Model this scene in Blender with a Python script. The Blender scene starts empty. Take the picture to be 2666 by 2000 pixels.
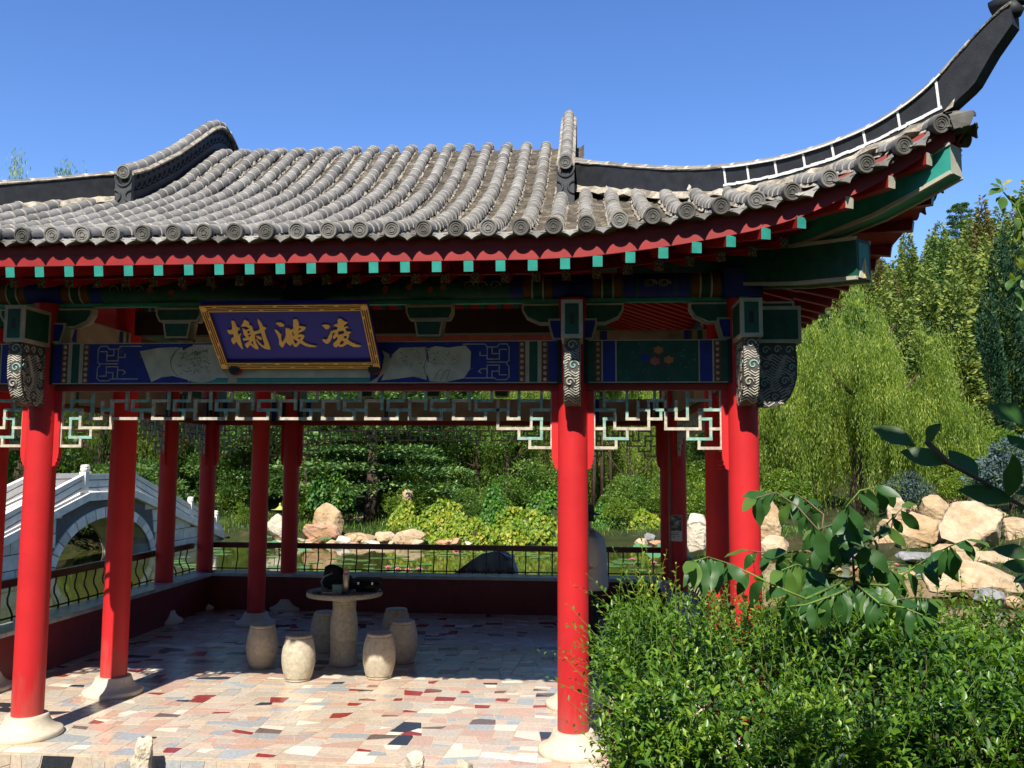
import bpy, bmesh, math, random
import numpy as np
from mathutils import Vector, Matrix, Euler
from mathutils.geometry import tessellate_polygon
sc = bpy.context.scene
COL = sc.collection
# ---------------------------------------------------------------- camera
PW, PH = 2666., 2000.                      # size of the photograph, used to turn its pixels into directions
CF = 2313.19; CYAW = .0821; CTILT = .0908; CROLL = .0050
CPOS = np.array([4.6602, -7.3057, 2.2698])
_F = np.array([-math.sin(CYAW)*math.cos(CTILT), math.cos(CYAW)*math.cos(CTILT), math.sin(CTILT)])
_R0 = np.array([math.cos(CYAW), math.sin(CYAW), 0.]); _U0 = np.cross(_R0, _F)
_R = math.cos(CROLL)*_R0+math.sin(CROLL)*_U0; _U = -math.sin(CROLL)*_R0+math.cos(CROLL)*_U0
cd = bpy.data.cameras.new('camera'); cam = bpy.data.objects.new('camera', cd); COL.objects.link(cam)
cd.sensor_width = 36; cd.lens = 36*CF/PW; cd.clip_start = .05; cd.clip_end = 2000
cam.matrix_world = Matrix(((_R[0], _U[0], -_F[0], CPOS[0]), (_R[1], _U[1], -_F[1], CPOS[1]), (_R[2], _U[2], -_F[2], CPOS[2]), (0, 0, 0, 1)))
sc.camera = cam
# ---------------------------------------------------------------- sky and sun
SUN = Vector((-.13, -1., 1.12)).normalized()          # towards the sun
elev = math.asin(SUN.z); azim = math.atan2(SUN.x, SUN.y)
w = bpy.data.worlds.new('World'); sc.world = w; w.use_nodes = True
nt = w.node_tree; nt.nodes.clear()
sky = nt.nodes.new('ShaderNodeTexSky'); sky.sky_type = 'NISHITA'; sky.sun_disc = False
sky.sun_elevation = elev; sky.sun_rotation = azim; sky.altitude = 100; sky.air_density = 1.0; sky.dust_density = .0; sky.ozone_density = 3.5
bg = nt.nodes.new('ShaderNodeBackground'); bg.inputs[1].default_value = .095
wo = nt.nodes.new('ShaderNodeOutputWorld')
hs = nt.nodes.new('ShaderNodeHueSaturation'); hs.inputs['Hue'].default_value = .512; hs.inputs['Saturation'].default_value = 1.2; hs.inputs['Value'].default_value = 1.42
nt.links.new(sky.outputs[0], hs.inputs['Color']); nt.links.new(hs.outputs[0], bg.inputs[0]); nt.links.new(bg.outputs[0], wo.inputs[0])
sl = bpy.data.lights.new('sun', 'SUN'); sl.energy = 5.0; sl.angle = math.radians(.53); sl.color = (1, .94, .83)
so = bpy.data.objects.new('sun', sl); COL.objects.link(so); so.rotation_euler = SUN.to_track_quat('Z', 'Y').to_euler(); so.location = (0, -20, 30)
vs = sc.view_settings; vs.view_transform = 'Standard'; vs.look = 'None'; vs.gamma = 1; vs.exposure = .62; vs.use_curve_mapping = False
sc.render.film_transparent = False
sc.cycles.max_bounces = 8; sc.cycles.transparent_max_bounces = 8; sc.cycles.caustics_reflective = False; sc.cycles.caustics_refractive = False
# ---------------------------------------------------------------- pixel helpers
def ray(x, y): return _F+_R*(x-PW/2)/CF+_U*(PH/2-y)/CF
def atY(x, y, Y): d = ray(x, y); return CPOS+d*((Y-CPOS[1])/d[1])
def atX(x, y, X): d = ray(x, y); return CPOS+d*((X-CPOS[0])/d[0])
def atZ(x, y, Z): d = ray(x, y); return CPOS+d*((Z-CPOS[2])/d[2])
DS = 2666/2211.
# ---------------------------------------------------------------- mesh helpers
rnd = random.Random(7)
NP = np.random.default_rng(11)
class MB:
    def __init__(s): s.v = []; s.f = []; s.m = []
    def add(s, vs, fs, m=0):
        b = len(s.v); s.v += [tuple(map(float, p)) for p in vs]
        for f in fs: s.f.append(tuple(b+i for i in f)); s.m.append(m)
        return s
    def box(s, c, d, m=0, rot=None):
        x, y, z = d[0]/2, d[1]/2, d[2]/2
        P = [Vector((a*x, b*y, c_*z)) for a in (-1, 1) for b in (-1, 1) for c_ in (-1, 1)]
        if rot is not None: P = [rot @ p for p in P]
        return s.add([p+Vector(c) for p in P], [(0, 1, 3, 2), (4, 6, 7, 5), (0, 4, 5, 1), (2, 3, 7, 6), (0, 2, 6, 4), (1, 5, 7, 3)], m)
    def bar(s, a, b, w, h, m=0, up=(0, 0, 1)):
        a = Vector(a); b = Vector(b); d = (b-a).normalized(); up = Vector(up)
        r = d.cross(up)
        if r.length < 1e-4: r = d.cross(Vector((0, 1, 0)))
        r.normalize(); u = r.cross(d)
        P = [q+r*i*w/2+u*j*h/2 for q in (a, b) for i in (-1, 1) for j in (-1, 1)]
        return s.add(P, [(0, 1, 3, 2), (4, 6, 7, 5), (0, 4, 5, 1), (2, 3, 7, 6), (0, 2, 6, 4), (1, 5, 7, 3)], m)
    def tube(s, pts, r, n=8, m=0, cap=True):
        pts = [Vector(p) for p in pts]; R = r if hasattr(r, '__len__') else [r]*len(pts)
        b = len(s.v); u = None
        for i, p in enumerate(pts):
            d = (pts[min(i+1, len(pts)-1)]-pts[max(i-1, 0)]).normalized()
            if u is None:
                u = d.orthogonal().normalized()
            u = (u-d*u.dot(d)).normalized(); v = d.cross(u)
            for k in range(n):
                a = 2*math.pi*k/n; s.v.append(tuple(p+(u*math.cos(a)+v*math.sin(a))*R[i]))
        for i in range(len(pts)-1):
            for k in range(n):
                s.f.append((b+i*n+k, b+i*n+(k+1) % n, b+(i+1)*n+(k+1) % n, b+(i+1)*n+k)); s.m.append(m)
        if cap:
            s.f.append(tuple(b+k for k in range(n))[::-1]); s.m.append(m)
            e = b+(len(pts)-1)*n; s.f.append(tuple(e+k for k in range(n))); s.m.append(m)
        return s
    def lathe(s, prof, n=24, c=(0, 0, 0), m=0, cap=True, sx=1, sy=1):
        b = len(s.v)
        for r, z in prof:
            for k in range(n):
                a = 2*math.pi*k/n; s.v.append((c[0]+r*sx*math.cos(a), c[1]+r*sy*math.sin(a), c[2]+z))
        for i in range(len(prof)-1):
            for k in range(n):
                s.f.append((b+i*n+k, b+i*n+(k+1) % n, b+(i+1)*n+(k+1) % n, b+(i+1)*n+k)); s.m.append(m)
        if cap:
            s.f.append(tuple(b+k for k in range(n))[::-1]); s.m.append(m)
            e = b+(len(prof)-1)*n; s.f.append(tuple(e+k for k in range(n))); s.m.append(m)
        return s
    def plate(s, outer, thick, holes=(), m=0, ms=None):
        """prism: outer/holes = lists of 3D points in a plane, thick = offset vector (front = points, back = points+thick)"""
        loops = [[Vector(p) for p in outer]]+[[Vector(p) for p in h] for h in holes]
        tr = tessellate_polygon(loops); P = [p for l in loops for p in l]; t = Vector(thick); n = len(P)
        s.add(P+[p+t for p in P], [tuple(x) for x in tr]+[tuple(i+n for i in x[::-1]) for x in tr], m)
        b = len(s.v)-2*n; o = 0
        for l in loops:
            k = len(l)
            for i in range(k):
                a, c = b+o+i, b+o+(i+1) % k
                s.f.append((a, c, c+n, a+n)); s.m.append(m if ms is None else ms)
            o += k
        return s
    def mesh(s, name, mats, smooth=False, bevel=0):
        me = bpy.data.meshes.new(name); me.from_pydata(s.v, [], s.f)
        for x in (mats if isinstance(mats, (list, tuple)) else [mats]): me.materials.append(x)
        me.polygons.foreach_set('material_index', s.m)
        if bevel:
            bm = bmesh.new(); bm.from_mesh(me)
            bmesh.ops.remove_doubles(bm, verts=bm.verts, dist=1e-5)
            bmesh.ops.bevel(bm, geom=[e for e in bm.edges if len(e.link_faces) == 2 and e.calc_face_angle(0) > .5], offset=bevel, segments=2, affect='EDGES', clamp_overlap=True)
            bm.to_mesh(me); bm.free()
        if smooth: me.shade_smooth() if smooth is True else me.shade_auto_smooth() if hasattr(me, 'shade_auto_smooth') else me.shade_smooth()
        me.update()
        if smooth and smooth is not True:
            me.shade_smooth(); me.set_sharp_from_angle(angle=smooth)
        return me
    def build(s, name, mats, parent=None, smooth=False, bevel=0, **kw):
        return obj(name, s.mesh(name, mats, smooth, bevel), parent, **kw)
def obj(name, data, parent=None, loc=None, rot=None, label=None, cat=None, group=None, kind=None, scale=None):
    o = bpy.data.objects.new(name, data); COL.objects.link(o)
    if parent: o.parent = parent
    if loc is not None: o.location = loc
    if rot is not None: o.rotation_euler = rot
    if scale is not None: o.scale = scale
    if label: o['label'] = label
    if cat: o['category'] = cat
    if group: o['group'] = group
    if kind: o['kind'] = kind
    return o
def thing(name, label, cat, loc=(0, 0, 0), rz=0, group=None):
    return obj(name, None, None, loc, (0, 0, rz), label, cat, group)
def quads(name, Q, mats, mi=None, smooth=False):
    """Q (n,k,3) array of k-gons -> mesh"""
    Q = np.asarray(Q, np.float32); n, k = Q.shape[:2]
    me = bpy.data.meshes.new(name); me.vertices.add(n*k); me.loops.add(n*k); me.polygons.add(n)
    me.vertices.foreach_set('co', Q.reshape(-1)); me.loops.foreach_set('vertex_index', np.arange(n*k, dtype=np.int32))
    me.polygons.foreach_set('loop_start', np.arange(0, n*k, k, dtype=np.int32)); me.polygons.foreach_set('loop_total', np.full(n, k, np.int32))
    for x in (mats if isinstance(mats, (list, tuple)) else [mats]): me.materials.append(x)
    if mi is not None: me.polygons.foreach_set('material_index', np.asarray(mi, np.int32))
    me.update(calc_edges=True)
    return me
def patches(name, V, faces, mats, mi=None, smooth=False):
    """V (n,k,3): n copies of a patch with k verts; faces: quads/tris of one patch"""
    V = np.asarray(V, np.float32); n, k = V.shape[:2]
    me = bpy.data.meshes.new(name)
    ls = np.array([len(f) for f in faces], np.int32); fl = np.concatenate([np.array(f) for f in faces]).astype(np.int32)
    L = len(fl); me.vertices.add(n*k); me.loops.add(n*L); me.polygons.add(n*len(faces))
    me.vertices.foreach_set('co', V.reshape(-1))
    me.loops.foreach_set('vertex_index', (fl[None, :]+np.arange(n, dtype=np.int32)[:, None]*k).reshape(-1))
    st = np.concatenate([[0], np.cumsum(ls)[:-1]]).astype(np.int32)
    me.polygons.foreach_set('loop_start', (st[None, :]+np.arange(n, dtype=np.int32)[:, None]*L).reshape(-1))
    me.polygons.foreach_set('loop_total', np.tile(ls, n))
    for x in (mats if isinstance(mats, (list, tuple)) else [mats]): me.materials.append(x)
    if mi is not None: me.polygons.foreach_set('material_index', np.repeat(np.asarray(mi, np.int32), len(faces)))
    me.update(calc_edges=True)
    if smooth: me.shade_smooth()
    return me
def frames(d, roll=None, up=(0, 0, 1)):
    """unit directions (n,3) -> (d, side, normal) arrays"""
    d = d/np.maximum(np.linalg.norm(d, axis=1, keepdims=True), 1e-9)
    s = np.cross(d, np.array(up, float)); ln = np.linalg.norm(s, axis=1, keepdims=True)
    s = np.where(ln < 1e-3, np.array([1., 0, 0]), s/np.maximum(ln, 1e-9)); nrm = np.cross(s, d)
    if roll is not None:
        c, q = np.cos(roll)[:, None], np.sin(roll)[:, None]
        s, nrm = c*s+q*nrm, -q*s+c*nrm
    return d, s, nrm
def leaves(P, d, roll, ln, wd, fold=.25, droop=.15):
    """folded leaf patch: 6 verts, 4 faces. P base pts, d directions, ln,wd arrays"""
    d, s, n = frames(d, roll); ln = np.asarray(ln)[:, None]; wd = np.asarray(wd)[:, None]
    V = np.stack([P, P+d*ln*.42+s*wd*.5+n*wd*fold, P+d*ln*.45-n*ln*droop*.2, P+d*ln*.42-s*wd*.5+n*wd*fold, P+d*ln*.8+s*wd*.3+n*(wd*fold*.6-ln*droop*.55), P+d*ln*.8-s*wd*.3+n*(wd*fold*.6-ln*droop*.55), P+d*ln-n*ln*droop], 1)
    return V
LEAF_F = [(0, 1, 2), (0, 2, 3), (1, 4, 6, 2), (2, 6, 5, 3)]
def leaf_quad(P, d, roll, ln, wd):
    d, s, n = frames(d, roll); ln = np.asarray(ln)[:, None]; wd = np.asarray(wd)[:, None]
    return np.stack([P, P+d*ln*.45+s*wd*.5, P+d*ln, P+d*ln*.45-s*wd*.5], 1)
def rand_dirs(n, g=NP):
    v = g.normal(size=(n, 3)); return v/np.linalg.norm(v, axis=1, keepdims=True)
# ---------------------------------------------------------------- materials
def _nodes(name):
    m = bpy.data.materials.new(name); m.use_nodes = True; t = m.node_tree; b = t.nodes['Principled BSDF']
    return m, t, b
def rgb(h):
    if isinstance(h, str):
        c = [int(h[i:i+2], 16)/255 for i in (0, 2, 4)]; return tuple((x/12.92 if x <= .04045 else ((x+.055)/1.055)**2.4) for x in c)
    return h
def mat(name, col, rough=.6, var=.15, scale=8., bump=0., bscale=60., spec=.5, col2=None, mix=(.45, .62), detail=5., island=0., metal=0., coat=0., stretch=None, bdist=.01):
    """procedural surface: base colour with noise mottling, optional second colour patches, bump grain"""
    m, t, b = _nodes(name); N = t.nodes.new; Lk = t.links.new
    geo = N('ShaderNodeNewGeometry'); pos = geo.outputs['Position']
    if stretch:
        vm = N('ShaderNodeVectorMath'); vm.operation = 'MULTIPLY'; vm.inputs[1].default_value = stretch; Lk(pos, vm.inputs[0]); pos = vm.outputs[0]
    n1 = N('ShaderNodeTexNoise'); n1.inputs['Scale'].default_value = scale; n1.inputs['Detail'].default_value = detail; Lk(pos, n1.inputs['Vector'])
    c = rgb(col)
    ramp = N('ShaderNodeMapRange'); ramp.inputs[1].default_value = .3; ramp.inputs[2].default_value = .7; ramp.inputs[3].default_value = 1-var; ramp.inputs[4].default_value = 1+var
    Lk(n1.outputs['Fac'], ramp.inputs[0]); fac = ramp.outputs[0]
    if island:
        oi = N('ShaderNodeObjectInfo'); ad = N('ShaderNodeMath'); ad.operation = 'ADD'; Lk(geo.outputs['Random Per Island'], ad.inputs[0]); Lk(oi.outputs['Random'], ad.inputs[1])
        fr = N('ShaderNodeMath'); fr.operation = 'FRACT'; Lk(ad.outputs[0], fr.inputs[0])
        mr = N('ShaderNodeMapRange'); mr.inputs[3].default_value = 1-island; mr.inputs[4].default_value = 1+island; Lk(fr.outputs[0], mr.inputs[0])
        mu = N('ShaderNodeMath'); mu.operation = 'MULTIPLY'; Lk(fac, mu.inputs[0]); Lk(mr.outputs[0], mu.inputs[1]); fac = mu.outputs[0]
    src = None
    if col2 is not None:
        n2 = N('ShaderNodeTexNoise'); n2.inputs['Scale'].default_value = scale*.6; n2.inputs['Detail'].default_value = 6; n2.inputs['Roughness'].default_value = .65; Lk(pos, n2.inputs['Vector'])
        mr2 = N('ShaderNodeMapRange'); mr2.inputs[1].default_value = mix[0]; mr2.inputs[2].default_value = mix[1]; Lk(n2.outputs['Fac'], mr2.inputs[0])
        mx = N('ShaderNodeMix'); mx.data_type = 'RGBA'; mx.inputs[6].default_value = (*c, 1); mx.inputs[7].default_value = (*rgb(col2), 1); Lk(mr2.outputs[0], mx.inputs[0]); src = mx.outputs[2]
    vm = N('ShaderNodeVectorMath'); vm.operation = 'SCALE'
    if src is None: vm.inputs[0].default_value = c
    else: Lk(src, vm.inputs[0])
    Lk(fac, vm.inputs['Scale']); Lk(vm.outputs[0], b.inputs['Base Color'])
    b.inputs['Roughness'].default_value = rough; b.inputs['Specular IOR Level'].default_value = spec; b.inputs['Metallic'].default_value = metal
    if coat: b.inputs['Coat Weight'].default_value = coat; b.inputs['Coat Roughness'].default_value = .08
    if bump:
        n3 = N('ShaderNodeTexNoise'); n3.inputs['Scale'].default_value = bscale; n3.inputs['Detail'].default_value = 6; Lk(pos, n3.inputs['Vector'])
        bp = N('ShaderNodeBump'); bp.inputs['Strength'].default_value = bump; bp.inputs['Distance'].default_value = bdist; Lk(n3.outputs['Fac'], bp.inputs['Height']); Lk(bp.outputs[0], b.inputs['Normal'])
    return m
def leafmat(name, c1, c2, c3=None, rough=.45, trans=.32, spec=.4):
    """leaf: colour picked per leaf between c1..c2(..c3), some light passing through"""
    m, t, b = _nodes(name); N = t.nodes.new; Lk = t.links.new
    geo = N('ShaderNodeNewGeometry'); oi = N('ShaderNodeObjectInfo')
    ad = N('ShaderNodeMath'); ad.operation = 'ADD'; Lk(geo.outputs['Random Per Island'], ad.inputs[0])
    no = N('ShaderNodeTexNoise'); no.inputs['Scale'].default_value = .9; no.inputs['Detail'].default_value = 2; Lk(geo.outputs['Position'], no.inputs['Vector'])
    mr = N('ShaderNodeMapRange'); mr.inputs[1].default_value = .25; mr.inputs[2].default_value = .75; mr.inputs[3].default_value = -.35; mr.inputs[4].default_value = .35; Lk(no.outputs['Fac'], mr.inputs[0]); Lk(mr.outputs[0], ad.inputs[1])
    cr = N('ShaderNodeValToRGB'); e = cr.color_ramp.elements; e[0].color = (*rgb(c1), 1); e[1].color = (*rgb(c2), 1); e[1].position = .75 if c3 else 1
    if c3: x = e.new(1.); x.color = (*rgb(c3), 1)
    Lk(ad.outputs[0], cr.inputs[0]); Lk(cr.outputs[0], b.inputs['Base Color']); b.inputs['Roughness'].default_value = rough; b.inputs['Specular IOR Level'].default_value = spec
    tr = N('ShaderNodeBsdfTranslucent'); mx = N('ShaderNodeMixShader'); mx.inputs[0].default_value = trans
    hs = N('ShaderNodeHueSaturation'); hs.inputs['Hue'].default_value = .485; hs.inputs['Saturation'].default_value = 1.15; hs.inputs['Value'].default_value = 1.5; Lk(cr.outputs[0], hs.inputs['Color']); Lk(hs.outputs[0], tr.inputs[0])
    Lk(b.outputs[0], mx.inputs[1]); Lk(tr.outputs[0], mx.inputs[2]); Lk(mx.outputs[0], t.nodes['Material Output'].inputs[0])
    return m
M = {}
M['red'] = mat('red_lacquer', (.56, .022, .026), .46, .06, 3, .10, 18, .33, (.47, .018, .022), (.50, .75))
def scuff(m, z0, z1, col):
    """dust and scuff marks that thin out above the foot of the columns"""
    t = m.node_tree; N = t.nodes.new; Lk = t.links.new; b = t.nodes['Principled BSDF']; src = b.inputs['Base Color'].links[0].from_socket
    g = N('ShaderNodeNewGeometry'); sx = N('ShaderNodeSeparateXYZ'); Lk(g.outputs['Position'], sx.inputs[0]); mr = N('ShaderNodeMapRange'); mr.inputs[1].default_value = z0; mr.inputs[2].default_value = z1; mr.inputs[3].default_value = .62; mr.inputs[4].default_value = .30; Lk(sx.outputs['Z'], mr.inputs[0])
    vm = N('ShaderNodeVectorMath'); vm.operation = 'MULTIPLY'; vm.inputs[1].default_value = (1, 1, .22); Lk(g.outputs['Position'], vm.inputs[0]); n = N('ShaderNodeTexNoise'); n.inputs['Scale'].default_value = 16; n.inputs['Detail'].default_value = 8; n.inputs['Roughness'].default_value = .7; Lk(vm.outputs[0], n.inputs['Vector'])
    ad = N('ShaderNodeMath'); ad.operation = 'ADD'; Lk(n.outputs['Fac'], ad.inputs[0]); Lk(mr.outputs[0], ad.inputs[1]); th = N('ShaderNodeMapRange'); th.inputs[1].default_value = .93; th.inputs[2].default_value = 1.25; th.inputs[4].default_value = .75; Lk(ad.outputs[0], th.inputs[0])
    mx = N('ShaderNodeMix'); mx.data_type = 'RGBA'; Lk(th.outputs[0], mx.inputs[0]); Lk(src, mx.inputs[6]); mx.inputs[7].default_value = (*col, 1); Lk(mx.outputs[2], b.inputs['Base Color'])
scuff(M['red'], .15, .75, (.36, .10, .08))
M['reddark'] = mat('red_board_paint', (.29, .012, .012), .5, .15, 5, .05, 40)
M['stone'] = mat('pale_granite', (.62, .55, .42), .6, .06, 30, .1, 220, .35, (.57, .50, .38), bdist=.002)
M['stonegrey'] = mat('grey_granite', (.36, .33, .27), .65, .2, 40, .2, 250, .35, (.27, .25, .20), bdist=.003)
M['tile'] = mat('grey_clay_tile', (.205, .198, .185), .85, .22, 6, .35, 90, .2, (.31, .295, .26), (.52, .72), island=.26, bdist=.004)
M['tiledark'] = mat('dark_clay_tile', (.12, .115, .105), .85, .25, 8, .35, 90, .2, (.2, .19, .17), (.5, .7), island=.2, bdist=.004)
M['pan'] = mat('pan_tile_clay', (.125, .108, .088), .9, .3, 9, .35, 90, .15, (.32, .275, .21), (.54, .70), island=.25, bdist=.004)
M['mortar'] = mat('roof_lime_mortar', (.44, .39, .31), .95, .25, 14, .8, 55, .1, (.20, .175, .14), (.46, .60), bdist=.012)
M['jointlime'] = mat('tile_joint_lime', (.48, .445, .385), .95, .25, 30, .5, 70, .1, (.26, .24, .205), (.5, .7), bdist=.006)
M['slate'] = mat('black_ridge_plaster', (.022, .024, .028), .6, .3, 12, .15, 60, .35)
M['whiteline'] = mat('white_lime_line', (.8, .8, .78), .9, .15, 40, .4, 80, .1)
M['teal'] = mat('teal_paint', (.030, .30, .245), .5, .15, 12, .1, 60, .4)
M['green'] = mat('green_beam_paint', (.010, .080, .052), .55, .25, 14, .08, 60, .35)
M['blue'] = mat('blue_beam_paint', (.014, .026, .25), .55, .25, 10, .08, 60, .35)
M['cream'] = mat('cream_beam_paint', (.48, .45, .35), .6, .15, 10, .08, 60, .3)
M['paintwhite'] = mat('painted_white_panel', (.60, .57, .46), .65, .15, 9, .05, 60, .25, (.46, .43, .34), (.55, .75))
M['beige'] = mat('painted_landscape_beige', (.34, .28, .20), .65, .2, 5, .05, 60, .25, (.16, .15, .11), (.55, .72))
M['pinkpaint'] = mat('painted_pink_board', (.42, .11, .085), .65, .2, 8, 0, 60, .25, (.45, .3, .24), (.62, .68))
M['darkwood'] = mat('dark_timber', (.018, .014, .012), .6, .3, 9, .1, 50)
M['ink'] = mat('painted_ink_line', (.06, .055, .045), .7, .2, 10)
M['flower1'] = mat('painted_orange', (.45, .16, .04), .7, .2, 20)
M['flower2'] = mat('painted_rose', (.42, .12, .09), .7, .2, 20)
M['lat'] = mat('weathered_cream_wood', (.50, .44, .35), .7, .3, 25, .3, 90, .3, (.25, .22, .18), (.58, .75), bdist=.003)
M['latteal'] = mat('faded_teal_wood', (.22, .42, .35), .7, .3, 25, .3, 90, .3, (.45, .45, .36), (.5, .7), bdist=.003)
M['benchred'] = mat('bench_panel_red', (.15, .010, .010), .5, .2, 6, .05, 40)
M['rail'] = mat('dark_red_rail', (.085, .012, .012), .3, .2, 8, .04, 40, .5)
M['iron'] = mat('black_iron', (.012, .012, .012), .4, .2, 20, 0, 60, .5)
M['seat'] = mat('grey_marble_seat', (.36, .38, .36), .25, .2, 6, .03, 80, .5, (.5, .52, .48), (.5, .7))
M['signblue'] = mat('plaque_blue', (.008, .016, .40), .55, .1, 4, 0, 60, .5)
M['gold'] = mat('gold_leaf', (1.0, .61, .15), .5, .08, 30, .1, 120, .5)
M['goldcarve'] = mat('gold_fretwork_ground', (.18, .055, .02), .5, .2, 30, .1, 120, .4)
# ================================================================ setting: ground, pond
s_, L_, m_ = 1.3707, 4.5611, 3.833; DD = 2*s_+m_
WZ = -.6
def sstep(a, b, x):
    t = np.clip((x-a)/(b-a), 0, 1); return t*t*(3-2*t)
def shore(X):     # Y of the far bank
    return 26.4+.5*np.sin(X*.35)+.3*np.sin(X*.9+1)
def hgt(X, Y):
    """terrain height"""
    far = shore(X)
    z_far = sstep(-1.0, 1.2, Y-far)*1.0-1.25+sstep(3, 14, Y-far)*.8
    right_b = 13.7+.35*np.sin(Y*.7)+np.clip((11-Y)*.5, 0, 12)
    z_right = -1.25+sstep(-.7, 1.0, X-right_b)*1.0+sstep(1.2, 9, X-right_b)*1.1
    z_left = -1.25+sstep(-1, 1.5, -11.6-X)*1.5
    z_near = -1.25+sstep(0, .5, -.6-Y)*1.1+sstep(.0, 7.2, -.6-Y)*.82+sstep(7, 30, -Y)*.5
    hill = sstep(44, 130, Y+.35*np.clip(X-5, -10, 60))*np.clip(1+.36*(X+5), 0, 24)*sstep(-15, 30, X)
    z = np.maximum.reduce([z_far, z_right, z_left, z_near])
    z = np.where(z > -.4, z+.06*np.sin(X*1.3)*np.sin(Y*1.1), z)
    return z+hill
M['soil'] = mat('grass_and_soil', (.030, .040, .014), .95, .35, 1.2, .6, 12, .1, (.085, .062, .034), (.5, .66), bdist=.06)
def terrain():
    xs = np.concatenate([np.arange(-160, -24, 8), np.arange(-24, 40, .6), np.arange(40, 260, 8)]); ys = np.concatenate([np.arange(-60, -8, 6), np.arange(-8, 45, .6), np.arange(45, 300, 7)])
    X, Y = np.meshgrid(xs, ys); Z = hgt(X, Y); ny, nx = X.shape
    V = np.stack([X, Y, Z], 2).reshape(-1, 3)
    me = bpy.data.meshes.new('ground'); i = np.arange(ny-1)[:, None]*nx+np.arange(nx-1)[None, :]
    F = np.stack([i, i+1, i+nx+1, i+nx], 2).reshape(-1, 4)
    me.vertices.add(len(V)); me.vertices.foreach_set('co', V.astype(np.float32).reshape(-1)); me.loops.add(F.size); me.loops.foreach_set('vertex_index', F.astype(np.int32).reshape(-1))
    me.polygons.add(len(F)); me.polygons.foreach_set('loop_start', np.arange(0, F.size, 4, dtype=np.int32)); me.polygons.foreach_set('loop_total', np.full(len(F), 4, np.int32)); me.update(calc_edges=True); me.shade_smooth()
    me.materials.append(M['soil']); obj('ground', me, kind='structure')
terrain()
def water():
    m, t, b = _nodes('pond_water'); N = t.nodes.new; Lk = t.links.new
    b.inputs['Base Color'].default_value = (.050, .055, .012, 1); b.inputs['Roughness'].default_value = .04; b.inputs['Specular IOR Level'].default_value = .6; b.inputs['IOR'].default_value = 1.33
    geo = N('ShaderNodeNewGeometry'); vm = N('ShaderNodeVectorMath'); vm.operation = 'MULTIPLY'; vm.inputs[1].default_value = (1, .35, 1); Lk(geo.outputs['Position'], vm.inputs[0])
    n = N('ShaderNodeTexNoise'); n.inputs['Scale'].default_value = 5; n.inputs['Detail'].default_value = 3; Lk(vm.outputs[0], n.inputs['Vector'])
    bp = N('ShaderNodeBump'); bp.inputs['Strength'].default_value = .12; bp.inputs['Distance'].default_value = .02; Lk(n.outputs['Fac'], bp.inputs['Height']); Lk(bp.outputs[0], b.inputs['Normal'])
    MB().add([(-30, -.55, WZ), (45, -.55, WZ), (45, 40, WZ), (-30, 40, WZ)], [(0, 1, 2, 3)]).build('pond_water', m, kind='structure')
water()
# ================================================================ crazy-paved pavilion floor
FL0, FL1, FY0, FY1 = -1.80, L_+s_+.43, -.42, DD+.45
PAVE = []
for nm, c, v, c2, wgt in (('pave_beige', (.62, .50, .38), .12, (.54, .44, .34), 36), ('pave_pink', (.58, .38, .29), .14, (.52, .36, .27), 22), ('pave_greige', (.50, .44, .36), .14, (.57, .50, .41), 20), ('pave_bluegrey', (.42, .43, .42), .16, (.36, .38, .39), 9),
                          ('pave_white', (.78, .72, .58), .06, None, 8), ('pave_red', (.33, .042, .030), .2, (.25, .04, .03), 5), ('pave_slate', (.035, .037, .045), .25, None, 2.6), ('pave_brown', (.20, .13, .10), .2, (.14, .10, .08), 2.5)):
    PAVE.append((mat(nm, c, .22, v, 45, .04, 200, .5, c2, (.42, .6), island=.1, bdist=.002), wgt))
M['joint'] = mat('pave_joint_cement', (.54, .43, .32), .75, .15, 20, .2, 90, .2)
def clip_half(poly, p, n):
    out = []
    for i in range(len(poly)):
        a, b = poly[i], poly[(i+1) % len(poly)]; da = (a[0]-p[0])*n[0]+(a[1]-p[1])*n[1]; db = (b[0]-p[0])*n[0]+(b[1]-p[1])*n[1]
        if da >= 0: out.append(a)
        if (da >= 0) != (db >= 0): t = da/(da-db); out.append((a[0]+t*(b[0]-a[0]), a[1]+t*(b[1]-a[1])))
    return out
def parea(p): return abs(sum(p[i][0]*p[(i+1) % len(p)][1]-p[(i+1) % len(p)][0]*p[i][1] for i in range(len(p))))/2
def inset(poly, d):
    c = (sum(x for x, _ in poly)/len(poly), sum(y for _, y in poly)/len(poly)); out = list(poly)
    for i in range(len(poly)):
        a, b = poly[i], poly[(i+1) % len(poly)]; ex, ey = b[0]-a[0], b[1]-a[1]; l = math.hypot(ex, ey)
        if l < 1e-6: continue
        n = (-ey/l, ex/l)
        if (c[0]-a[0])*n[0]+(c[1]-a[1])*n[1] < 0: n = (-n[0], -n[1])
        out = clip_half(out, (a[0]+n[0]*d, a[1]+n[1]*d), n)
        if len(out) < 3: return []
    return out
def crazy(rect, amin, amax, R):
    st = [rect]; res = []
    while st:
        p = st.pop(); A = parea(p)
        if A < amin or (A < amax and R.random() < .45): res.append(p); continue
        x0 = min(q[0] for q in p); x1 = max(q[0] for q in p); y0 = min(q[1] for q in p); y1 = max(q[1] for q in p)
        c = (x0+(x1-x0)*R.uniform(.36, .64), y0+(y1-y0)*R.uniform(.36, .64))
        a = R.gauss(0, .22 if A < .4 else .10)+(0 if (x1-x0) > 1.35*(y1-y0) else math.pi/2)
        n = (math.cos(a), math.sin(a)); q1 = clip_half(p, c, n); q2 = clip_half(p, c, (-n[0], -n[1]))
        if len(q1) > 2 and len(q2) > 2: st += [q1, q2]
        else: res.append(p)
    return res
def clean(p):
    o = []
    for q in p:
        if not o or math.hypot(q[0]-o[-1][0], q[1]-o[-1][1]) > .004: o.append(q)
    return o
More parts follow.
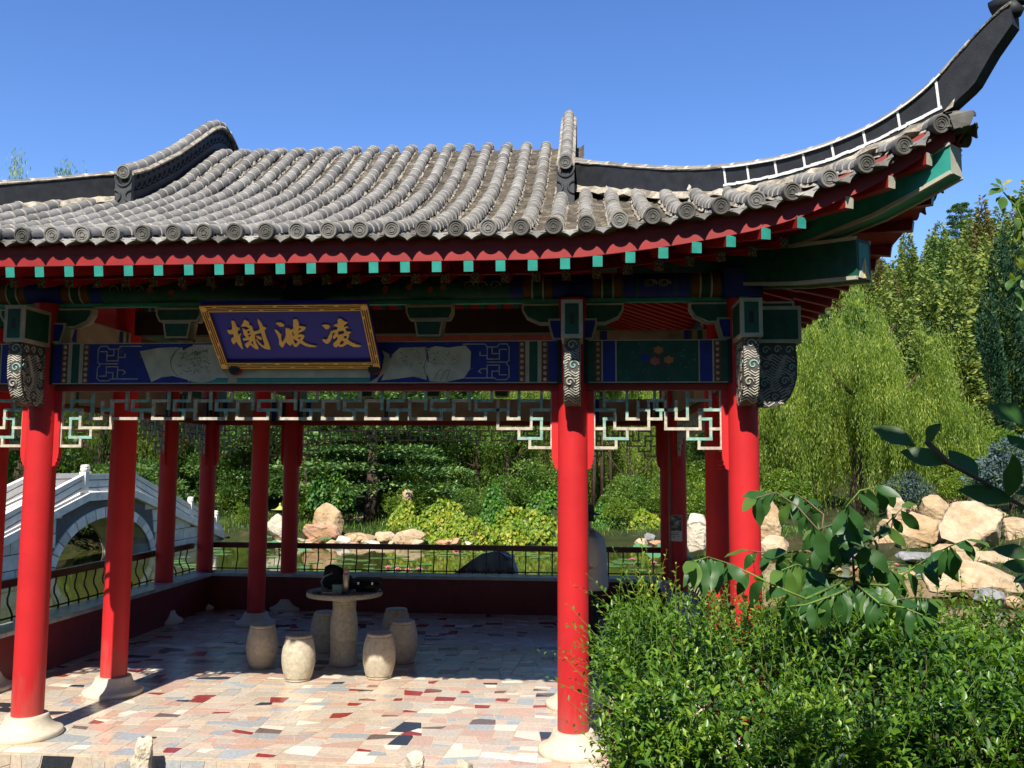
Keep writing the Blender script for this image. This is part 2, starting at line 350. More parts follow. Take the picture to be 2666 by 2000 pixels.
def floor():
    R = random.Random(5)
    base = MB(); base.box(((FL0+FL1)/2, (FY0+FY1)/2, -.45), (FL1-FL0, FY1-FY0, .894))
    fl = base.build('pavilion_floor', M['joint'], kind='structure')
    ps = crazy([(FL0+.004, FY0+.004), (FL1-.004, FY0+.004), (FL1-.004, FY1-.5), (FL0+.004, FY1-.5)], .017, .058, R)
    riser = crazy([(FL0, -.30), (FL1, -.30), (FL1, -.014), (FL0, -.014)], .018, .05, R)
    mats = [a for a, _ in PAVE]; wg = [b for _, b in PAVE]
    items = []
    for kind, lst in (('f', ps), ('r', riser)):
        for p in lst:
            q = inset(p, .0035 if kind == 'f' else .006)
            if len(q) < 3: continue
            if R.random() < .5:      # knock a corner off
                i = R.randrange(len(q)); a, b, c = q[i-1], q[i], q[(i+1) % len(q)]; t = R.uniform(.1, .3)
                q = q[:i]+[(b[0]+(a[0]-b[0])*t, b[1]+(a[1]-b[1])*t), (b[0]+(c[0]-b[0])*t, b[1]+(c[1]-b[1])*t)]+q[i+1:]
            q = clean(q)
            if len(q) < 3: continue
            cx = sum(a for a, _ in q)/len(q); cy = sum(b for _, b in q)/len(q); mi = R.choices(range(len(wg)), wg)[0]
            if kind == 'f': d = math.hypot(cx-CPOS[0], cy-CPOS[1]); key = parea(q)/d**3; vis = 0 < cx < 5.2
            else: key = parea(q)/8**2; vis = 0 < cx < 4.7 and cy > -.1
            items.append((-key if vis else 1, kind, q, mi))
    items.sort(key=lambda t: t[0])
    rest = MB()
    for i, (k, kind, q, mi) in enumerate(items):
        dz = R.uniform(-.0008, .0008)
        if kind == 'f': P = [(x, y, dz) for x, y in q]; th = (0, 0, -.004)
        else: P = [(x, FY0-.006+dz, y) for x, y in q]; th = (0, .006, 0)
        if sum((P[j][0]*P[(j+1) % len(P)][1]-P[(j+1) % len(P)][0]*P[j][1]) for j in range(len(P))) < 0: P = P[::-1]
        if i < 300 and k < 1:
            MB().plate(P, th).build('paving_stone', mats[mi], fl)
        else: rest.plate(P, th, m=mi)
    o = rest.build('paving_stones', mats, fl); o['kind'] = 'stuff'
floor()
# ================================================================ pavilion
PAV = thing('pavilion', 'open red-columned garden pavilion with painted beams and a grey tiled upswept roof', 'pavilion', (0, 0, 0))
CX = [-s_, 0, L_, L_+s_]; CYS = [0, s_, s_+m_, DD]
ZB0, ZB1 = 2.935, 3.29
def columns():
    col = MB().lathe([(.125, .150), (.125, 1.2), (.122, 3.64)], 40).mesh('column', M['red'], smooth=.6)
    prof = [(.275, 0), (.282, .012), (.282, .036), (.275, .046), (.262, .052), (.232, .066), (.204, .088), (.182, .118), (.170, .150), (.166, .166), (.160, .172), (.1, .173)]
    base = MB().lathe(prof, 44).mesh('column_base', M['stone'], smooth=.7)
    for i, x in enumerate(CX):
        for j, y in enumerate(CYS):
            c = obj('column', col, PAV, (x, y, 0)); obj('column_base', base, c)
columns()
# ---- lattices
def lat_segs(W, ends=True):
    S = []; H = lambda z, a, b, m=0: S.append(((a, z), (b, z), m)); V = lambda x, a, b, m=0: S.append(((x, a), (x, b), m))
    z = [2.412, 2.487, 2.568, 2.648, 2.722, 2.800, 2.880]
    for sg in (0, 1):
        T0 = len(S)
        V(0, z[0]-.01, z[6]); H(z[0], 0, .18); V(.18, z[0], z[1]); H(z[1], .085, .27, 1); V(.085, z[1], z[3]+.01, 1); H(z[2], 0, .085, 0); V(.27, z[1], z[2], 0)
        H(z[2], .17, .445, 0); V(.17, z[2], z[4], 0); V(.445, z[2], z[3], 0); H(z[3], .085, .17, 1); H(z[4], 0, .17, 1); H(z[5], .085, .27, 1); V(.085, z[4], z[5], 1); V(.27, z[3], z[6], 1); H(z[3], .27, .36, 0); V(.36, z[3], z[5], 0); H(z[4], .36, .445, 1); V(.085, z[5], z[6], 0)
        if sg:
            S[T0:] = [((W-a[0], a[1]), (W-b[0], b[1]), m) for a, b, m in S[T0:]]
    n = max(1, round((W-.89)/.36)); p = (W-.89)/n
    for k in range(n):
        a = .445+k*p
        H(z[3], a, a+p*.72, 0); V(a+p*.72, z[3], z[4], 1); H(z[4], a+p*.5, a+p*1.0, 1); V(a, z[3], z[5], 0); V(a+p*.36, z[4], z[6], 1); H(z[5], a, a+p*.36, 0); V(a+p*.5, z[4], z[5], 0); H(z[5], a+p*.5, a+p*.86, 1); V(a+p*.86, z[5], z[6], 0)
    V(W-.445, z[3], z[5], 0)
    return S
def lattice(name, p0, p1, singles=False):
    """hanging lattice between two column centres in plan"""
    p0, p1 = Vector((*p0, 0)), Vector((*p1, 0)); d = (p1-p0).normalized(); a = p0+d*.172; W = (p1-p0).length-.344
    root = None
    mb = MB(); mb.bar(a-d*.05+Vector((0, 0, 2.9075)), a+d*(W+.05)+Vector((0, 0, 2.9075)), .075, .052, 0)
    root = mb.build('hanging_lattice', [M['reddark']], PAV)
    body = MB()
    for i, (u, v, m) in enumerate(lat_segs(W)):
        hor = abs(u[1]-v[1]) < 1e-6; e = .0125
        q0 = a+d*(u[0]-(e if hor and u[0] < v[0] else -e if hor else 0))+Vector((0, 0, u[1])); q1 = a+d*(v[0]+(e if hor and u[0] < v[0] else -e if hor else 0))+Vector((0, 0, v[1]))
        w_, th = (.028, .0235) if hor else (.025, .0225)
        if singles:
            MB().bar(q0, q1, w_, th, 0, up=(0, 0, 1) if hor else tuple(d)).build('lattice_bar', M['latteal'] if m else M['lat'], root)
        else: body.bar(q0, q1, w_, th, m, up=(0, 0, 1) if hor else tuple(d))
    if not singles: body.build('lattice_bars', [M['lat'], M['latteal']], root)['kind'] = 'stuff'
lattice('l', (0, 0), (L_, 0), True); lattice('l', (L_, 0), (L_+s_, 0), True); lattice('l', (-s_, 0), (0, 0), True)
for y0, y1 in zip(CYS[:-1], CYS[1:]):
    lattice('l', (L_+s_, y0), (L_+s_, y1)); lattice('l', (-s_, y0), (-s_, y1))
for x0, x1 in zip(CX[:-1], CX[1:]): lattice('l', (x0, DD), (x1, DD))
def side_boards():
    """red boards with scalloped feet flanking each outer column under the beam"""
    pts = [(.10, 2.880), (.172, 2.880), (.172, 2.36), (.168, 2.315), (.160, 2.305), (.163, 2.285), (.150, 2.268), (.148, 2.25), (.130, 2.238), (.10, 2.235)]
    for i, x in enumerate(CX):
        for j, y in enumerate(CYS):
            if i in (1, 2) and j in (1, 2): continue
            dirs = []
            if j in (0, 3): dirs += [(dx, 0) for dx in (-1, 1) if 0 <= i+dx <= 3]
            if i in (0, 3): dirs += [(0, dy) for dy in (-1, 1) if 0 <= j+dy <= 3]
            for dx, dy in dirs:
                nx, ny = -dy, dx
                P = [(x+dx*u+nx*.026, y+dy*u+ny*.026, z) for u, z in pts]
                MB().plate(P, (-nx*.052, -ny*.052, 0)).build('side_board', M['red'], PAV)
side_boards()
# ---- beams
def px_poly(pts, Y, org=(0, 0), k=1.):
    return [tuple(atY(org[0]+x/k, org[1]+y/k, Y)) for x, y in pts]
YF = -.085
def beads(mb, x, z0, z1, Y, n, m, r=.0165):
    for i in range(n):
        z = z0+(i+.5)*(z1-z0)/n
        mb.lathe([(r, -.0), (r*.8, .006), (r*.35, .010)], 8, (0, 0, 0), m)
        for k in range(len(mb.v)-24, len(mb.v)):
            a, b, c = mb.v[k]; mb.v[k] = (x+a, Y-c, z+b)
def arc(cx, cz, rx, rz, a0, a1, n=14):
    return [(cx+rx*math.cos(math.radians(a0+(a1-a0)*i/n)), cz+rz*math.sin(math.radians(a0+(a1-a0)*i/n))) for i in range(n+1)]
def stroke(mb, pts, w, Y, m, th=.0015):
    """flat painted line in the XZ plane at Y"""
    for (a, b) in zip(pts[:-1], pts[1:]):
        dx, dz = b[0]-a[0], b[1]-a[1]; l = math.hypot(dx, dz) or 1; nx, nz = -dz/l*w/2, dx/l*w/2; ex, ez = dx/l*w*.4, dz/l*w*.4
        mb.add([(a[0]-ex+nx, Y, a[1]-ez+nz), (a[0]-ex-nx, Y, a[1]-ez-nz), (b[0]+ex-nx, Y, b[1]+ez-nz), (b[0]+ex+nx, Y, b[1]+ez+nz)], [(0, 1, 2, 3)], m)
PM = None
def front_beams():
    global PM
    PM = [M['blue'], M['green'], M['cream'], M['goldcarve'], M['paintwhite'], M['ink'], M['flower1'], M['flower2'], M['teal'], M['lat'], M['beige']]
    BL, GR, CR, BR, WH, INK, F1, F2, TE, LC, BE = range(11)
    def strip(mb, xa, xb, m, Y, z0=ZB0+.004, z1=ZB1-.004): mb.plate([(xa, Y, z0), (xb, Y, z0), (xb, Y, z1), (xa, Y, z1)], (0, .003, 0), m=m)
    Y1 = YF-.003
    for bi, (xa, xb) in enumerate(((-s_, 0), (0, L_), (L_, L_+s_))):
        b = MB(); b.box(((xa+xb)/2, 0, (ZB0+ZB1)/2), (xb-xa-.18, .17, ZB1-ZB0), 0)
        beam = b.build('lintel_beam', [M['darkwood']], PAV)
        p = MB()
        for sg, o in ((1, xa), (-1, xb)):
            f = lambda u: o+sg*u
            def st(u0, u1, m): strip(p, min(f(u0), f(u1)), max(f(u0), f(u1)), m, Y1)
            if bi == 1:
                st(.125, .195, BL); st(.197, .252, BR); st(.254, .286, CR); st(.288, .352, GR); st(.354, .386, CR); st(.388, .440, BR)
                for u in (.2245, .414): beads(p, f(u), ZB0+.01, ZB1-.01, Y1-.001, 7, LC)
            else:
                st(.125, .178, GR); st(.18, .232, BR); st(.234, .246, CR); st(.248, .345, BL); st(.347, .357, CR)
                beads(p, f(.206), ZB0+.01, ZB1-.01, Y1-.001, 7, LC, .014)
        if bi != 1:
            strip(p, xa+.36, xb-.36, GR, Y1); c = (xa+xb)/2; zc = (ZB0+ZB1)/2; R = random.Random(3)
            for k in range(46):      # painted flower spray
                a = R.uniform(0, 6.28); r = R.uniform(.0, 1); x = c+math.cos(a)*r*.2; z = zc+math.sin(a)*r*.14; l = R.uniform(.02, .045); t = R.uniform(0, 3.14)
                p.add([(x-l*math.cos(t), Y1-.0012-.00002*k, z-l*math.sin(t)), (x+.3*l*math.sin(t), Y1-.0012-.00002*k, z-.3*l*math.cos(t)), (x+l*math.cos(t), Y1-.0012-.00002*k, z+l*math.sin(t)), (x-.3*l*math.sin(t), Y1-.0012-.00002*k, z+.3*l*math.cos(t))], [(0, 1, 2, 3)], INK)
            for x, z, m in ((c-.02, zc, F2), (c+.09, zc+.01, F1), (c-.1, zc+.03, BL), (c+.01, zc+.09, F1)):
                p.add([(x+r_*math.cos(a), Y1-.0028, z+r_*.8*math.sin(a)) for a, r_ in [(i*.5236, .045 if i % 2 else .034) for i in range(12)]], [tuple(range(12))], m)
        else:
            strip(p, xa+.442, xb-.442, BL, Y1)
            Y2 = Y1-.002
            # meanders at both ends of the panel
            for sg, o in ((1, xa), (-1, xb)):
                f = lambda u: o+sg*u
                for P in ([(.90, .325), (.72, .325), (.70, .30), (.62, .30), (.60, .325), (.54, .325), (.52, .30), (.52, .19), (.54, .17), (.54, .16), (.52, .14), (.52, .05), (.545, .03), (.62, .03), (.64, .045), (.88, .045)],
                          [(.70, .30), (.70, .20), (.60, .20), (.60, .245), (.66, .245), (.66, .29)], [(.70, .045), (.70, .15), (.60, .15), (.60, .10), (.66, .10), (.66, .045)], [(.54, .175), (.70, .175)], [(.70, .23), (.76, .23), (.76, .26)], [(.70, .12), (.75, .12), (.77, .10), (.75, .085)], [(.54, .28), (.60, .28), (.60, .245)], [(.54, .07), (.60, .07), (.60, .10)]):
                    stroke(p, [(f(u), ZB0+v) for u, v in P], .0085, Y2, LC)
            def pp(pts, org, k, m, dy=0.):
                P = px_poly(pts, Y2-dy, org, k); p.plate(P, (0, .0012, 0), m=m)
            o1, k1 = (0, 680), 3.16
            pp([(1150, 742), (1300, 715), (1440, 708), (1500, 712), (1560, 1000), (1540, 975), (1420, 945), (1330, 955), (1245, 995)], o1, k1, WH)
            pp([(1445+205+205*math.cos(a), 845-155*math.sin(a)) for a in np.linspace(0, 6.18, 26)], o1, k1, WH, .0015)
            pp([(1840, 840), (1890, 890), (1950, 960), (1950, 1003), (1870, 1003), (1880, 960), (1830, 900)], o1, k1, CR, .002)
            w0 = atY(510, 990, 0)[0]; w1 = atY(970, 990, 0)[0]
            p.plate([(w0, Y2, ZB0+.05), (w1, Y2, ZB0+.05), (w1, Y2, ZB1-.02), (w0, Y2, ZB1-.02)], (0, .0012, 0), m=WH); p.plate([(w0, Y2-.0005, ZB0+.005), (w1, Y2-.0005, ZB0+.005), (w1, Y2-.0005, ZB0+.045), (w0, Y2-.0005, ZB0+.045)], (0, .0012, 0), m=TE)
            o2, k2 = (500, 700), 2.458
            pp([(1135, 728), (1190, 690), (1215, 640), (1230, 560), (1215, 520), (1260, 545), (1275, 600), (1240, 660), (1195, 700), (1180, 730)], o2, k2, CR, .0012)
            pp([(1285, 545), (1330, 505), (1500, 500), (1510, 640), (1500, 710), (1420, 690), (1300, 705), (1210, 715), (1240, 650)], o2, k2, WH)
            pp([(1505, 510), (1560, 495), (1640, 505), (1750, 490), (1785, 530), (1780, 640), (1740, 700), (1620, 725), (1520, 720), (1495, 640), (1515, 580)], o2, k2, WH, .0015)
            R = random.Random(9)
            def ink(poly, dy=.0032, w=.005): stroke(p, [(a, c) for a, _, c in px_poly(poly, 0, (0, 0), 1)], w, Y2-dy, INK)
            ink([(o2[0]+x/k2, o2[1]+y/k2) for x, y in ((1505, 510), (1515, 580), (1495, 640), (1520, 720))]); ink([(o2[0]+x/k2, o2[1]+y/k2) for x, y in ((1560, 720), (1590, 660), (1610, 650))], w=.004); ink([(o2[0]+x/k2, o2[1]+y/k2) for x, y in ((1600, 720), (1630, 660), (1660, 655), (1640, 720))], w=.004)
            ink([(o1[0]+x/k1, o1[1]+y/k1) for x, y in [(1650+205*math.cos(a), 845-155*math.sin(a)) for a in np.linspace(2.0, 3.9, 10)]])
            ink([(o1[0]+x/k1, o1[1]+y/k1) for x, y in ((1180, 755), (1225, 900), (1260, 990))], w=.004)
            for q in range(120):
                x, y = (o1[0]+R.uniform(1520, 1760)/k1, o1[1]+R.uniform(740, 930)/k1) if q < 74 else (o2[0]+R.uniform(1350, 1720)/k2, o2[1]+R.uniform(520, 640)/k2)
                ink([(x, y), (x+R.uniform(-7, 7), y+R.uniform(-5, 5)), (x+R.uniform(-9, 9), y+R.uniform(-7, 7))], w=.0025)
        for z in (ZB0+.006, ZB1-.006): stroke(p, [(xa+.13, z), (xb-.13, z)], .008, Y1-.0055, CR)
        Rq = random.Random(bi+40)
        for q in range(60 if bi == 1 else 26):      # small gilt dots and leaf strokes on the blue and green fields
            x = Rq.uniform(xa+.5, xb-.5) if bi == 1 else Rq.uniform(xa+.38, xb-.38); z = Rq.uniform(ZB0+.02, ZB1-.02); a = Rq.uniform(0, 3.1); l = Rq.uniform(.008, .022)
            stroke(p, [(x, z), (x+l*math.cos(a), z+l*math.sin(a))], .004, Y1-.0012, F1 if q % 4 == 0 else TE)
        p.build('painted_panel', PM, beam)
front_beams()
def other_beams():
    """lintels on the other sides and the inner ties, with plain painted panels facing in and out"""
    def beam(p0, p1, z0, z1, th, m, r=.1, name='lintel_beam', panel=True):
        a, b = Vector((*p0, 0)), Vector((*p1, 0)); d = (b-a).normalized(); n = Vector((-d.y, d.x, 0)); W = (b-a).length
        mb = MB(); mb.bar(a+d*r+Vector((0, 0, (z0+z1)/2)), b-d*r+Vector((0, 0, (z0+z1)/2)), th, z1-z0, 0)
        if panel:
            for sg in (1, -1):
                e0 = .14; secs = [(e0, .05, 2), (e0+.052, .05, 1), (e0+.104, .02, 2), (e0+.126, .05, 4)]
                L0 = e0+.18
                lst = [(u, u+w_, k) for u, w_, k in secs]+[(W-u-w_, W-u, k) for u, w_, k in secs]+[(L0, W-L0, 3)]
                if W > 3: lst += [(W*.33, W*.33+.06, 2), (W*.62, W*.62+.06, 1)]
                for q, (u, v, k) in enumerate(lst):
                    off = n*sg*(th/2+.002+(.0015 if q >= 9 else 0)); c = [a+d*u, a+d*v]
                    mb.plate([c[0]+off+Vector((0, 0, z0+.01)), c[1]+off+Vector((0, 0, z0+.01)), c[1]+off+Vector((0, 0, z1-.01)), c[0]+off+Vector((0, 0, z1-.01))], -n*sg*.002, m=k)
        mb.build(name, [m, M['beige'], M['green'], M['beige'], M['blue']] if panel else [m], PAV)
    for x0, x1 in zip(CX[:-1], CX[1:]): beam((x0, DD), (x1, DD), ZB0, ZB1, .16, M['darkwood'])
    for y0, y1 in zip(CYS[:-1], CYS[1:]):
        for x in (CX[0], CX[3]): beam((x, y0), (x, y1), ZB0, ZB1, .16, M['darkwood'])
    for x in CX[1:3]:                                   # ties from outer to inner columns
        beam((x, 0), (x, s_), 3.34, 3.58, .15, M['beige'], .1, 'tie_beam'); beam((x, s_+m_), (x, DD), 3.34, 3.58, .15, M['beige'], .1, 'tie_beam')
        beam((x, s_), (x, s_+m_), 3.62, 3.98, .2, M['green'], .1, 'tie_beam')
    for y in CYS[1:3]:
        for x0, x1 in zip(CX[:-1], CX[1:]):
            if x0 == 0: beam((x0, y), (x1, y), 3.56, 3.80, .15, M['darkwood'], .1, 'tie_beam', False)  # near-black colour stands in for the shade behind the brackets
            else: beam((x0, y), (x1, y), 3.34, 3.58, .15, M['beige'], .1, 'tie_beam')
    ext = MB().lathe([(.125, 3.64), (.12, 4.3)], 24)
    me = ext.mesh('queen_post', M['red'], smooth=.6)
    for x in CX[1:3]:
        for y in CYS[1:3]: obj('queen_post', me, PAV, (x, y, 0))
other_beams()
# ---- brackets between lintel and purlin
def brackets():
    bx = MB(); 
    def framed(name, P0, ux, uz, w, h, dep, n, mi, poly=None, parent=PAV, ins=.016):
        """block with cream border and coloured field; P0 centre of front face"""
        mb = MB(); poly = poly or [(-w/2, -h/2), (w/2, -h/2), (w/2, h/2), (-w/2, h/2)]
        F = [P0+ux*a+uz*b for a, b in poly]; mb.plate(F, -n*dep, m=0)
        g = inset(poly, ins); G = [P0+n*.003+ux*a+uz*b for a, b in g]; mb.plate(G, -n*.0025, m=1)
        o = mb.build(name, [M['cream'], M[mi]], parent)
        return o
    Z = Vector((0, 0, 1))
    hexa = [(-.20, .0), (-.165, -.125), (.165, -.125), (.20, 0), (.20, .05), (-.20, .05)]
    for i, x in enumerate(CX):
        # beam heads with carved cloud brackets, facing out
        for (px, py, n, show) in ((x, 0, Vector((0, -1, 0)), 1), (x, DD, Vector((0, 1, 0)), 0)):
            head(px, py, n, framed)
    for y in CYS:
        head(CX[3], y, Vector((1, 0, 0)), framed); head(CX[0], y, Vector((-1, 0, 0)), framed)
    for i, x in enumerate(CX):      # blue hexagonal bearing blocks on the column heads
        framed('bearing_block', Vector((x, -.07, 3.42)), Vector((1, 0, 0)), Z, 0, 0, .14, Vector((0, -1, 0)), 'blue', hexa)
    for x0, x1, us in ((0, L_, (.262, .5, .738)), (L_, L_+s_, ()), (-s_, 0, ())):
        for u in us:
            x = x0+(x1-x0)*u
            framed('bearing_block', Vector((x, -.07, 3.42)), Vector((1, 0, 0)), Z, 0, 0, .14, Vector((0, -1, 0)), 'green', [(-.10, -.09), (.10, -.09), (.125, .05), (-.125, .05)])
            framed('bearing_block', Vector((x, -.045, 3.535)), Vector((1, 0, 0)), Z, 0, 0, .1, Vector((0, -1, 0)), 'green', [(-.2, 0), (-.17, -.06), (.17, -.06), (.2, 0), (.2, .06), (-.2, .06)])
    arm = [(-.42, .06), (-.42, .005), (-.38, -.06), (-.27, -.11), (.27, -.11), (.38, -.06), (.42, .005), (.42, .06)]
    for x in CX: framed('bracket_arm', Vector((x, -.04, 3.54)), Vector((1, 0, 0)), Z, 0, 0, .09, Vector((0, -1, 0)), 'green', arm)
    # the same pieces, plainer, on the right side and the back
    for y in CYS: framed('bearing_block', Vector((CX[3]+.07, y, 3.42)), Vector((0, 1, 0)), Z, 0, 0, .14, Vector((1, 0, 0)), 'blue', hexa)
    for x in (CX[1]+1.2, CX[1]+2.28, CX[1]+3.36): framed('bearing_block', Vector((x, DD-.07, 3.42)), Vector((1, 0, 0)), Z, 0, 0, .14, Vector((0, -1, 0)), 'green', [(-.10, -.09), (.10, -.09), (.125, .05), (-.125, .05)])
def carve_mesh():
    """cloud-and-wave carved bracket: local x = outwards, z up, y thickness; wave ridges and cloud curls stand proud of front and cheeks"""
    prof = [(.10, 3.252), (.46, 3.252), (.468, 3.10), (.462, 2.98), (.44, 2.90), (.40, 2.82), (.34, 2.765), (.26, 2.745), (.10, 2.742)]
    zz = [2.745, 2.765, 2.82, 2.90, 2.98, 3.10, 3.252]; xx = [.26, .34, .40, .44, .462, .468, .46]; edge = lambda z: float(np.interp(z, zz, xx))
    mb = MB(); P = [(x, -.060, z) for x, z in prof]; mb.plate(P, (0, .120, 0), m=0)
    def ridge(pts, r, m): mb.tube(pts, r, 5, m, cap=False)
    def spiral(f, u, v, r, m):
        ridge([f(u+r*(1-t/8.5)*math.cos(t), v+r*(1-t/8.5)*math.sin(t)) for t in np.linspace(0, 7.5, 18)], .0062, m)
    tri = lambda q: abs((q % 1)-.5)*4-1
    for sg in (-1, 1):
        f = lambda u, v: (u, sg*.061, v); sps = [(.20, 3.20, .036), (.30, 3.205, .034), (.40, 3.20, .036), (.18, 2.93, .036), (.36, 2.95, .036), (.27, 2.82, .032), (.42, 3.06, .028), (.20, 3.08, .03)]
        for k, (u, v, r) in enumerate(sps): spiral(f, u, v, r, 2 if k % 3 == 0 else 1)
        for i, z in enumerate(np.arange(2.765, 3.17, .021)):
            seg = []
            for u in np.arange(.125, edge(z)-.012, .013):
                v = z+.020*tri(u*7.5+.5*math.sin(z*9)); hit = any((u-a)**2+(v-c)**2 < (r+.010)**2 for a, c, r in sps)
                if hit:
                    if len(seg) > 2: ridge([f(*q) for q in seg], .0058, 1)
                    seg = []
                else: seg.append((u, v))
            if len(seg) > 2: ridge([f(*q) for q in seg], .0058, 1)
    g = lambda y, z: (edge(z)+.002, y, z); sps = [(.0, 3.205, .040), (.012, 3.045, .040), (-.018, 2.915, .036)]
    for k, (u, v, r) in enumerate(sps): spiral(g, u, v, r, 2 if k == 1 else 1)
    for z in np.arange(2.775, 3.24, .020):
        seg = []
        for u in np.arange(-.056, .0565, .008):
            v = z+.018*tri(u*9+.25); hit = any((u-a)**2+(v-c)**2 < (r+.009)**2 for a, c, r in sps)
            if hit:
                if len(seg) > 1: ridge([g(*q) for q in seg], .0056, 1)
                seg = []
            else: seg.append((u, v))
        if len(seg) > 1: ridge([g(*q) for q in seg], .0056, 1)
    return mb.mesh('cloud_bracket', [M['carvedark'], M['carve'], M['carveteal']], smooth=.8)
M['carvedark'] = mat('carving_ground', (.075, .07, .068), .7, .3, 20); M['carve'] = mat('carving_ridge_paint', (.46, .43, .36), .6, .2, 18, .1, 80, .3, (.30, .28, .25), (.5, .68)); M['carveteal'] = mat('carving_curl_teal', (.25, .42, .37), .6, .2, 18)
def head(x, y, n, framed):
    t = Vector((-n.y, n.x, 0)); c = Vector((x, y, 0))
    fr = framed('beam_head', c+n*.46+Vector((0, 0, 3.405)), t, Vector((0, 0, 1)), .168, .30, .38, n, 'green', ins=.03)
    mb = MB()
    for sg in (1, -1):     # green fields on both cheeks
        q = c+t*sg*.0855; mb.plate([q+n*.12+Vector((0, 0, 3.285)), q+n*.435+Vector((0, 0, 3.285)), q+n*.435+Vector((0, 0, 3.525)), q+n*.12+Vector((0, 0, 3.525))], -t*sg*.0014, m=0)
    mb.plate([c+n*.464+t*a+Vector((0, 0, 3.405+b)) for a, b in ((-.018, -.045), (.018, -.045), (.018, .045), (-.018, .045))], -n*.002, m=1)
    mb.build('painted_panel', [M['green'], M['darkwood']], fr)
    o = obj('cloud_bracket', CARVE, PAV, (x, y, 0), (0, 0, math.atan2(n.y, n.x)), scale=(.91, 1, 1))
CARVE = carve_mesh()
brackets()
# ---- purlins and boards under the eaves
def purlins():
    for x in (CX[0], CX[3]):
        for y in (0, DD):
            MB().box((x, y, 3.745), (.31, .31, .235)).build('purlin_crossing', M['blue'], PAV, bevel=.01)
    rects = [((CX[0]-.14, 0), (CX[3]+.14, 0)), ((CX[3], -.14), (CX[3], DD+.14)), ((CX[0]-.14, DD), (CX[3]+.14, DD)), ((CX[0], -.14), (CX[0], DD+.14))]
    for k, (a, b) in enumerate(rects):
        mb = MB(); A, B = Vector((*a, 3.745)), Vector((*b, 3.745)); mb.tube([A, B], .108, 16, 0); d = (B-A).normalized()
        mb.bar(A-Vector((0, 0, .118)), B-Vector((0, 0, .118)), .06, .03, 1)
        p = mb.build('eave_purlin', [M['green'], M['teal']], PAV, smooth=.6)
        if k in (0, 1):   # coloured bands and bead rows beside each column
            q = MB(); L = (B-A).length; cols = CX if k == 0 else CYS
            for c in cols:
                for sg in (1, -1):
                    for u0, u1, m in ((.0, .16, 0), (.17, .225, 3), (.235, .25, 2), (.255, .32, 1), (.325, .34, 2), (.345, .40, 3), (.42, .52, 0)):
                        ua = (c-(a[k]))+sg*u0; ub = (c-a[k])+sg*u1
                        if 0 < min(ua, ub) and max(ua, ub) < L: MB().tube([A+d*ua, A+d*ub], .1095+.0003*(m == 2), 16).build('painted_band', [M['blue'], M['green'], M['cream'], M['goldcarve']][m], p, smooth=.6)
            if k == 0:
                for bay, (xa, xb) in enumerate(((-s_, 0), (0, L_), (L_, L_+s_))):
                    Rr = random.Random(bay)
                    if bay != 1: q.tube([A+d*(xa+.54-a[0]), A+d*(xb-.54-a[0])], .1094, 16, 0)
                    for e in ((xa+.56, 1), (xb-.56, -1)):     # pale scrolls
                        for j in range(3 if bay == 1 else 2):
                            x0 = e[0]+e[1]*(.08+.11*j); stroke(q, [(x0+.045*math.cos(t)*(1-t/9), 3.745+.04*math.sin(t)*(1-t/9)) for t in np.linspace(0, 6, 14)], .010, -.116, 4)
                    if bay == 1:
                        for j in range(12):
                            x0 = Rr.uniform(xa+.9, xb-.9); z0 = 3.74+Rr.uniform(-.03, .03); q.add([(x0+r*math.cos(t), -.117-.0001*j, z0+r*math.sin(t)) for t, r in [(i*.628, .035 if i % 2 else .022) for i in range(10)]], [tuple(range(10))], 5 if j % 2 else 6)
            if q.v: q.build('painted_ornament', [M['blue'], M['green'], M['cream'], M['goldcarve'], M['lat'], M['flower1'], M['flower2']], p, smooth=.6)['kind'] = 'stuff'
    for y, zz in ((s_, 4.13), (s_+m_, 4.13)):
        mb = MB(); mb.tube([(-s_, y, zz+.12), (L_+s_, y, zz+.12)], .09, 12, 0); mb.box((L_/2, y, zz-.08), (L_+2*s_, .05, .28), 1); mb.build('inner_purlin', [M['green'], M['pinkpaint']], PAV)
    MB().tube([(-.1, DD/2, 5.35), (L_+.1, DD/2, 5.35)], .1, 12).build('ridge_purlin', M['green'], PAV)
purlins()
# ================================================================ roof
CDG = L_+s_                                    # X+Y = CDG is the plan line of the front right hip
RX = [0, .27, .48, .7, .93, 1.13, 1.37, 1.6, 1.84, 2.08, 2.34, 2.59, 3.0]; RZ = [.74, .626, .495, .39, .302, .225, .168, .133, .10, .07, .04, .014, 0]
PY = [-1.35, -1.2, -.9, -.32, .4, 1.33, 2.0, 2.5, 2.9, 3.12, 3.287]; PZ = [3.855, 3.885, 3.965, 4.165, 4.475, 4.92, 5.32, 5.67, 5.955, 6.065, 6.10]
UC = 7.25
def rise(u, side): return float(np.interp(min(UC-u, u-(L_-UC) if side in 'fb' else u-(2*CDG-UC-DD-0)), RX, RZ)) if True else 0
def rise_u(u, side):
    lo = (L_-UC) if side in 'fb' else (CDG-DD-(UC-CDG))
    return float(np.interp(max(0, min(UC-u, u-lo)), RX, RZ))
def prof(v): return float(np.interp(v, PY, PZ))
def ev(u, side):
    lo = (L_-UC) if side in 'fb' else (CDG-DD-(UC-CDG)); d = max(0, min(UC-u, u-lo)); return -1.0-.30*float(sstep(2.2, 0, d))
def sp(u, v, z, side):
    if side == 'f': return (u, v, z)
    if side == 'b': return (u, DD-v, z)
    x, y = CDG-v, CDG-u
    return (x, y, z) if side == 'r' else (L_-x, y, z)
def urange(side): return ((L_-UC), UC) if side in 'fb' else (CDG-DD-(UC-CDG), UC)
def vtop(u, side):
    lo, hi = urange(side); h = min(CDG-u, CDG-(lo+hi-u))      # hip limit
    if side in 'fb': return DD/2 if .0 < u < L_ else min(h, DD/2)
    return min(h, 1.33)
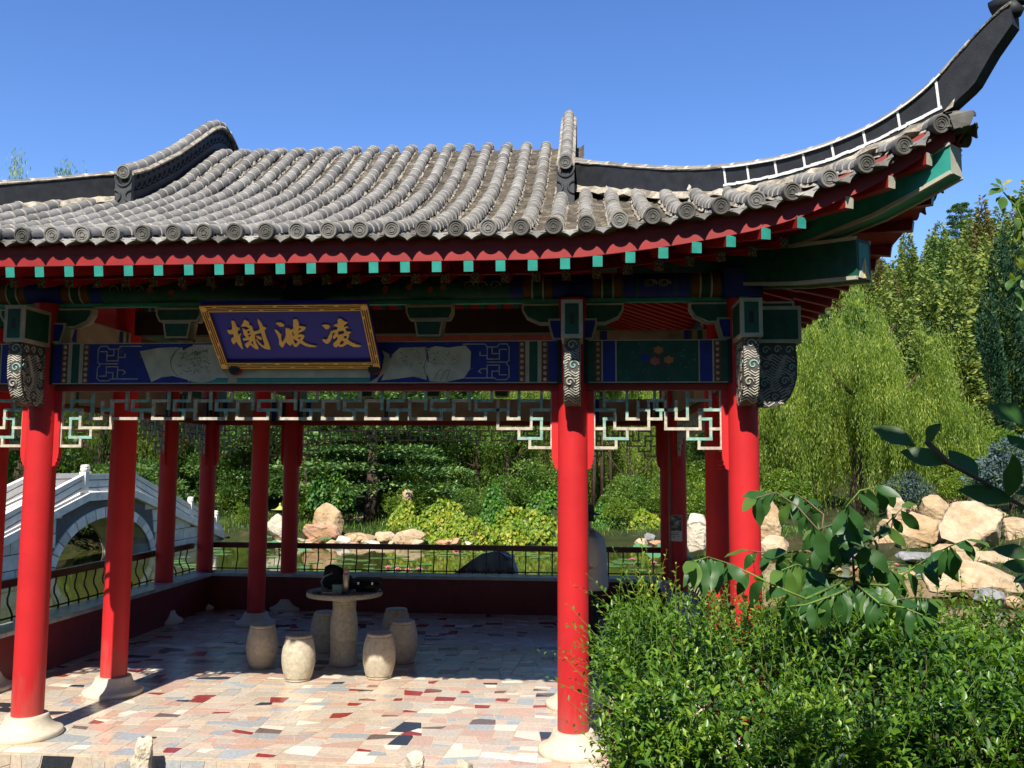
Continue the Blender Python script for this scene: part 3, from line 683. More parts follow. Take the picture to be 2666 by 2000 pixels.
ROOF = None
def deck():
    global ROOF
    mb = MB()
    for side in 'fbrl':
        lo, hi = urange(side); us = np.unique(np.concatenate([np.linspace(lo, hi, 90), [-.001, .001, L_-.001, L_+.001]])); nv = 16; b = len(mb.v)
        for u in us:
            e = ev(u, side)+.02; t = max(vtop(u, side), e+.01)
            for k in range(nv): v = e+(t-e)*k/(nv-1); mb.v.append(sp(u, v, prof(v)-.035+rise_u(u, side), side))
        for i in range(len(us)-1):
            for k in range(nv-1): a = b+i*nv+k; mb.f.append((a, a+1, a+nv+1, a+nv)); mb.m.append(0)
    # gables
    for x in (0.0, L_):
        ys = np.linspace(1.33, DD-1.33, 20); P = [(x, y, prof(min(y, DD-y))-.02) for y in ys]; mb.add([(x, 1.33, 4.85)]+P+[(x, DD-1.33, 4.85)], [tuple(range(22))], 1)
    ROOF = mb.build('roof', [M['pan'], M['slate']], PAV, smooth=.5)
deck()
def soffits():
    lines = (((-.96, 3.753), (-.53, 3.868)), ((-.575, 3.750), (1.37, 4.408)), ((1.37, 4.408), (DD/2, 5.56)))
    for side in 'fbrl':
        lo, hi = urange(side); us = np.linspace(lo, hi, 100); mb = MB()
        for q, ((v0, z0), (v1, z1)) in enumerate(lines):
            if q == 2 and side in 'rl': continue
            b = len(mb.v)
            for u in us:
                h = min(CDG-u, CDG-(lo+hi-u)); uu = u
                for v, z in ((v0, z0), (v1, z1)):
                    d = (ev(u, side)+1.0) if q == 0 else 0
                    vv = max(min(v+(d if v == v0 else 0), h), v0+d) if q < 2 else v; t = max(0, (vv-v0-d)/(v1-v0-d)); zz = z0+t*(z1-z0)
                    mb.v.append(sp(min(max(uu, -.3), L_+.3) if q == 2 else uu, vv, zz+rise_u(u, side)*(1 if vv < .3 else max(0, 1-(vv-.3)/1.2)), side))
            for i in range(len(us)-1): a = b+2*i; mb.f.append((a, a+1, a+3, a+2)); mb.m.append(0)
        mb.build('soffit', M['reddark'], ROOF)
        fb = MB()      # fascia, tile board above it and the closing board behind the flying rafters
        for (dv, z0, z1, th, m) in ((-.985, 3.754, 3.84, .03, 0), (-.99, 3.84, 3.918, .028, 0), (-.545, 3.745, 3.864, .02, 0)):
            b = len(fb.v); uu = [u for u in us if CDG-max(u, lo+hi-u) > dv-(.27 if dv < -.9 else .07)]
            for u in uu:
                e = ev(u, side)+1.0 if dv < -.9 else 0; r = rise_u(u, side)
                for v, z in ((dv+e, z0), (dv+e, z1), (dv+e+th, z1), (dv+e+th, z0)): fb.v.append(sp(u, v, z+r, side))
            for i in range(len(uu)-1):
                for k in range(4): a = b+4*i+k; c = b+4*i+(k+1) % 4; fb.f.append((a, c, c+4, a+4)); fb.m.append(m)
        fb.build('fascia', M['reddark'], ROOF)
M['reddark'] = M['reddark']
soffits()
# ---- rafters
def pattern_mat():
    m, t, b = _nodes('rafter_end_painted'); N = t.nodes.new; Lk = t.links.new
    g = N('ShaderNodeNewGeometry'); w_ = N('ShaderNodeTexVoronoi'); w_.feature = 'DISTANCE_TO_EDGE'; w_.inputs['Scale'].default_value = 45; Lk(g.outputs['Position'], w_.inputs['Vector'])
    cr = N('ShaderNodeValToRGB'); cr.color_ramp.elements[0].color = (.05, .03, .025, 1); cr.color_ramp.elements[1].color = (.34, .31, .24, 1); cr.color_ramp.elements[0].position = .05; cr.color_ramp.elements[1].position = .3
    Lk(w_.outputs[0], cr.inputs[0]); Lk(cr.outputs[0], b.inputs['Base Color']); b.inputs['Roughness'].default_value = .6; return m
M['rend'] = pattern_mat()
def fan(u): return math.radians(43)*max(0., min(1., (u-4.75)/2.45))**1.25
def rafters():
    for side in 'fr':
        jo = MB(); us = [4.52+.2345*k for k in range(-30, 8)]
        us = [u for u in us if u > (-.6 if side == 'f' else 1.0) and u < 6.3]+[6.47, 6.74, 6.98]
        for u in us:
            a = fan(u); r = rise_u(u, side); e = ev(u, side)+1.0
            # flying rafter: head at the fascia, runs back and up
            def P(u_, v, z): return Vector(sp(u_, v, z, side))
            h = .078; w_ = .07; ln = 1.0; v0 = -.972+e
            def prism(mb, v0, z0, v1, z1, hh, mats):
                u1 = u-math.tan(a)*(v1-v0); lim = CDG-u1
                if v1 > lim-.05 and u > 5.2: k = max(.15, (lim-.05-v0)/(v1-v0)); v1 = v0+(v1-v0)*k; z1 = z0+(z1-z0)*k; u1 = u-math.tan(a)*(v1-v0)
                r1 = rise_u(u1, side)*max(0, min(1, 1-(v1-.3)/1.2)); r0 = rise_u(u, side); c, s2 = math.cos(a)*w_/2, math.sin(a)*w_/2
                V = [P(u-c, v0-s2, z0+r0), P(u+c, v0+s2, z0+r0), P(u+c, v0+s2-.012, z0+hh+r0), P(u-c, v0-s2-.012, z0+hh+r0), P(u1-c, v1-s2, z1+r1), P(u1+c, v1+s2, z1+r1), P(u1+c, v1+s2, z1+hh+r1), P(u1-c, v1-s2, z1+hh+r1)]
                mb.add(V, [(0, 1, 2, 3)], mats[0]); mb.add(V, [(1, 5, 6, 2), (4, 0, 3, 7), (0, 4, 5, 1), (4, 7, 6, 5)], mats[1])
            tgt = MB() if side == 'f' else jo
            prism(tgt, v0, 3.673, v0+ln, 3.673+.27*ln, .078, (0, 1))
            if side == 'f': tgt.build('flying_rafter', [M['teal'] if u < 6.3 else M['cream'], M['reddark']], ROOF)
            tgt = MB() if side == 'f' else jo
            if u < 6.4:
                prism(tgt, -.58, 3.669, 1.35, 3.669+.338*1.93, .078, (2, 1))
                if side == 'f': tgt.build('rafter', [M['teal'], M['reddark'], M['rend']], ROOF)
        if side == 'r': jo.build('rafters', [M['teal'], M['reddark'], M['rend']], ROOF)['kind'] = 'stuff'
    jo = MB()        # ceiling rafters seen through the open frame
    for k in range(-2, 22):
        x = -.05+.2345*k
        for y0, z0, y1, z1 in ((1.37, 4.36, DD/2, 5.5), (DD-1.37, 4.36, DD/2, 5.5), (DD-1.37, 4.36, DD+.75, 3.66)): jo.bar((x, y0, z0), (x, y1, z1), .075, .075)
    jo.build('ceiling_rafters', M['green'], ROOF)['kind'] = 'stuff'
rafters()
# ---- corner beams
def corner_beams():
    n = Vector((1, -1, 0)).normalized(); t = Vector((1, 1, 0)).normalized(); c0 = Vector((CDG, 0, 0))
    def at(q, z): return c0+Vector((q, -q, 0))+Vector((0, 0, z))
    def mk(name, secs, w_, end):
        mb = MB(); b = 0; V = []
        for q, z0, z1 in secs:
            for a, z in ((-1, z0), (1, z0), (1, z1), (-1, z1)): V.append(at(q, z)+t*a*w_/2)
        k = len(secs); F = []
        for i in range(k-1):
            for j in range(4): F.append((4*i+j, 4*i+(j+1) % 4, 4*i+4+(j+1) % 4, 4*i+4+j))
        mb.add(V, F, 0); e = 4*(k-1); mb.add(V[e:e+4], [(0, 1, 2, 3)], end); mb.add(V[:4], [(3, 2, 1, 0)], 0)
        # cream edge mouldings
        for a in (-1, 1):
            for zi in (0, 1):
                pts = [at(q, (z0, z1)[zi])+t*a*w_/2 for q, z0, z1 in secs]
                for p, q in zip(pts[:-1], pts[1:]): mb.bar(p, q, .026, .026, 1)
        return mb
    lo = mk('l', [(-.9, 3.93, 4.2), (-.2, 3.78, 4.06), (.4, 3.66, 3.95), (.755, 3.625, 3.915)], .20, 0)
    q = .757; lo.plate([at(q, 3.65)-t*.07, at(q, 3.65)+t*.07, at(q, 3.89)+t*.07, at(q, 3.89)-t*.07], -n*.004, m=2); lo.plate([at(q+.003, 3.63)-t*.085, at(q+.003, 3.63)+t*.085, at(q+.003, 3.78)], -n*.004, m=3)
    lo.plate([at(q+.006, 3.635)-t*.012, at(q+.006, 3.635)+t*.012, at(q+.006, 3.78)+t*.008, at(q+.006, 3.78)-t*.008], -n*.003, m=4)
    lo.build('corner_beam', [M['green'], M['cream'], M['teal'], M['paintwhite'], M['gold']], PAV)
    up = mk('u', [(.1, 3.93, 4.08), (.5, 3.97, 4.13), (.85, 4.06, 4.25), (1.08, 4.16, 4.36), (1.235, 4.235, 4.435)], .17, 1)
    up.build('upper_corner_beam', [M['teal'], M['cream']], PAV)
corner_beams()
# ---- tiles
TR = .062
def barrel_mesh(two=True):
    mb = MB(); n = 7; A = [math.radians(-8+196*i/n) for i in range(n+1)]
    rings = [(0., TR, 0), (.160, TR*.95, 0), (.160, TR*1.06, 1), (.186, TR*1.04, 1)]
    for y, r, m in rings: mb.v += [(r*math.cos(a), y, r*math.sin(a)) for a in A]
    for i in range(3):
        for k in range(n): a = i*(n+1)+k; mb.f.append((a, a+1, a+n+2, a+n+1)); mb.m.append(1 if i else 0)
    return mb
BT = barrel_mesh(); BTV = np.array(BT.v)
def slope_pts(u, side, step=.178):
    """lower ends and angles of the tiles of one row"""
    e = ev(u, side)-.066; top = vtop(u, side)-.04
    if side == 'f' and (4.35 < u < 4.62 or -.06 < u < .21): top = 1.0
    vs = np.linspace(e, top, 200); zs = np.array([prof(v)+.045 for v in vs])
    d = np.concatenate([[0], np.cumsum(np.hypot(np.diff(vs), np.diff(zs)))]); out = []
    for q in np.arange(0, d[-1]-.06, step):
        v = np.interp(q, d, vs); z = np.interp(q, d, zs); v2 = np.interp(min(q+step, d[-1]), d, vs); z2 = np.interp(min(q+step, d[-1]), d, zs)
        out.append((v, z, math.atan2(z2-z, v2-v)))
    return out
ROWS = [4.44+.2345*k for k in range(-29, 12)]
def roof_tiles():
    me = BT.mesh('barrel_tile', [M['tile'], M['jointlime']], smooth=.9); R = random.Random(21)
    cand = []; rest = []
    for side in 'fr':
        for u in ROWS:
            if side == 'r' and u < 3.4: continue
            for i, (v, z, a) in enumerate(slope_pts(u, side)):
                p = (u+R.uniform(-.004, .004), v, z+rise_u(u, side)+R.uniform(-.003, .003)); key = i if side == 'f' and u > -.15 else 99
                (cand if key < 99 else rest).append((key, p, a+R.uniform(-.02, .02), R.uniform(-.02, .02), side))
    cand.sort(key=lambda t: t[0]); rest += cand[300:]
    for key, p, a, rz, side in cand[:300]: obj('barrel_tile', me, ROOF, p, (a, 0, rz))
    VV = np.zeros((len(rest), len(BTV), 3))
    for i, (key, p, a, rz, side) in enumerate(rest):
        Rm = np.array(Euler((a, 0, rz)).to_matrix()); q = BTV@Rm.T+np.array(p)
        if side == 'r': q = np.stack([CDG-q[:, 1], CDG-q[:, 0], q[:, 2]], 1)
        VV[i] = q
    m2 = patches('barrel_tiles', VV, BT.f, [M['tile'], M['jointlime']], smooth=False)
    m2.polygons.foreach_set('material_index', np.tile(np.array(BT.m, np.int32), len(rest))); m2.shade_smooth(); m2.set_sharp_from_angle(angle=.9)
    obj('barrel_tiles', m2, ROOF, kind='stuff')
    # pan tiles between the rows, in short overlapping courses
    Q = []
    us6 = np.linspace(-1, 1, 7)
    for side in 'fr':
        for u in ROWS:
            uc = u+.117
            if side == 'r' and u < 3.4 or uc > 7.12: continue
            e = ev(uc, side)-.05; top = vtop(uc, side)-.02; r = rise_u(uc, side); v = e
            while v < top-.02:
                v2 = min(v+R.uniform(.052, .062), top); lift = R.uniform(.012, .022); tw = R.uniform(-.004, .004)
                lo_ = [(uc+x*.10+tw, v, prof(v)-.018+lift+.045*x*x+r) for x in us6]; hi_ = [(uc+x*.10+tw, v2+.004, prof(v2)-.018+.045*x*x+r) for x in us6]; bo = [(a, b_, c-.018) for a, b_, c in lo_]
                for k in range(6): Q.append([lo_[k], lo_[k+1], hi_[k+1], hi_[k]]); Q.append([bo[k], bo[k+1], lo_[k+1], lo_[k]])
                if side == 'r':
                    for j in range(len(Q)-12, len(Q)): Q[j] = [sp(*p, 'r') for p in Q[j]]
                v = v2
    obj('pan_tiles', quads('pan_tiles', Q, M['pan']), ROOF, kind='stuff')
    # lime mortar bedding along the rows
    Q = []
    for u in ROWS:
        for sg in (-1, 1):
            e = ev(u, 'f')-.0; top = vtop(u, 'f')-.02; vs = np.arange(e, top, .045); prev = None
            for v in vs:
                zz = prof(v)+rise_u(u, 'f'); w_ = R.uniform(.056, .073); h = R.uniform(.012, .046); c = [(u+sg*.050, v, zz+h+.008), (u+sg*w_*.95, v, zz+h*.7), (u+sg*(w_+.008), v, zz+.006)]
                if prev and R.random() < .9:
                    for k in range(2): Q.append([prev[k], prev[k+1], c[k+1], c[k]])
                prev = c
    obj('mortar_bedding', quads('mortar_bedding', Q, M['mortar']), ROOF, kind='stuff')
    # eave discs
    mb = MB(); mb.lathe([(.060, .05), (.0635, .0), (.0635, -.012), (.060, -.015), (.051, -.015), (.049, -.009), (.040, -.009), (.038, -.012), (.034, -.012), (.033, -.008), (.005, -.008)], 22)
    for k in range(5):
        a0 = k*1.26; pts = [(.024*math.cos(a0+t)*(1-.25*t), .024*math.sin(a0+t)*(1-.25*t), -.010) for t in np.linspace(0, 1.5, 5)]; mb.tube(pts, .0035, 5)
    mb.v = [(x, z, y) for x, y, z in mb.v]          # axis along local y, face towards -y
    dm = [mb.mesh('eave_disc', M[k], smooth=.5) for k in ('tile', 'tiledark')]
    dp = [(-.098, .048), (-.075, .022), (-.040, .006), (-.018, -.012), (0, -.034), (.018, -.012), (.040, .006), (.075, .022), (.098, .048), (.088, .060), (.045, .040), (0, .034), (-.045, .040), (-.088, .060)]
    d2 = MB(); d2.plate([(x, 0, z) for x, z in dp], (0, .014, 0)); d2.add([(-.098, .0, .048), (.098, 0, .048), (.1, .16, .075), (-.1, .16, .075), (0, 0, .03), (0, .16, .055)], [(0, 4, 5, 3), (4, 1, 2, 5)])
    for k in (-.05, .05): d2.tube([(k-.025, -.002, .018), (k, -.003, .006+.012), (k+.02, -.002, .02)], .003, 4)
    pm = [d2.mesh('drip_tile', M[k]) for k in ('tile', 'tiledark')]
    jd, jp = [], []
    for side in 'fr':
        for u in ROWS:
            if side == 'r' and u < 1.0: continue
            e = ev(u, side); z = prof(e)+.045+rise_u(u, side); sl = math.atan2(rise_u(u+.1, side)-rise_u(u-.1, side), .2)
            if side == 'f': obj('eave_disc', R.choice(dm), ROOF, (u, e-.080, z-.014), (.18+R.uniform(-.05, .05), 0, fan(u)*.35+R.uniform(-.05, .05)))
            else: jd.append((Vector(sp(u, e-.080, z-.014, 'r')), fan(u)*.35))
            uc = u+.117; e = ev(uc, side); z = prof(e)-.028+rise_u(uc, side); sl = math.atan2(rise_u(uc+.1, side)-rise_u(uc-.1, side), .2)
            if uc > 7.15: continue
            if side == 'f': obj('drip_tile', R.choice(pm), ROOF, (uc, e-.082, z), (-.55+R.uniform(-.08, .08), -sl, R.uniform(-.05, .05)))
            else: jp.append((Vector(sp(uc, e-.082, z, 'r')), sl))
    for nm, lst, me_ in (('eave_discs', jd, dm[1]), ('drip_tiles', jp, pm[1])):
        mb = MB(); base = [tuple(v.co) for v in me_.vertices]; fs = [tuple(p.vertices) for p in me_.polygons]
        for c, a in lst:
            Rm = Euler((0 if nm[0] == 'e' else -.55, 0, math.pi/2)).to_matrix(); mb.add([Rm@Vector(p)+c for p in base], fs)
        mb.build(nm, M['tiledark'], ROOF)['kind'] = 'stuff'
roof_tiles()
# ---- ridges
HT = [(4.50, 5.335), (4.608, 5.298), (5.245, 5.007), (5.617, 4.858), (5.953, 4.767), (6.259, 4.717), (6.54, 4.719), (6.798, 4.764), (7.039, 4.886), (7.221, 5.077), (7.33, 5.213), (7.414, 5.294), (7.462, 5.315)]
HB = [(4.50, 5.10), (4.607, 5.055), (5.244, 4.786), (5.614, 4.653), (5.885, 4.582), (6.256, 4.542), (6.536, 4.551), (6.794, 4.60), (7.033, 4.672), (7.145, 4.705), (7.277, 4.823), (7.365, 5.003), (7.439, 5.122), (7.462, 5.16)]
def hipz(x, T):
    X = np.array([p[0] for p in T]); Z = np.array([p[1] for p in T]); return float(np.interp(x, X, Z))
def ssm(x, T): return sum(hipz(x+d, T)*w_ for d, w_ in ((-.08, .2), (-.04, .2), (0, .2), (.04, .2), (.08, .2)))
def hip(mp, detail):
    t = Vector((1, 1, 0)).normalized(); xs = np.concatenate([np.linspace(4.52, 7.1, 44), np.linspace(7.14, 7.455, 12)])
    def sec(prof_):
        mb = MB(); k = len(prof_(xs[0]))
        for x in xs:
            c = Vector((x, CDG-x, 0))
            for a, z in prof_(x): mb.v.append(tuple(c+t*a+Vector((0, 0, z))))
        for i in range(len(xs)-1):
            for j in range(k): a = i*k+j; b = i*k+(j+1) % k; mb.f.append((a, b, b+k, a+k)); mb.m.append(0)
        mb.f.append(tuple(range(k))); mb.m.append(0); e = (len(xs)-1)*k; mb.f.append(tuple(range(e, e+k))[::-1]); mb.m.append(0)
        return mb
    tp = lambda x: ssm(x, HT); bt = lambda x: ssm(x, HB) if x < 7.1 else hipz(x, HB)
    R = random.Random(4); jit = {float(x): (R.uniform(-.008, .01), R.uniform(-.008, .01), R.uniform(-.01, .02)) for x in xs}
    wall = sec(lambda x: [(-.062, bt(x)-.03), (-.062, tp(x)-.045), (.062, tp(x)-.045), (.062, bt(x)-.03)])
    band = sec(lambda x: [(-.074+jit[float(x)][0]*.4, tp(x)-.050+jit[float(x)][2]*.2), (-.077, tp(x)-.040), (-.055, tp(x)-.026+jit[float(x)][1]*.3), (.055, tp(x)-.026), (.077, tp(x)-.040), (.074, tp(x)-.050)])
    mb = sec(lambda x: [(-.15+jit[float(x)][0]*3, bt(x)-.105+jit[float(x)][2]), (-.085+jit[float(x)][1], bt(x)-.035+jit[float(x)][2]*.9), (.085, bt(x)-.035), (.15, bt(x)-.105)]) if detail else None
    def put(m_, name, mat_, par, **kw): m_.v = [mp(*p) for p in m_.v]; return m_.build(name, mat_, par, **kw)
    root = put(wall, 'hip_ridge', M['slate'], PAV); put(band, 'plaster_band', M['mortar'], root)
    if mb:
        keep = [(f, m_) for f, m_ in zip(mb.f, mb.m) if all(mb.v[i][0] < 7.16 for i in f)]; mb.f = [f for f, _ in keep]; mb.m = [m_ for _, m_ in keep]
        put(mb, 'mortar_skirt', M['mortar'], root)
    # barrel tiles riding on the ridge
    n = 17; X = np.linspace(4.56, 7.42, n+1); base = np.array([(x, y/.186, z) for x, y, z in BT.v]); dj = MB()
    for i in range(n):
        a, b = X[i+1], X[i]; pa = Vector((a, CDG-a, tp(a)-.037)); pb = Vector((b, CDG-b, tp(b)-.037)); d = pb-pa; l = d.length*1.03; d.normalize(); s3 = d.cross(Vector((0, 0, 1))).normalized(); u3 = s3.cross(d)
        q = MB(); q.add([mp(*(pa+s3*x*.95+d*y*l+u3*z*.62)) for x, y, z in base], BT.f); q.m = list(BT.m)
        if detail == 2: q.build('ridge_tile', [M['tile'], M['jointlime']], root, smooth=.9)
        else: b0 = len(dj.v); dj.v += q.v; dj.f += [tuple(k+b0 for k in f) for f in q.f]; dj.m += q.m
    if dj.v: dj.build('ridge_tiles', [M['tile'], M['jointlime']], root, smooth=.9)['kind'] = 'stuff'
    if detail == 2:
        ln = MB(); R = random.Random(8)
        def xd(px, py): d = ray(px*DS, py*DS); k = (CDG-CPOS[0]-CPOS[1])/(d[0]+d[1]); return float((CPOS+d*k)[0])
        for px, py in ((1577, 385), (1627, 380), (1687, 370), (1748, 352), (1810, 325), (1878, 290), (1952, 250), (2036, 205)):
            x = xd(px, py); p0 = Vector((x, CDG-x, bt(x)+.005))-t*.064; p1 = Vector((x-.012, CDG-x+.012, tp(x)-.05))-t*.064; ln.bar(p0, p1, .016, .006, 0, up=t)
        xs2 = np.linspace(5.86, 7.13, 30)
        for a, b in zip(xs2[:-1], xs2[1:]): ln.bar(Vector((a, CDG-a, bt(a)+.006+R.uniform(-.004, .004)))-t*.066, Vector((b, CDG-b, bt(b)+.006+R.uniform(-.004, .004)))-t*.066, .018+R.uniform(0, .008), .006, 0, up=t)
        for a, b in zip(xs2[:-1], xs2[1:]): ln.bar(Vector((a, CDG-a, tp(a)-.047))-t*.078, Vector((b, CDG-b, tp(b)-.047))-t*.078, .012, .010, 0, up=t)
        put(ln, 'white_pointing', M['whiteline'], root)
        # curled beak end
        bk = MB(); c = Vector((7.455, CDG-7.455, 5.235)); dd = Vector((1, -1, .15)).normalized()
        for k, (q, r, dz) in enumerate(((0, 0, 0),)): pass
        bk.tube([c+Vector((-.06, .06, -.02)), c+Vector((0, 0, .01)), c+Vector((.022, -.022, .03))], [.062, .066, .045], 12)
        bk.tube([c+Vector((-.10, .10, .055)), c+Vector((-.03, .03, .075)), c+Vector((.035, -.035, .055)), c+Vector((.05, -.05, .02))], [.056, .056, .042, .02], 10)
        put(bk, 'beak_end', M['slate'], root, smooth=True)
idm = lambda x, y, z: (x, y, z)
hip(idm, 2); hip(lambda x, y, z: (L_-x, y, z), 1); hip(lambda x, y, z: (x, DD-y, z), 0); hip(lambda x, y, z: (L_-x, DD-y, z), 0)
def gable_ridge(x, front_curl):
    """descending ridge on the gable edge, from the front end block over the rolled top to the back"""
    root = None; ys = np.linspace(1.02, DD-1.02, 60); pz = lambda y: prof(min(y, DD-y)); top = lambda y: pz(y)+(.475 if 1 else 0)
    def sec(pr):
        mb = MB(); k = len(pr(ys[0]))
        for y in ys: mb.v += [(x+a, y, z) for a, z in pr(y)]
        for i in range(len(ys)-1):
            for j in range(k): a = i*k+j; b = i*k+(j+1) % k; mb.f.append((a, b, b+k, a+k)); mb.m.append(0)
        mb.f.append(tuple(range(k))); mb.m.append(0); mb.f.append(tuple(range((len(ys)-1)*k, len(ys)*k))); mb.m.append(0); return mb
    root = sec(lambda y: [(-.058, pz(y)-.02), (-.058, pz(y)+.19), (-.035, pz(y)+.20), (-.035, pz(y)+.365), (.035, pz(y)+.365), (.035, pz(y)+.20), (.058, pz(y)+.19), (.058, pz(y)-.02)]).build('gable_ridge', M['slate'], PAV)
    sec(lambda y: [(-.085, pz(y)+.365), (-.09, pz(y)+.385), (-.055, pz(y)+.415), (.055, pz(y)+.415), (.09, pz(y)+.385), (.085, pz(y)+.365)]).build('plaster_band', M['mortar'], root)
    fw = MB()
    for y in np.arange(1.2, DD/2+.2, .105):
        sl = math.atan((pz(y+.05)-pz(y-.05))/.1)
        for q, (cy, cz, a0) in enumerate(((0, .045, 200), (.05, .118, 20))):
            for sg in (-1, 1):
                pts = []
                for t in np.linspace(0, 180, 7):
                    a = math.radians(a0+t); yy, zz = cy+.045*math.cos(a), cz+.042*math.sin(a); pts.append((x+sg*.046, y+yy, pz(y+yy)+.20+zz))
                fw.tube(pts, .009, 5)
    fw.build('fretwork', M['slatelight'], root)['kind'] = 'stuff'
    n = 26; yt = np.linspace(1.0, DD-1.0, n+1); base = [(a, b/.186, c) for a, b, c in BT.v]
    for i in range(n):
        a, b = yt[i], yt[i+1]; pa = Vector((x, a, pz(a)+.418)); pb = Vector((x, b, pz(b)+.418)); d = (pb-pa); l = d.length*1.03; d.normalize(); s3 = Vector((1, 0, 0)); u3 = s3.cross(d)
        q = MB(); q.add([tuple(pa+s3*p[0]+d*p[1]*l+u3*p[2]) for p in base], BT.f); q.m = list(BT.m); q.build('ridge_tile', [M['tile'], M['jointlime']], root, smooth=.9)
    dm = bpy.data.meshes['eave_disc']; obj('eave_disc', dm, root, (x, .985, pz(1.0)+.40), (.3, 0, 0), scale=(1.08,)*3)
    eb = MB()
    z0 = pz(1.02)
    eb.plate([(x-.085, .99, z0-.04), (x+.085, .99, z0-.04), (x+.085, .99, z0+.36), (x+.05, .99, z0+.27), (x, .99, z0+.245), (x-.05, .99, z0+.27), (x-.085, .99, z0+.36)], (0, .05, 0))
    for sg in (-1, 1):
        pts = [(x+sg*(.085-.06*math.sin(t)), .985, z0+.145+.06*math.cos(t)) for t in np.linspace(0, math.pi, 9)]; eb.tube(pts, .012, 6)
    eb.tube([(x+.085*math.cos(t), .985, z0+.35+.105*math.sin(t)) for t in np.linspace(math.pi, 2*math.pi, 11)], .011, 6)
    eb.build('end_block', M['slatelight'], root)
    # stub of the horizontal ridge on the gable side
    sg = 1 if x > 2 else -1
    st = MB(); st.tube([(x+sg*.06, 1.38, 5.27), (x+sg*.32, 1.38, 5.22)], .075, 12); st.box((x+sg*.16, 1.38, 5.13), (.24, .12, .22), 1); st.build('side_ridge_stub', [M['tile'], M['jointlime']], root)
M['slatelight'] = mat('grey_ridge_ornament', (.055, .058, .062), .7, .25, 14, .2, 70, .3)
gable_ridge(4.48, 1); gable_ridge(.08, 0)
# ---- small corner tile cap under the beak
cc = MB(); cc.plate([(7.08, -1.38, 4.565), (7.23, -1.38, 4.60), (7.29, -1.28, 4.62), (7.12, -1.18, 4.68)], (0, 0, .025)); cc.plate([(7.10, -1.385, 4.50), (7.20, -1.40, 4.52), (7.235, -1.385, 4.60), (7.08, -1.385, 4.565)], (0, .04, 0)); cc.build('corner_cap_tile', M['tiledark'], ROOF)
# ================================================================ benches with railings along the pond sides
def rails():
    mdx = {}
    def run(p0, p1, n):
        """p0,p1 plan points of column centres, n outward normal"""
        a, b = Vector((*p0, 0)), Vector((*p1, 0)); n = Vector((*n, 0)); d = (b-a).normalized(); W = (b-a).length; Z = lambda z: Vector((0, 0, z))
        be = MB(); be.bar(a+Z(.545)-n*.03, b+Z(.545)-n*.03, .40, .05, 0); bench = be.build('bench_seat', M['seat'], PAV, bevel=.006)
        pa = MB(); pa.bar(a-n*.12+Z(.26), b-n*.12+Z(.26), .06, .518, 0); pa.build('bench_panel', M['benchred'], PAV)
        ra = MB(); ra.bar(a+n*.20+Z(.965)+d*.02, b+n*.20+Z(.965)-d*.02, .075, .085); ra.bar(a+n*.16+Z(.60), b+n*.16+Z(.60), .02, .02, 1)
        rail = ra.build('top_rail', [M['rail'], M['iron']], PAV, bevel=.01)
        k = max(2, round(W/.212)); pts = [(.0, .57), (.0, .63), (.022, .68), (.058, .74), (.062, .80), (.045, .86), (.04, .935)]
        for i in range(1, k):
            c = a+d*(W*i/k)
            MB().tube([c+n*(.145+u)+Z(z) for u, z in pts], .011, 6).build('baluster', M['iron'], rail, smooth=True)
    for x0, x1 in zip(CX[:-1], CX[1:]): run((x0, DD), (x1, DD), (0, 1))
    for y0, y1 in zip(CYS[:-1], CYS[1:]):
        run((CX[0], y0), (CX[0], y1), (-1, 0)); run((CX[3], y0), (CX[3], y1), (1, 0))
rails()
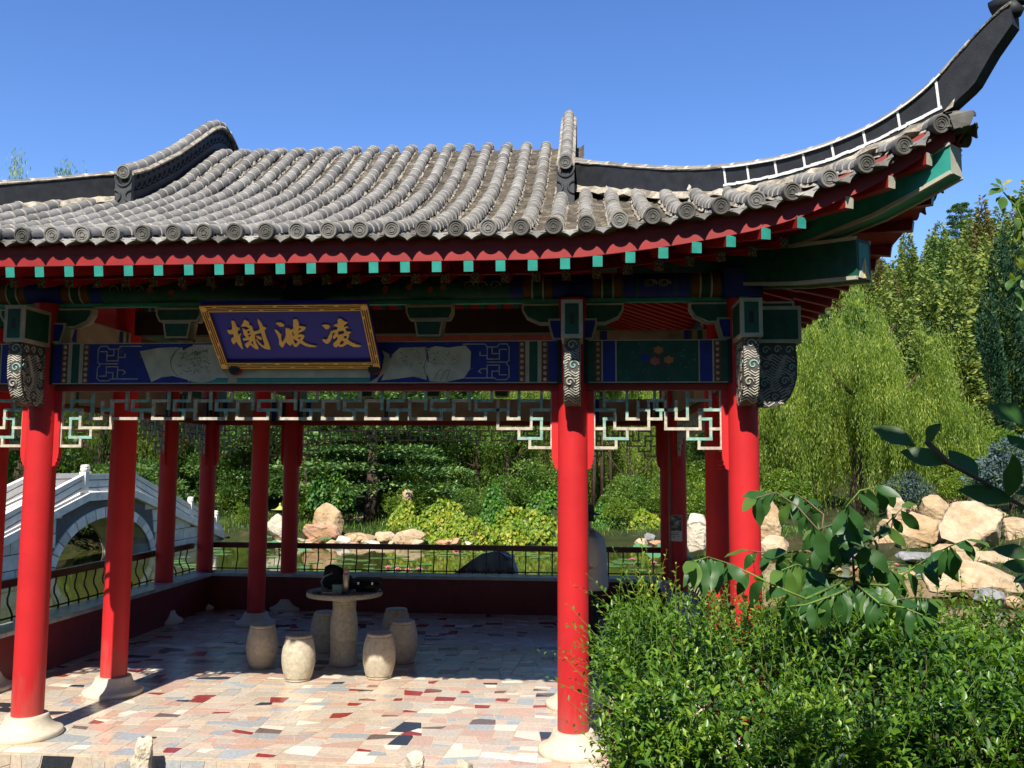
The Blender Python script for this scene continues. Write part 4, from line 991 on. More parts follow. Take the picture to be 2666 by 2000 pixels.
# ================================================================ name plaque
def plaque():
    A = Vector((1.631, -.115, 3.077)); B = Vector((2.979, -.115, 3.077)); Cc = Vector((2.979, -.60, 3.522)); Dd = Vector((1.631, -.60, 3.522))
    ux = (B-A).normalized(); uv = (Dd-A).normalized(); n = -(uv.cross(ux)).normalized()
    if n.y > 0: n = -n
    W = (B-A).length; H = (Dd-A).length; o = A
    root = thing('name_plaque', 'blue plaque with gold fretwork frame and three gold characters under the eave', 'plaque', (0, 0, 0))
    P = lambda u, v, h=0.: tuple(o+ux*u+uv*v+n*h)
    bd = MB(); bd.plate([P(0, 0), P(W, 0), P(W, H), P(0, H)], tuple(-n*.035)); bd.build('board', M['signblue'], root)
    fw = .062; fr = MB()
    for (u0, v0, u1, v1) in ((0, 0, W, fw), (0, H-fw, W, H), (0, fw+.0005, fw, H-fw-.0005), (W-fw, fw+.0005, W, H-fw-.0005)):
        fr.plate([P(u0, v0, .022), P(u1, v0, .022), P(u1, v1, .022), P(u0, v1, .022)], tuple(-n*.0215), m=0)
    g = MB(); e = .006
    def line(u0, v0, u1, v1, w_=.006):
        hor = abs(u1-u0) > abs(v1-v0); a, b = (0, w_/2) if hor else (w_/2, 0)
        g.plate([P(u0-a, v0-b, .027), P(u1+(-a if hor else a), v1-b if hor else v0-b, .027), P(u1+a, v1+b, .027), P(u0-a, v1+b, .027)], tuple(-n*.006))
    for q in (.004, .022, .040, .058):
        line(q, q, W-q, q, .007 if q in (.004, .058) else .0045); line(q, H-q, W-q, H-q, .007 if q in (.004, .058) else .0045); line(q, q, q, H-q, .007 if q in (.004, .058) else .0045); line(W-q, q, W-q, H-q, .007 if q in (.004, .058) else .0045)
    for k in range(1, 11):
        u = W*k/11; q = .013 if k % 2 else .049
        for v in (q, H-q): g.plate([P(u-.02, v, .028), P(u, v-.007, .028), P(u+.02, v, .028), P(u, v+.007, .028)], tuple(-n*.005))
    for k in range(1, 5):
        v = H*k/5; q = .013 if k % 2 else .049
        for u in (q, W-q): g.plate([P(u-.007, v, .028), P(u, v-.02, .028), P(u+.007, v, .028), P(u, v+.02, .028)], tuple(-n*.005))
    for u in (.031, W-.031):
        for v in (.031, H-.031): g.plate([P(u+.03*math.cos(t)*(1 if i % 2 else .8), v+.03*math.sin(t)*(1 if i % 2 else .8), .030) for i, t in enumerate(np.linspace(0, 5.85, 16))], tuple(-n*.007))
    fo = fr.build('frame', M['goldcarve'], root); g.build('gold_fretwork', M['gold'], fo)
    # characters: outlines traced from the photo, laid on the board
    def onb(x, y, k0, org):
        d = Vector(ray(org[0]+x/16.59, org[1]+y/16.59)); c = Vector(CPOS); t = (o+n*.010-c).dot(n)/d.dot(n); return c+d*t
    chars = [((580, 820), [
        ([(365, 275), (420, 262), (470, 270), (535, 320), (555, 420), (580, 500), (640, 560), (740, 580), (720, 640), (640, 690), (640, 790), (690, 850), (810, 795), (730, 960), (760, 1080), (810, 1250), (870, 1470), (840, 1490), (740, 1380), (640, 1250), (600, 1150), (480, 1280), (430, 1240), (365, 1100), (380, 1020), (470, 970), (465, 830), (290, 835), (220, 760), (190, 660), (360, 660), (410, 600), (395, 430)], []),
        ([(925, 220), (1000, 230), (1130, 330), (1130, 450), (1240, 490), (1290, 580), (1310, 690), (1400, 720), (1510, 690), (1600, 640), (1580, 500), (1520, 350), (1500, 220), (1520, 180), (1640, 310), (1740, 510), (1890, 570), (1870, 610), (1790, 650), (1870, 960), (2000, 1280), (2060, 1480), (2020, 1510), (1800, 1460), (1680, 1380), (1560, 1280), (1480, 1160), (1430, 1060), (1470, 1060), (1560, 1180), (1680, 1300), (1760, 1330), (1810, 1290), (1700, 950), (1650, 770), (1500, 820), (1390, 840), (1380, 1000), (1440, 1230), (1540, 1430), (1530, 1490), (1420, 1480), (1300, 1390), (1180, 1290), (1080, 1430), (1040, 1430), (960, 1290), (970, 1250), (1130, 1150), (1140, 1090), (900, 1120), (850, 1030), (1020, 1000), (900, 830), (850, 580), (1010, 660), (1180, 610), (1000, 500), (780, 510), (850, 390)],
         [[(1060, 700), (1150, 690), (1180, 770), (1080, 800)], [(1110, 850), (1210, 850), (1220, 900), (1130, 950), (1100, 890)], [(1290, 1100), (1220, 1230), (1340, 1310)]]),
        ([(1420, 920), (1560, 920), (1680, 1000), (1680, 1070), (1600, 1080), (1500, 1010)], [])]),
        ((700, 820), [([(300, 370), (360, 330), (520, 335), (640, 400), (665, 450), (620, 510), (480, 510), (410, 450)], []),
        ([(250, 640), (310, 640), (430, 740), (540, 860), (520, 950), (550, 1120), (590, 1170), (690, 1010), (730, 880), (715, 600), (740, 570), (880, 580), (930, 650), (1050, 600), (1050, 230), (1080, 200), (1220, 200), (1260, 280), (1310, 500), (1500, 500), (1600, 550), (1560, 640), (1400, 740), (1270, 810), (1265, 870), (1400, 840), (1520, 880), (1530, 960), (1450, 1120), (1600, 1230), (1800, 1300), (2060, 1350), (2060, 1390), (1750, 1390), (1560, 1340), (1360, 1220), (1200, 1380), (1110, 1380), (1030, 1280), (995, 1220), (960, 1330), (880, 1320), (810, 1250), (760, 1170), (700, 1240), (620, 1400), (560, 1410), (440, 1280), (440, 1080), (370, 870), (280, 740)],
         [[(1280, 620), (1340, 560), (1390, 580), (1370, 630), (1280, 690)], [(1000, 760), (1030, 735), (1100, 880), (1085, 915), (1010, 850)], [(1240, 1000), (1370, 950), (1370, 1010), (1310, 1055)], [(1040, 1050), (1110, 1060), (1240, 1140), (1200, 1230), (1130, 1260)]])]),
        ((825, 820), [([(220, 450), (350, 425), (520, 445), (570, 500), (520, 590), (410, 630), (330, 570)], []),
        ([(915, 180), (960, 160), (1040, 180), (1200, 290), (1320, 330), (1300, 360), (1190, 450), (1150, 550), (1280, 490), (1375, 520), (1330, 560), (1220, 590), (1240, 670), (1300, 720), (1490, 740), (1470, 775), (1380, 820), (1390, 900), (1340, 1080), (1500, 1190), (1700, 1280), (1920, 1340), (1900, 1370), (1800, 1395), (1600, 1390), (1480, 1340), (1310, 1250), (1120, 1380), (1000, 1385), (910, 1340), (850, 1400), (760, 1390), (700, 1300), (730, 1210), (880, 1080), (890, 980), (850, 940), (760, 1050), (690, 1000), (700, 920), (800, 780), (690, 770), (640, 1000), (590, 1130), (480, 1255), (380, 1240), (250, 1130), (240, 1070), (290, 1040), (340, 1080), (440, 1060), (540, 860), (600, 720), (700, 680), (860, 650), (910, 540), (720, 470), (740, 440), (900, 380), (890, 270)],
         [[(920, 720), (1140, 680), (1200, 740), (1160, 800), (1020, 860), (910, 865)], [(1150, 960), (1200, 900), (1290, 910), (1280, 1010), (1220, 1050)], [(970, 1240), (1080, 1100), (1180, 1160), (1140, 1240), (1050, 1295), (1000, 1290)]])])]
    for org, parts in chars:
        mb = MB()
        for outer, holes in parts: mb.plate([onb(x, y, 0, org) for x, y in outer], tuple(-n*.009), [[onb(x, y, 0, org) for x, y in h] for h in holes])
        mb.build('gold_character', M['gold'], root)
    for x in (1.742, 2.925):      # the two studs that carry it
        mb = MB(); mb.lathe([(.046, 0), (.048, .05), (.043, .062), (.030, .066), (.012, .064)], 20); mb.v = [(x+a, -.085-c, 3.052+b) for a, b, c in mb.v]; mb.m = [0 if i < 20 else 1 for i in range(len(mb.f))]; mb.build('carrying_stud', [M['reddark'], M['darkwood']], PAV, smooth=.5)
plaque()
# ================================================================ table and drum stools
def stool_mesh():
    p = [(.115, 0), (.130, .004), (.134, .018), (.130, .026), (.126, .030)]
    for i in range(11): t = i/10; p.append((.130+.046*math.sin(math.pi*(.08+.84*t)), .032+.40*t))
    p += [(.132, .436), (.136, .440), (.136, .462), (.128, .470), (.05, .472)]
    return MB().lathe(p, 36).mesh('drum_stool', M['stone2'], smooth=.8)
M['stone2'] = mat('drum_granite', (.50, .44, .33), .6, .14, 28, .2, 240, .4, (.40, .36, .27), bdist=.003)
SM = stool_mesh()
for (px, py), lb in (((635, 1474.5), 'pale stone drum stool in full sun, front left of the round table'), ((812, 1469.5), 'stone drum stool half lit by the sun, front right of the table'), ((864, 1435), 'shaded stone drum stool right of the table, behind the half-lit one'),
                     ((556, 1446), 'shaded stone drum stool, leftmost of the six around the table'), ((694, 1410.5), 'shaded stone drum stool half hidden behind the table pedestal'), ((850, 1402), 'shaded stone drum stool at the back right, only its top half showing')):
    P = atZ(px*DS, py*DS, 0.); obj('drum_stool', SM, None, (P[0], P[1]+.125, .0025), None, lb, 'stool', 'drum stools around the stone table')
_p = atZ(883.5, 1738, 0.); TBX, TBY = float(_p[0]), float(_p[1])+.16
tb = thing('stone_table', 'round grey stone table on a turned pedestal, standing in the shade', 'table', (TBX, TBY, .0025))
MB().lathe([(.40, .765), (.425, .77), (.43, .785), (.43, .815), (.424, .823), (.1, .824)], 48).build('table_top', M['stonegrey'], tb, smooth=.7)
MB().lathe([(.160, 0), (.164, .02), (.150, .10), (.148, .24), (.156, .25), (.156, .27), (.150, .275), (.158, .33), (.160, .38), (.150, .50), (.132, .60), (.130, .655), (.136, .66), (.136, .67), (.130, .672), (.134, .69), (.136, .70), (.132, .705), (.134, .764)], 36).build('pedestal', M['stone2'], tb, smooth=.7)
TZ = .8275
M['blackcloth'] = mat('black_nylon', (.012, .012, .013), .75, .3, 20, .5, 90, .3, bdist=.006)
M['steel'] = mat('brushed_steel', (.42, .36, .32), .35, .1, 30, 0, 60, .5, metal=.85)
M['pinkplastic'] = mat('pink_cap', (.5, .22, .2), .4, .1)
M['jade'] = mat('pale_green_box', (.35, .45, .33), .4, .15, 20)
M['black'] = mat('black_plastic', (.008, .008, .009), .25, .2, 20)
M['silver'] = mat('silver_metal', (.7, .7, .72), .25, .05, metal=1.)
def items():
    def T(px, py, Y=3.0): p = atY(700+px/4.74, 1450+py/4.74, Y); return p
    # backpack: slouched, flap leaning left
    bp = thing('backpack', 'slouching black backpack with a strap, standing on the left of the stone table', 'backpack', (TBX-.11, TBY+.13, TZ))
    mb = MB(); rings = [(.0, .17, .07, 0), (.03, .185, .085, 0), (.12, .165, .08, -.01), (.20, .13, .065, -.04), (.25, .09, .045, -.075), (.275, .03, .02, -.09)]
    R = random.Random(2)
    for z, rx, ry, ox in rings: mb.v += [(ox+rx*(abs(math.cos(t))**.6)*math.copysign(1, math.cos(t))*R.uniform(.93, 1.07), ry*(abs(math.sin(t))**.6)*math.copysign(1, math.sin(t)), z) for t in np.linspace(0, 2*math.pi, 17)[:-1]]
    for i in range(5):
        for k in range(16): mb.f.append((i*16+k, i*16+(k+1) % 16, i*16+16+(k+1) % 16, i*16+16+k)); mb.m.append(0)
    mb.f.append(tuple(range(80, 96))); mb.m.append(0); mb.build('bag_body', M['blackcloth'], bp, smooth=.9)
    MB().tube([(-.05, -.08, .19), (-.14, -.12, .15), (-.17, -.12, .09), (-.15, -.11, .02), (-.10, -.1, .012)], .010, 6).build('strap', M['seat'], bp, smooth=True)
    th = thing('thermos', 'tall brushed steel thermos with a pink cap on the stone table', 'thermos', (TBX+.075, TBY-.23, TZ))
    MB().lathe([(.033, 0), (.036, .004), (.036, .20), (.034, .215), (.026, .225)], 24).build('flask', M['steel'], th, smooth=.7)
    MB().lathe([(.028, .226), (.030, .230), (.030, .262), (.026, .268), (.01, .269)], 20).build('cap', M['pinkplastic'], th, smooth=.7)
    bx = thing('plastic_box', 'small pale green plastic box between backpack and thermos', 'box', (TBX-.03, TBY-.17, TZ))
    MB().box((0, 0, .035), (.12, .09, .07)).build('box_base', M['jade'], bx, bevel=.008); MB().box((0, 0, .0785), (.13, .10, .016)).build('lid', M['jade'], bx, bevel=.006)
    cs = thing('camera_bag', 'low black camera bag with shiny buckles on the right of the stone table', 'bag', (TBX+.27, TBY-.03, TZ))
    MB().box((0, 0, .065), (.30, .2, .13)).build('bag_body', M['blackcloth'], cs, bevel=.035, smooth=True); MB().box((.0, -.012, .139), (.31, .21, .018)).build('flap', M['blackcloth'], cs, bevel=.008)
    for x in (-.08, .08): MB().box((x, -.103, .10), (.022, .006, .03)).build('buckle', M['silver'], cs)
    MB().tube([(.14, -.06, .11), (.19, -.10, .07), (.20, -.13, .02), (.16, -.14, .012)], .009, 6).build('strap', M['blackcloth'], cs, smooth=True)
    mp = thing('selfie_stick', 'thin silver selfie stick with a black grip lying on the stone table', 'selfie stick', (TBX-.17, TBY-.31, TZ))
    MB().tube([(-.02, 0, .012), (.22, .03, .012)], .006, 8).build('rod', M['silver'], mp, smooth=True); MB().tube([(-.11, -.012, .014), (-.02, 0, .014)], .014, 10).build('grip', M['black'], mp, smooth=True)
    MB().box((.23, .032, .014), (.03, .05, .025)).build('clamp', M['black'], mp, bevel=.004)
items()
# ================================================================ notice on the rear right column
def notice():
    c = Vector((L_+s_, s_+m_, 0)); n = Vector((-.32, -1, 0)).normalized(); t = Vector((-n.y, n.x, 0)); z0, z1 = 1.245, 1.60; o = c+n*.131
    root = thing('notice_board', 'small white notice with a dark picture fixed to a rear right column', 'notice', (0, 0, 0))
    q = lambda a, z, h=0.: tuple(o+t*a+Vector((0, 0, z))+n*h)
    MB().plate([q(-.085, z0), q(.085, z0), q(.085, z1), q(-.085, z1)], tuple(-n*.006)).build('panel', M['paperwhite'], root)
    MB().plate([q(-.082, z0+.14, .0015), q(.082, z0+.14, .0015), q(.082, z1-.004, .0015), q(-.082, z1-.004, .0015)], tuple(-n*.001)).build('picture', M['picture'], root)
    tx = MB()
    for k, (a, b, z, h) in enumerate(((-.06, .05, .115, .006), (-.06, .0, .085, .012), (.012, .03, .085, .014), (-.04, -.02, .045, .014), (-.06, .05, .065, .004))): tx.plate([q(a, z0+z, .0015), q(b, z0+z, .0015), q(b, z0+z+h, .0015), q(a, z0+z+h, .0015)], tuple(-n*.001))
    tx.build('print', M['ink'], root)
    MB().tube([tuple(o-t*.07+n*.0+Vector((0, 0, .25))), tuple(o-t*.07+Vector((0, 0, 3.2)))], .008, 6).build('cable_conduit', M['conduit'], PAV)
M['paperwhite'] = mat('notice_white', (.62, .62, .60), .4, .05); M['conduit'] = mat('grey_conduit', (.13, .10, .10), .5, .1)
M['picture'] = mat('notice_picture', (.06, .08, .06), .4, .5, 30, 0, 60, .4, (.35, .38, .34), (.5, .6))
notice()
# ================================================================ person
M['skin'] = mat('skin', (.36, .19, .12), .5, .08, 12); M['shirt'] = mat('grey_white_shirt', (.42, .42, .40), .8, .06, 6, .25, 14, .2, bdist=.03); M['trousers'] = mat('dark_trousers', (.022, .022, .026), .85, .2, 12, .3, 30, .2); M['hat'] = mat('dark_sun_hat', (.05, .045, .04), .85, .15, 20, .3, 90); M['hair'] = mat('black_hair', (.010, .009, .008), .6, .2, 40); M['shoe'] = mat('black_shoe', (.01, .01, .01), .4)
def skin_obj(name, pts, edges, rad, root, m, parent, sub=2):
    me = bpy.data.meshes.new(name); me.from_pydata(pts, edges, []); o = bpy.data.objects.new(name, me); COL.objects.link(o)
    md = o.modifiers.new('s', 'SKIN'); md.use_smooth_shade = True
    for i, r in enumerate(rad): me.skin_vertices[0].data[i].radius = r if hasattr(r, '__len__') else (r, r)
    me.skin_vertices[0].data[root].use_root = True
    o.modifiers.new('u', 'SUBSURF').levels = sub; o.modifiers['u'].render_levels = sub
    dg = bpy.context.evaluated_depsgraph_get(); ev_ = o.evaluated_get(dg); me2 = bpy.data.meshes.new_from_object(ev_, depsgraph=dg); bpy.data.objects.remove(o)
    me2.materials.clear(); me2.materials.append(m); me2.shade_smooth(); me2.name = name
    return obj(name, me2, parent)
def loft(rings, n=20):
    """rings: (cx,cy,cz,rx,ry)"""
    mb = MB()
    for (cx, cy, cz, rx, ry) in rings: mb.v += [(cx+rx*math.cos(t), cy+ry*math.sin(t), cz) for t in np.linspace(0, 2*math.pi, n+1)[:-1]]
    for i in range(len(rings)-1):
        for k in range(n): mb.f.append((i*n+k, i*n+(k+1) % n, i*n+n+(k+1) % n, i*n+n+k)); mb.m.append(0)
    mb.f.append(tuple(range(n))[::-1]); mb.m.append(0); mb.f.append(tuple(range((len(rings)-1)*n, len(rings)*n))); mb.m.append(0)
    return mb
def person():
    # local frame: faces -X, slightly bowed head; stands on z=0
    P = thing('person', 'person in a loose grey-white shirt, dark trousers and brimmed hat, standing behind a front column', 'person', (4.725, 3.55, .003), math.radians(8))
    pts = [(0, 0, .95), (0, 0, 1.10), (-.005, 0, 1.28), (.0, 0, 1.42), (-.03, 0, 1.49), (-.05, 0, 1.545), (-.075, 0, 1.63), (-.07, 0, 1.70),
           (0, -.19, 1.40), (.02, -.25, 1.13), (-.16, -.20, 1.02), (-.21, -.185, 1.0), (0, .19, 1.40), (.02, .25, 1.13), (-.17, .19, 1.03), (-.22, .17, 1.02),
           (0, -.095, .90), (-.02, -.105, .50), (.01, -.11, .09), (-.10, -.12, .04), (0, .095, .90), (.0, .105, .50), (.04, .11, .09), (-.07, .12, .04)]
    ed = [(0, 1), (1, 2), (2, 3), (3, 4), (4, 5), (5, 6), (6, 7), (3, 8), (8, 9), (9, 10), (10, 11), (3, 12), (12, 13), (13, 14), (14, 15), (0, 16), (16, 17), (17, 18), (18, 19), (0, 20), (20, 21), (21, 22), (22, 23)]
    rad = [(.15, .12), (.14, .11), (.15, .115), (.12, .09), .055, .052, (.085, .10), (.07, .085), .062, .045, .036, .03, .062, .045, .036, .03, .088, .06, .045, .04, .088, .06, .045, .04]
    skin_obj('body', pts, ed, rad, 0, M['skin'], P)
    for sg, (hx, hy, hz) in ((-1, (-.21, -.185, 1.0)), (1, (-.22, .17, 1.02))):       # hands with five fingers
        hp = [(hx, hy, hz), (hx-.05, hy, hz-.01), (hx-.09, hy, hz-.02)]; he = [(0, 1), (1, 2)]; hr = [(.028, .02), (.038, .018), (.036, .016)]
        for k in range(4):
            o_ = (k-1.5)*.019; ln = (.055, .066, .062, .048)[k]; b = len(hp)
            hp += [(hx-.095-ln*.45, hy+o_*.9, hz-.03), (hx-.10-ln*.75, hy+o_, hz-.05), (hx-.10-ln*.8, hy+o_, hz-.072)]; he += [(2, b), (b, b+1), (b+1, b+2)]; hr += [.0092, .0085, .0075]
        b = len(hp); hp += [(hx-.045, hy-sg*.035, hz+.005), (hx-.075, hy-sg*.05, hz-.008), (hx-.10, hy-sg*.05, hz-.02)]; he += [(1, b), (b, b+1), (b+1, b+2)]; hr += [.011, .0095, .008]
        skin_obj('hand', hp, he, hr, 0, M['skin'], P, 1)
    # face details
    f = MB(); c = Vector((-.075, 0, 1.635))
    f.tube([c+Vector((-.088, 0, .025)), c+Vector((-.108, 0, -.008)), c+Vector((-.092, 0, -.016))], [.008, .016, .010], 8)
    for s2 in (-1, 1): f.lathe([(.004, -.03), (.018, -.02), (.021, 0), (.018, .022), (.004, .03)], 8, tuple(c+Vector((.005, s2*.088, .0))), 0, True, .55, .35); f.lathe([(.002, -.008), (.009, -.004), (.011, 0), (.009, .004), (.002, .008)], 8, tuple(c+Vector((-.082, s2*.033, .022))), 1)
    f.box(tuple(c+Vector((-.087, 0, -.05))), (.012, .045, .010), 2); f.build('face', [M['skin'], M['black'], M['pinkplastic']], P, smooth=True)
    loft([(-.055, 0, 1.60, .098, .094), (-.06, 0, 1.66, .102, .097), (-.06, 0, 1.71, .09, .085), (-.06, 0, 1.74, .05, .05)], 20).build('hair', M['hair'], P, smooth=True)
    # shirt: loose, open hem at thigh
    sh = loft([(-.0, 0, .80, .205, .245), (-.0, 0, .84, .21, .25), (.005, 0, 1.0, .195, .235), (.005, 0, 1.15, .185, .225), (.01, 0, 1.30, .175, .225), (.01, 0, 1.40, .15, .215), (-.0, 0, 1.455, .11, .15), (-.02, 0, 1.485, .075, .085), (-.025, 0, 1.51, .068, .072)], 28)
    sh.build('shirt', M['shirt'], P, smooth=True)
    for sg in (-1, 1): MB().tube([(.005, sg*.15, 1.42), (.01, sg*.205, 1.38), (.015, sg*.24, 1.26), (.0, sg*.25, 1.14), (-.03, sg*.245, 1.10)], [.07, .085, .088, .086, .08], 14).build('sleeve', M['shirt'], P, smooth=True)
    for sg in (-1, 1):
        MB().tube([(0, sg*.09, .93), (-.005, sg*.10, .75), (-.015, sg*.105, .50), (.0, sg*.11, .25), (.02, sg*.112, .07)], [.115, .105, .085, .075, .078], 14).build('trouser_leg', M['trousers'], P, smooth=True)
        MB().box((-.045, sg*.115, .035), (.27, .095, .068)).build('shoe', M['shoe'], P, bevel=.028, smooth=True)
    # hat
    h = MB().lathe([(.175, 1.672), (.178, 1.676), (.175, 1.682), (.112, 1.695), (.108, 1.72), (.102, 1.775), (.085, 1.795), (.04, 1.80)], 30, (-.06, 0, 0)); h.build('hat', M['hat'], P, smooth=.9)
    # body bulk under the shirt hides at the waist
person()
# ================================================================ stone with red carved characters behind the railing
def icorock(seed, dims, npts=26, bev=.03, rough=.02, cut=0):
    R = random.Random(seed); bm = bmesh.new()
    for i in range(npts):
        v = Vector((R.gauss(0, 1), R.gauss(0, 1), R.gauss(0, 1))).normalized(); p = 3.2
        s_ = (abs(v.x)**p+abs(v.y)**p+abs(v.z)**p)**(-1/p); v = v*s_*R.uniform(.82, 1.0)
        bm.verts.new((v.x*dims[0]/2, v.y*dims[1]/2, v.z*dims[2]/2))
    r = bmesh.ops.convex_hull(bm, input=bm.verts); bmesh.ops.delete(bm, geom=[v for v in bm.verts if not v.link_faces], context='VERTS')
    bmesh.ops.dissolve_limit(bm, angle_limit=.12, verts=bm.verts, edges=bm.edges)
    md = min(dims); bmesh.ops.bevel(bm, geom=bm.edges[:], offset=bev*md, segments=1, affect='EDGES', clamp_overlap=True)
    bmesh.ops.triangulate(bm, faces=bm.faces[:]); 
    for _ in range(3): bmesh.ops.subdivide_edges(bm, edges=[e for e in bm.edges if e.calc_length() > max(dims)/14], cuts=1, use_grid_fill=True); bmesh.ops.triangulate(bm, faces=[f for f in bm.faces if len(f.verts) > 3])
    from mathutils import noise
    for v in bm.verts:
        q = v.co*(2.2/max(dims))*2+Vector((seed, 0, 0)); st = v.co.dot(Vector((.25, .12, .96)))/max(dims)*9+noise.noise(q)*1.2; v.co += v.co.normalized()*max(dims)*(rough*(noise.noise(q)+.5*noise.noise(q*2.7)+.35*noise.noise(q*6))+.010*(abs((st % 1)-.5)*4-1))
    return bm
ROCKM = [mat('sandstone_ochre', (.42, .28, .15), .9, .22, 3, .8, 10, .15, (.50, .37, .22), (.4, .65), bdist=.05), mat('sandstone_pale', (.52, .40, .26), .9, .18, 3, .8, 10, .15, (.40, .28, .16), (.45, .65), bdist=.05), mat('sandstone_rose', (.50, .27, .14), .9, .2, 2.5, .6, 14, .15, (.48, .30, .20), (.4, .6), bdist=.05), mat('boulder_white', (.60, .52, .40), .9, .12, 4, .5, 16, .15, (.55, .47, .34), (.5, .7), bdist=.04), mat('grey_limestone', (.27, .27, .26), .85, .25, 6, .6, 18, .2, (.19, .19, .18), (.45, .65), bdist=.03)]
def crack(m, col, sc):
    t = m.node_tree; N = t.nodes.new; Lk = t.links.new; b = t.nodes['Principled BSDF']; src = b.inputs['Base Color'].links[0].from_socket; g = N('ShaderNodeNewGeometry'); nz = N('ShaderNodeTexNoise'); nz.inputs['Scale'].default_value = sc*1.5; nz.inputs['Detail'].default_value = 4; Lk(g.outputs['Position'], nz.inputs['Vector']); ad = N('ShaderNodeVectorMath'); ad.operation = 'MULTIPLY_ADD'; ad.inputs[1].default_value = (.5,)*3; Lk(nz.outputs['Color'], ad.inputs[0]); Lk(g.outputs['Position'], ad.inputs[2])
    v = N('ShaderNodeTexVoronoi'); v.feature = 'DISTANCE_TO_EDGE'; v.inputs['Scale'].default_value = sc; Lk(ad.outputs[0], v.inputs['Vector']); mr = N('ShaderNodeMapRange'); mr.inputs[1].default_value = .0; mr.inputs[2].default_value = .035; mr.inputs[3].default_value = .8; mr.inputs[4].default_value = 0; Lk(v.outputs['Distance'], mr.inputs[0]); n2 = N('ShaderNodeTexNoise'); n2.inputs['Scale'].default_value = sc*.8; Lk(g.outputs['Position'], n2.inputs['Vector']); m2 = N('ShaderNodeMapRange'); m2.inputs[1].default_value = .45; m2.inputs[2].default_value = .6; Lk(n2.outputs['Fac'], m2.inputs[0]); mu = N('ShaderNodeMath'); mu.operation = 'MULTIPLY'; Lk(mr.outputs[0], mu.inputs[0]); Lk(m2.outputs[0], mu.inputs[1]); mx = N('ShaderNodeMix'); mx.data_type = 'RGBA'; Lk(mu.outputs[0], mx.inputs[0]); Lk(src, mx.inputs[6]); mx.inputs[7].default_value = (*col, 1); Lk(mx.outputs[2], b.inputs['Base Color'])
for _m in ROCKM: crack(_m, (.09, .065, .04), .9)
def rock(name, label, base, dims, seed, mi, rz=0, tilt=0, sink=.15, group=None, npts=26, rough=.02, cat='rock'):
    bm = icorock(seed, dims, npts, rough=rough); me = bpy.data.meshes.new(name); bm.to_mesh(me); bm.free(); me.materials.append(ROCKM[mi]); me.shade_smooth(); me.set_sharp_from_angle(angle=.35)
    return obj(name, me, None, (base[0], base[1], base[2]+dims[2]*(.5-sink)), (0, tilt, rz), label, cat, group)
def carved_stone():
    Y = 8.6; a = atY(980*DS, 1220*DS, Y); b = atY(1118*DS, 1220*DS, Y); top = atY(1060*DS, 1197*DS, Y)[2]; cx = (a[0]+b[0])/2; w_ = b[0]-a[0]; h = top+.75
    root = thing('carved_stone', 'grey boulder carved with red characters, standing behind the back railing', 'carved stone', (cx, Y+.25, -.75))
    mb = MB(); F = [(-w_/2, 0), (-w_/2*.98, h*.5), (-w_/2*.92, h*.74), (-w_*.3, h*.88), (-w_*.05, h*.97), (w_*.2, h), (w_*.38, h*.94), (w_*.47, h*.78), (w_*.5, h*.5), (w_*.45, 0)]
    mb.plate([(x, -.22, z) for x, z in F], (0, .5, 0)); bm = bmesh.new(); me = mb.mesh('boulder', ROCKM[4], bevel=.05); me.shade_smooth(); me.set_sharp_from_angle(angle=.6); obj('boulder', me, root)
    cu = bpy.data.curves.new('txt', 'FONT'); cu.body = '\u51cc\u6ce2\u4ed9\u5b50'; cu.size = .235; cu.space_character = 1.02; cu.align_x = 'CENTER'; cu.offset = .004; cu.extrude = .004
    to = bpy.data.objects.new('txt', cu); COL.objects.link(to); dg = bpy.context.evaluated_depsgraph_get(); me = bpy.data.meshes.new_from_object(to.evaluated_get(dg), depsgraph=dg); bpy.data.objects.remove(to)
    me.materials.clear(); me.materials.append(mat('faded_red_paint', (.22, .025, .02), .7, .3, 20)); obj('red_characters', me, root, (-w_*.09, -.2235, h-.46), (math.pi/2, 0, 0))
carved_stone()
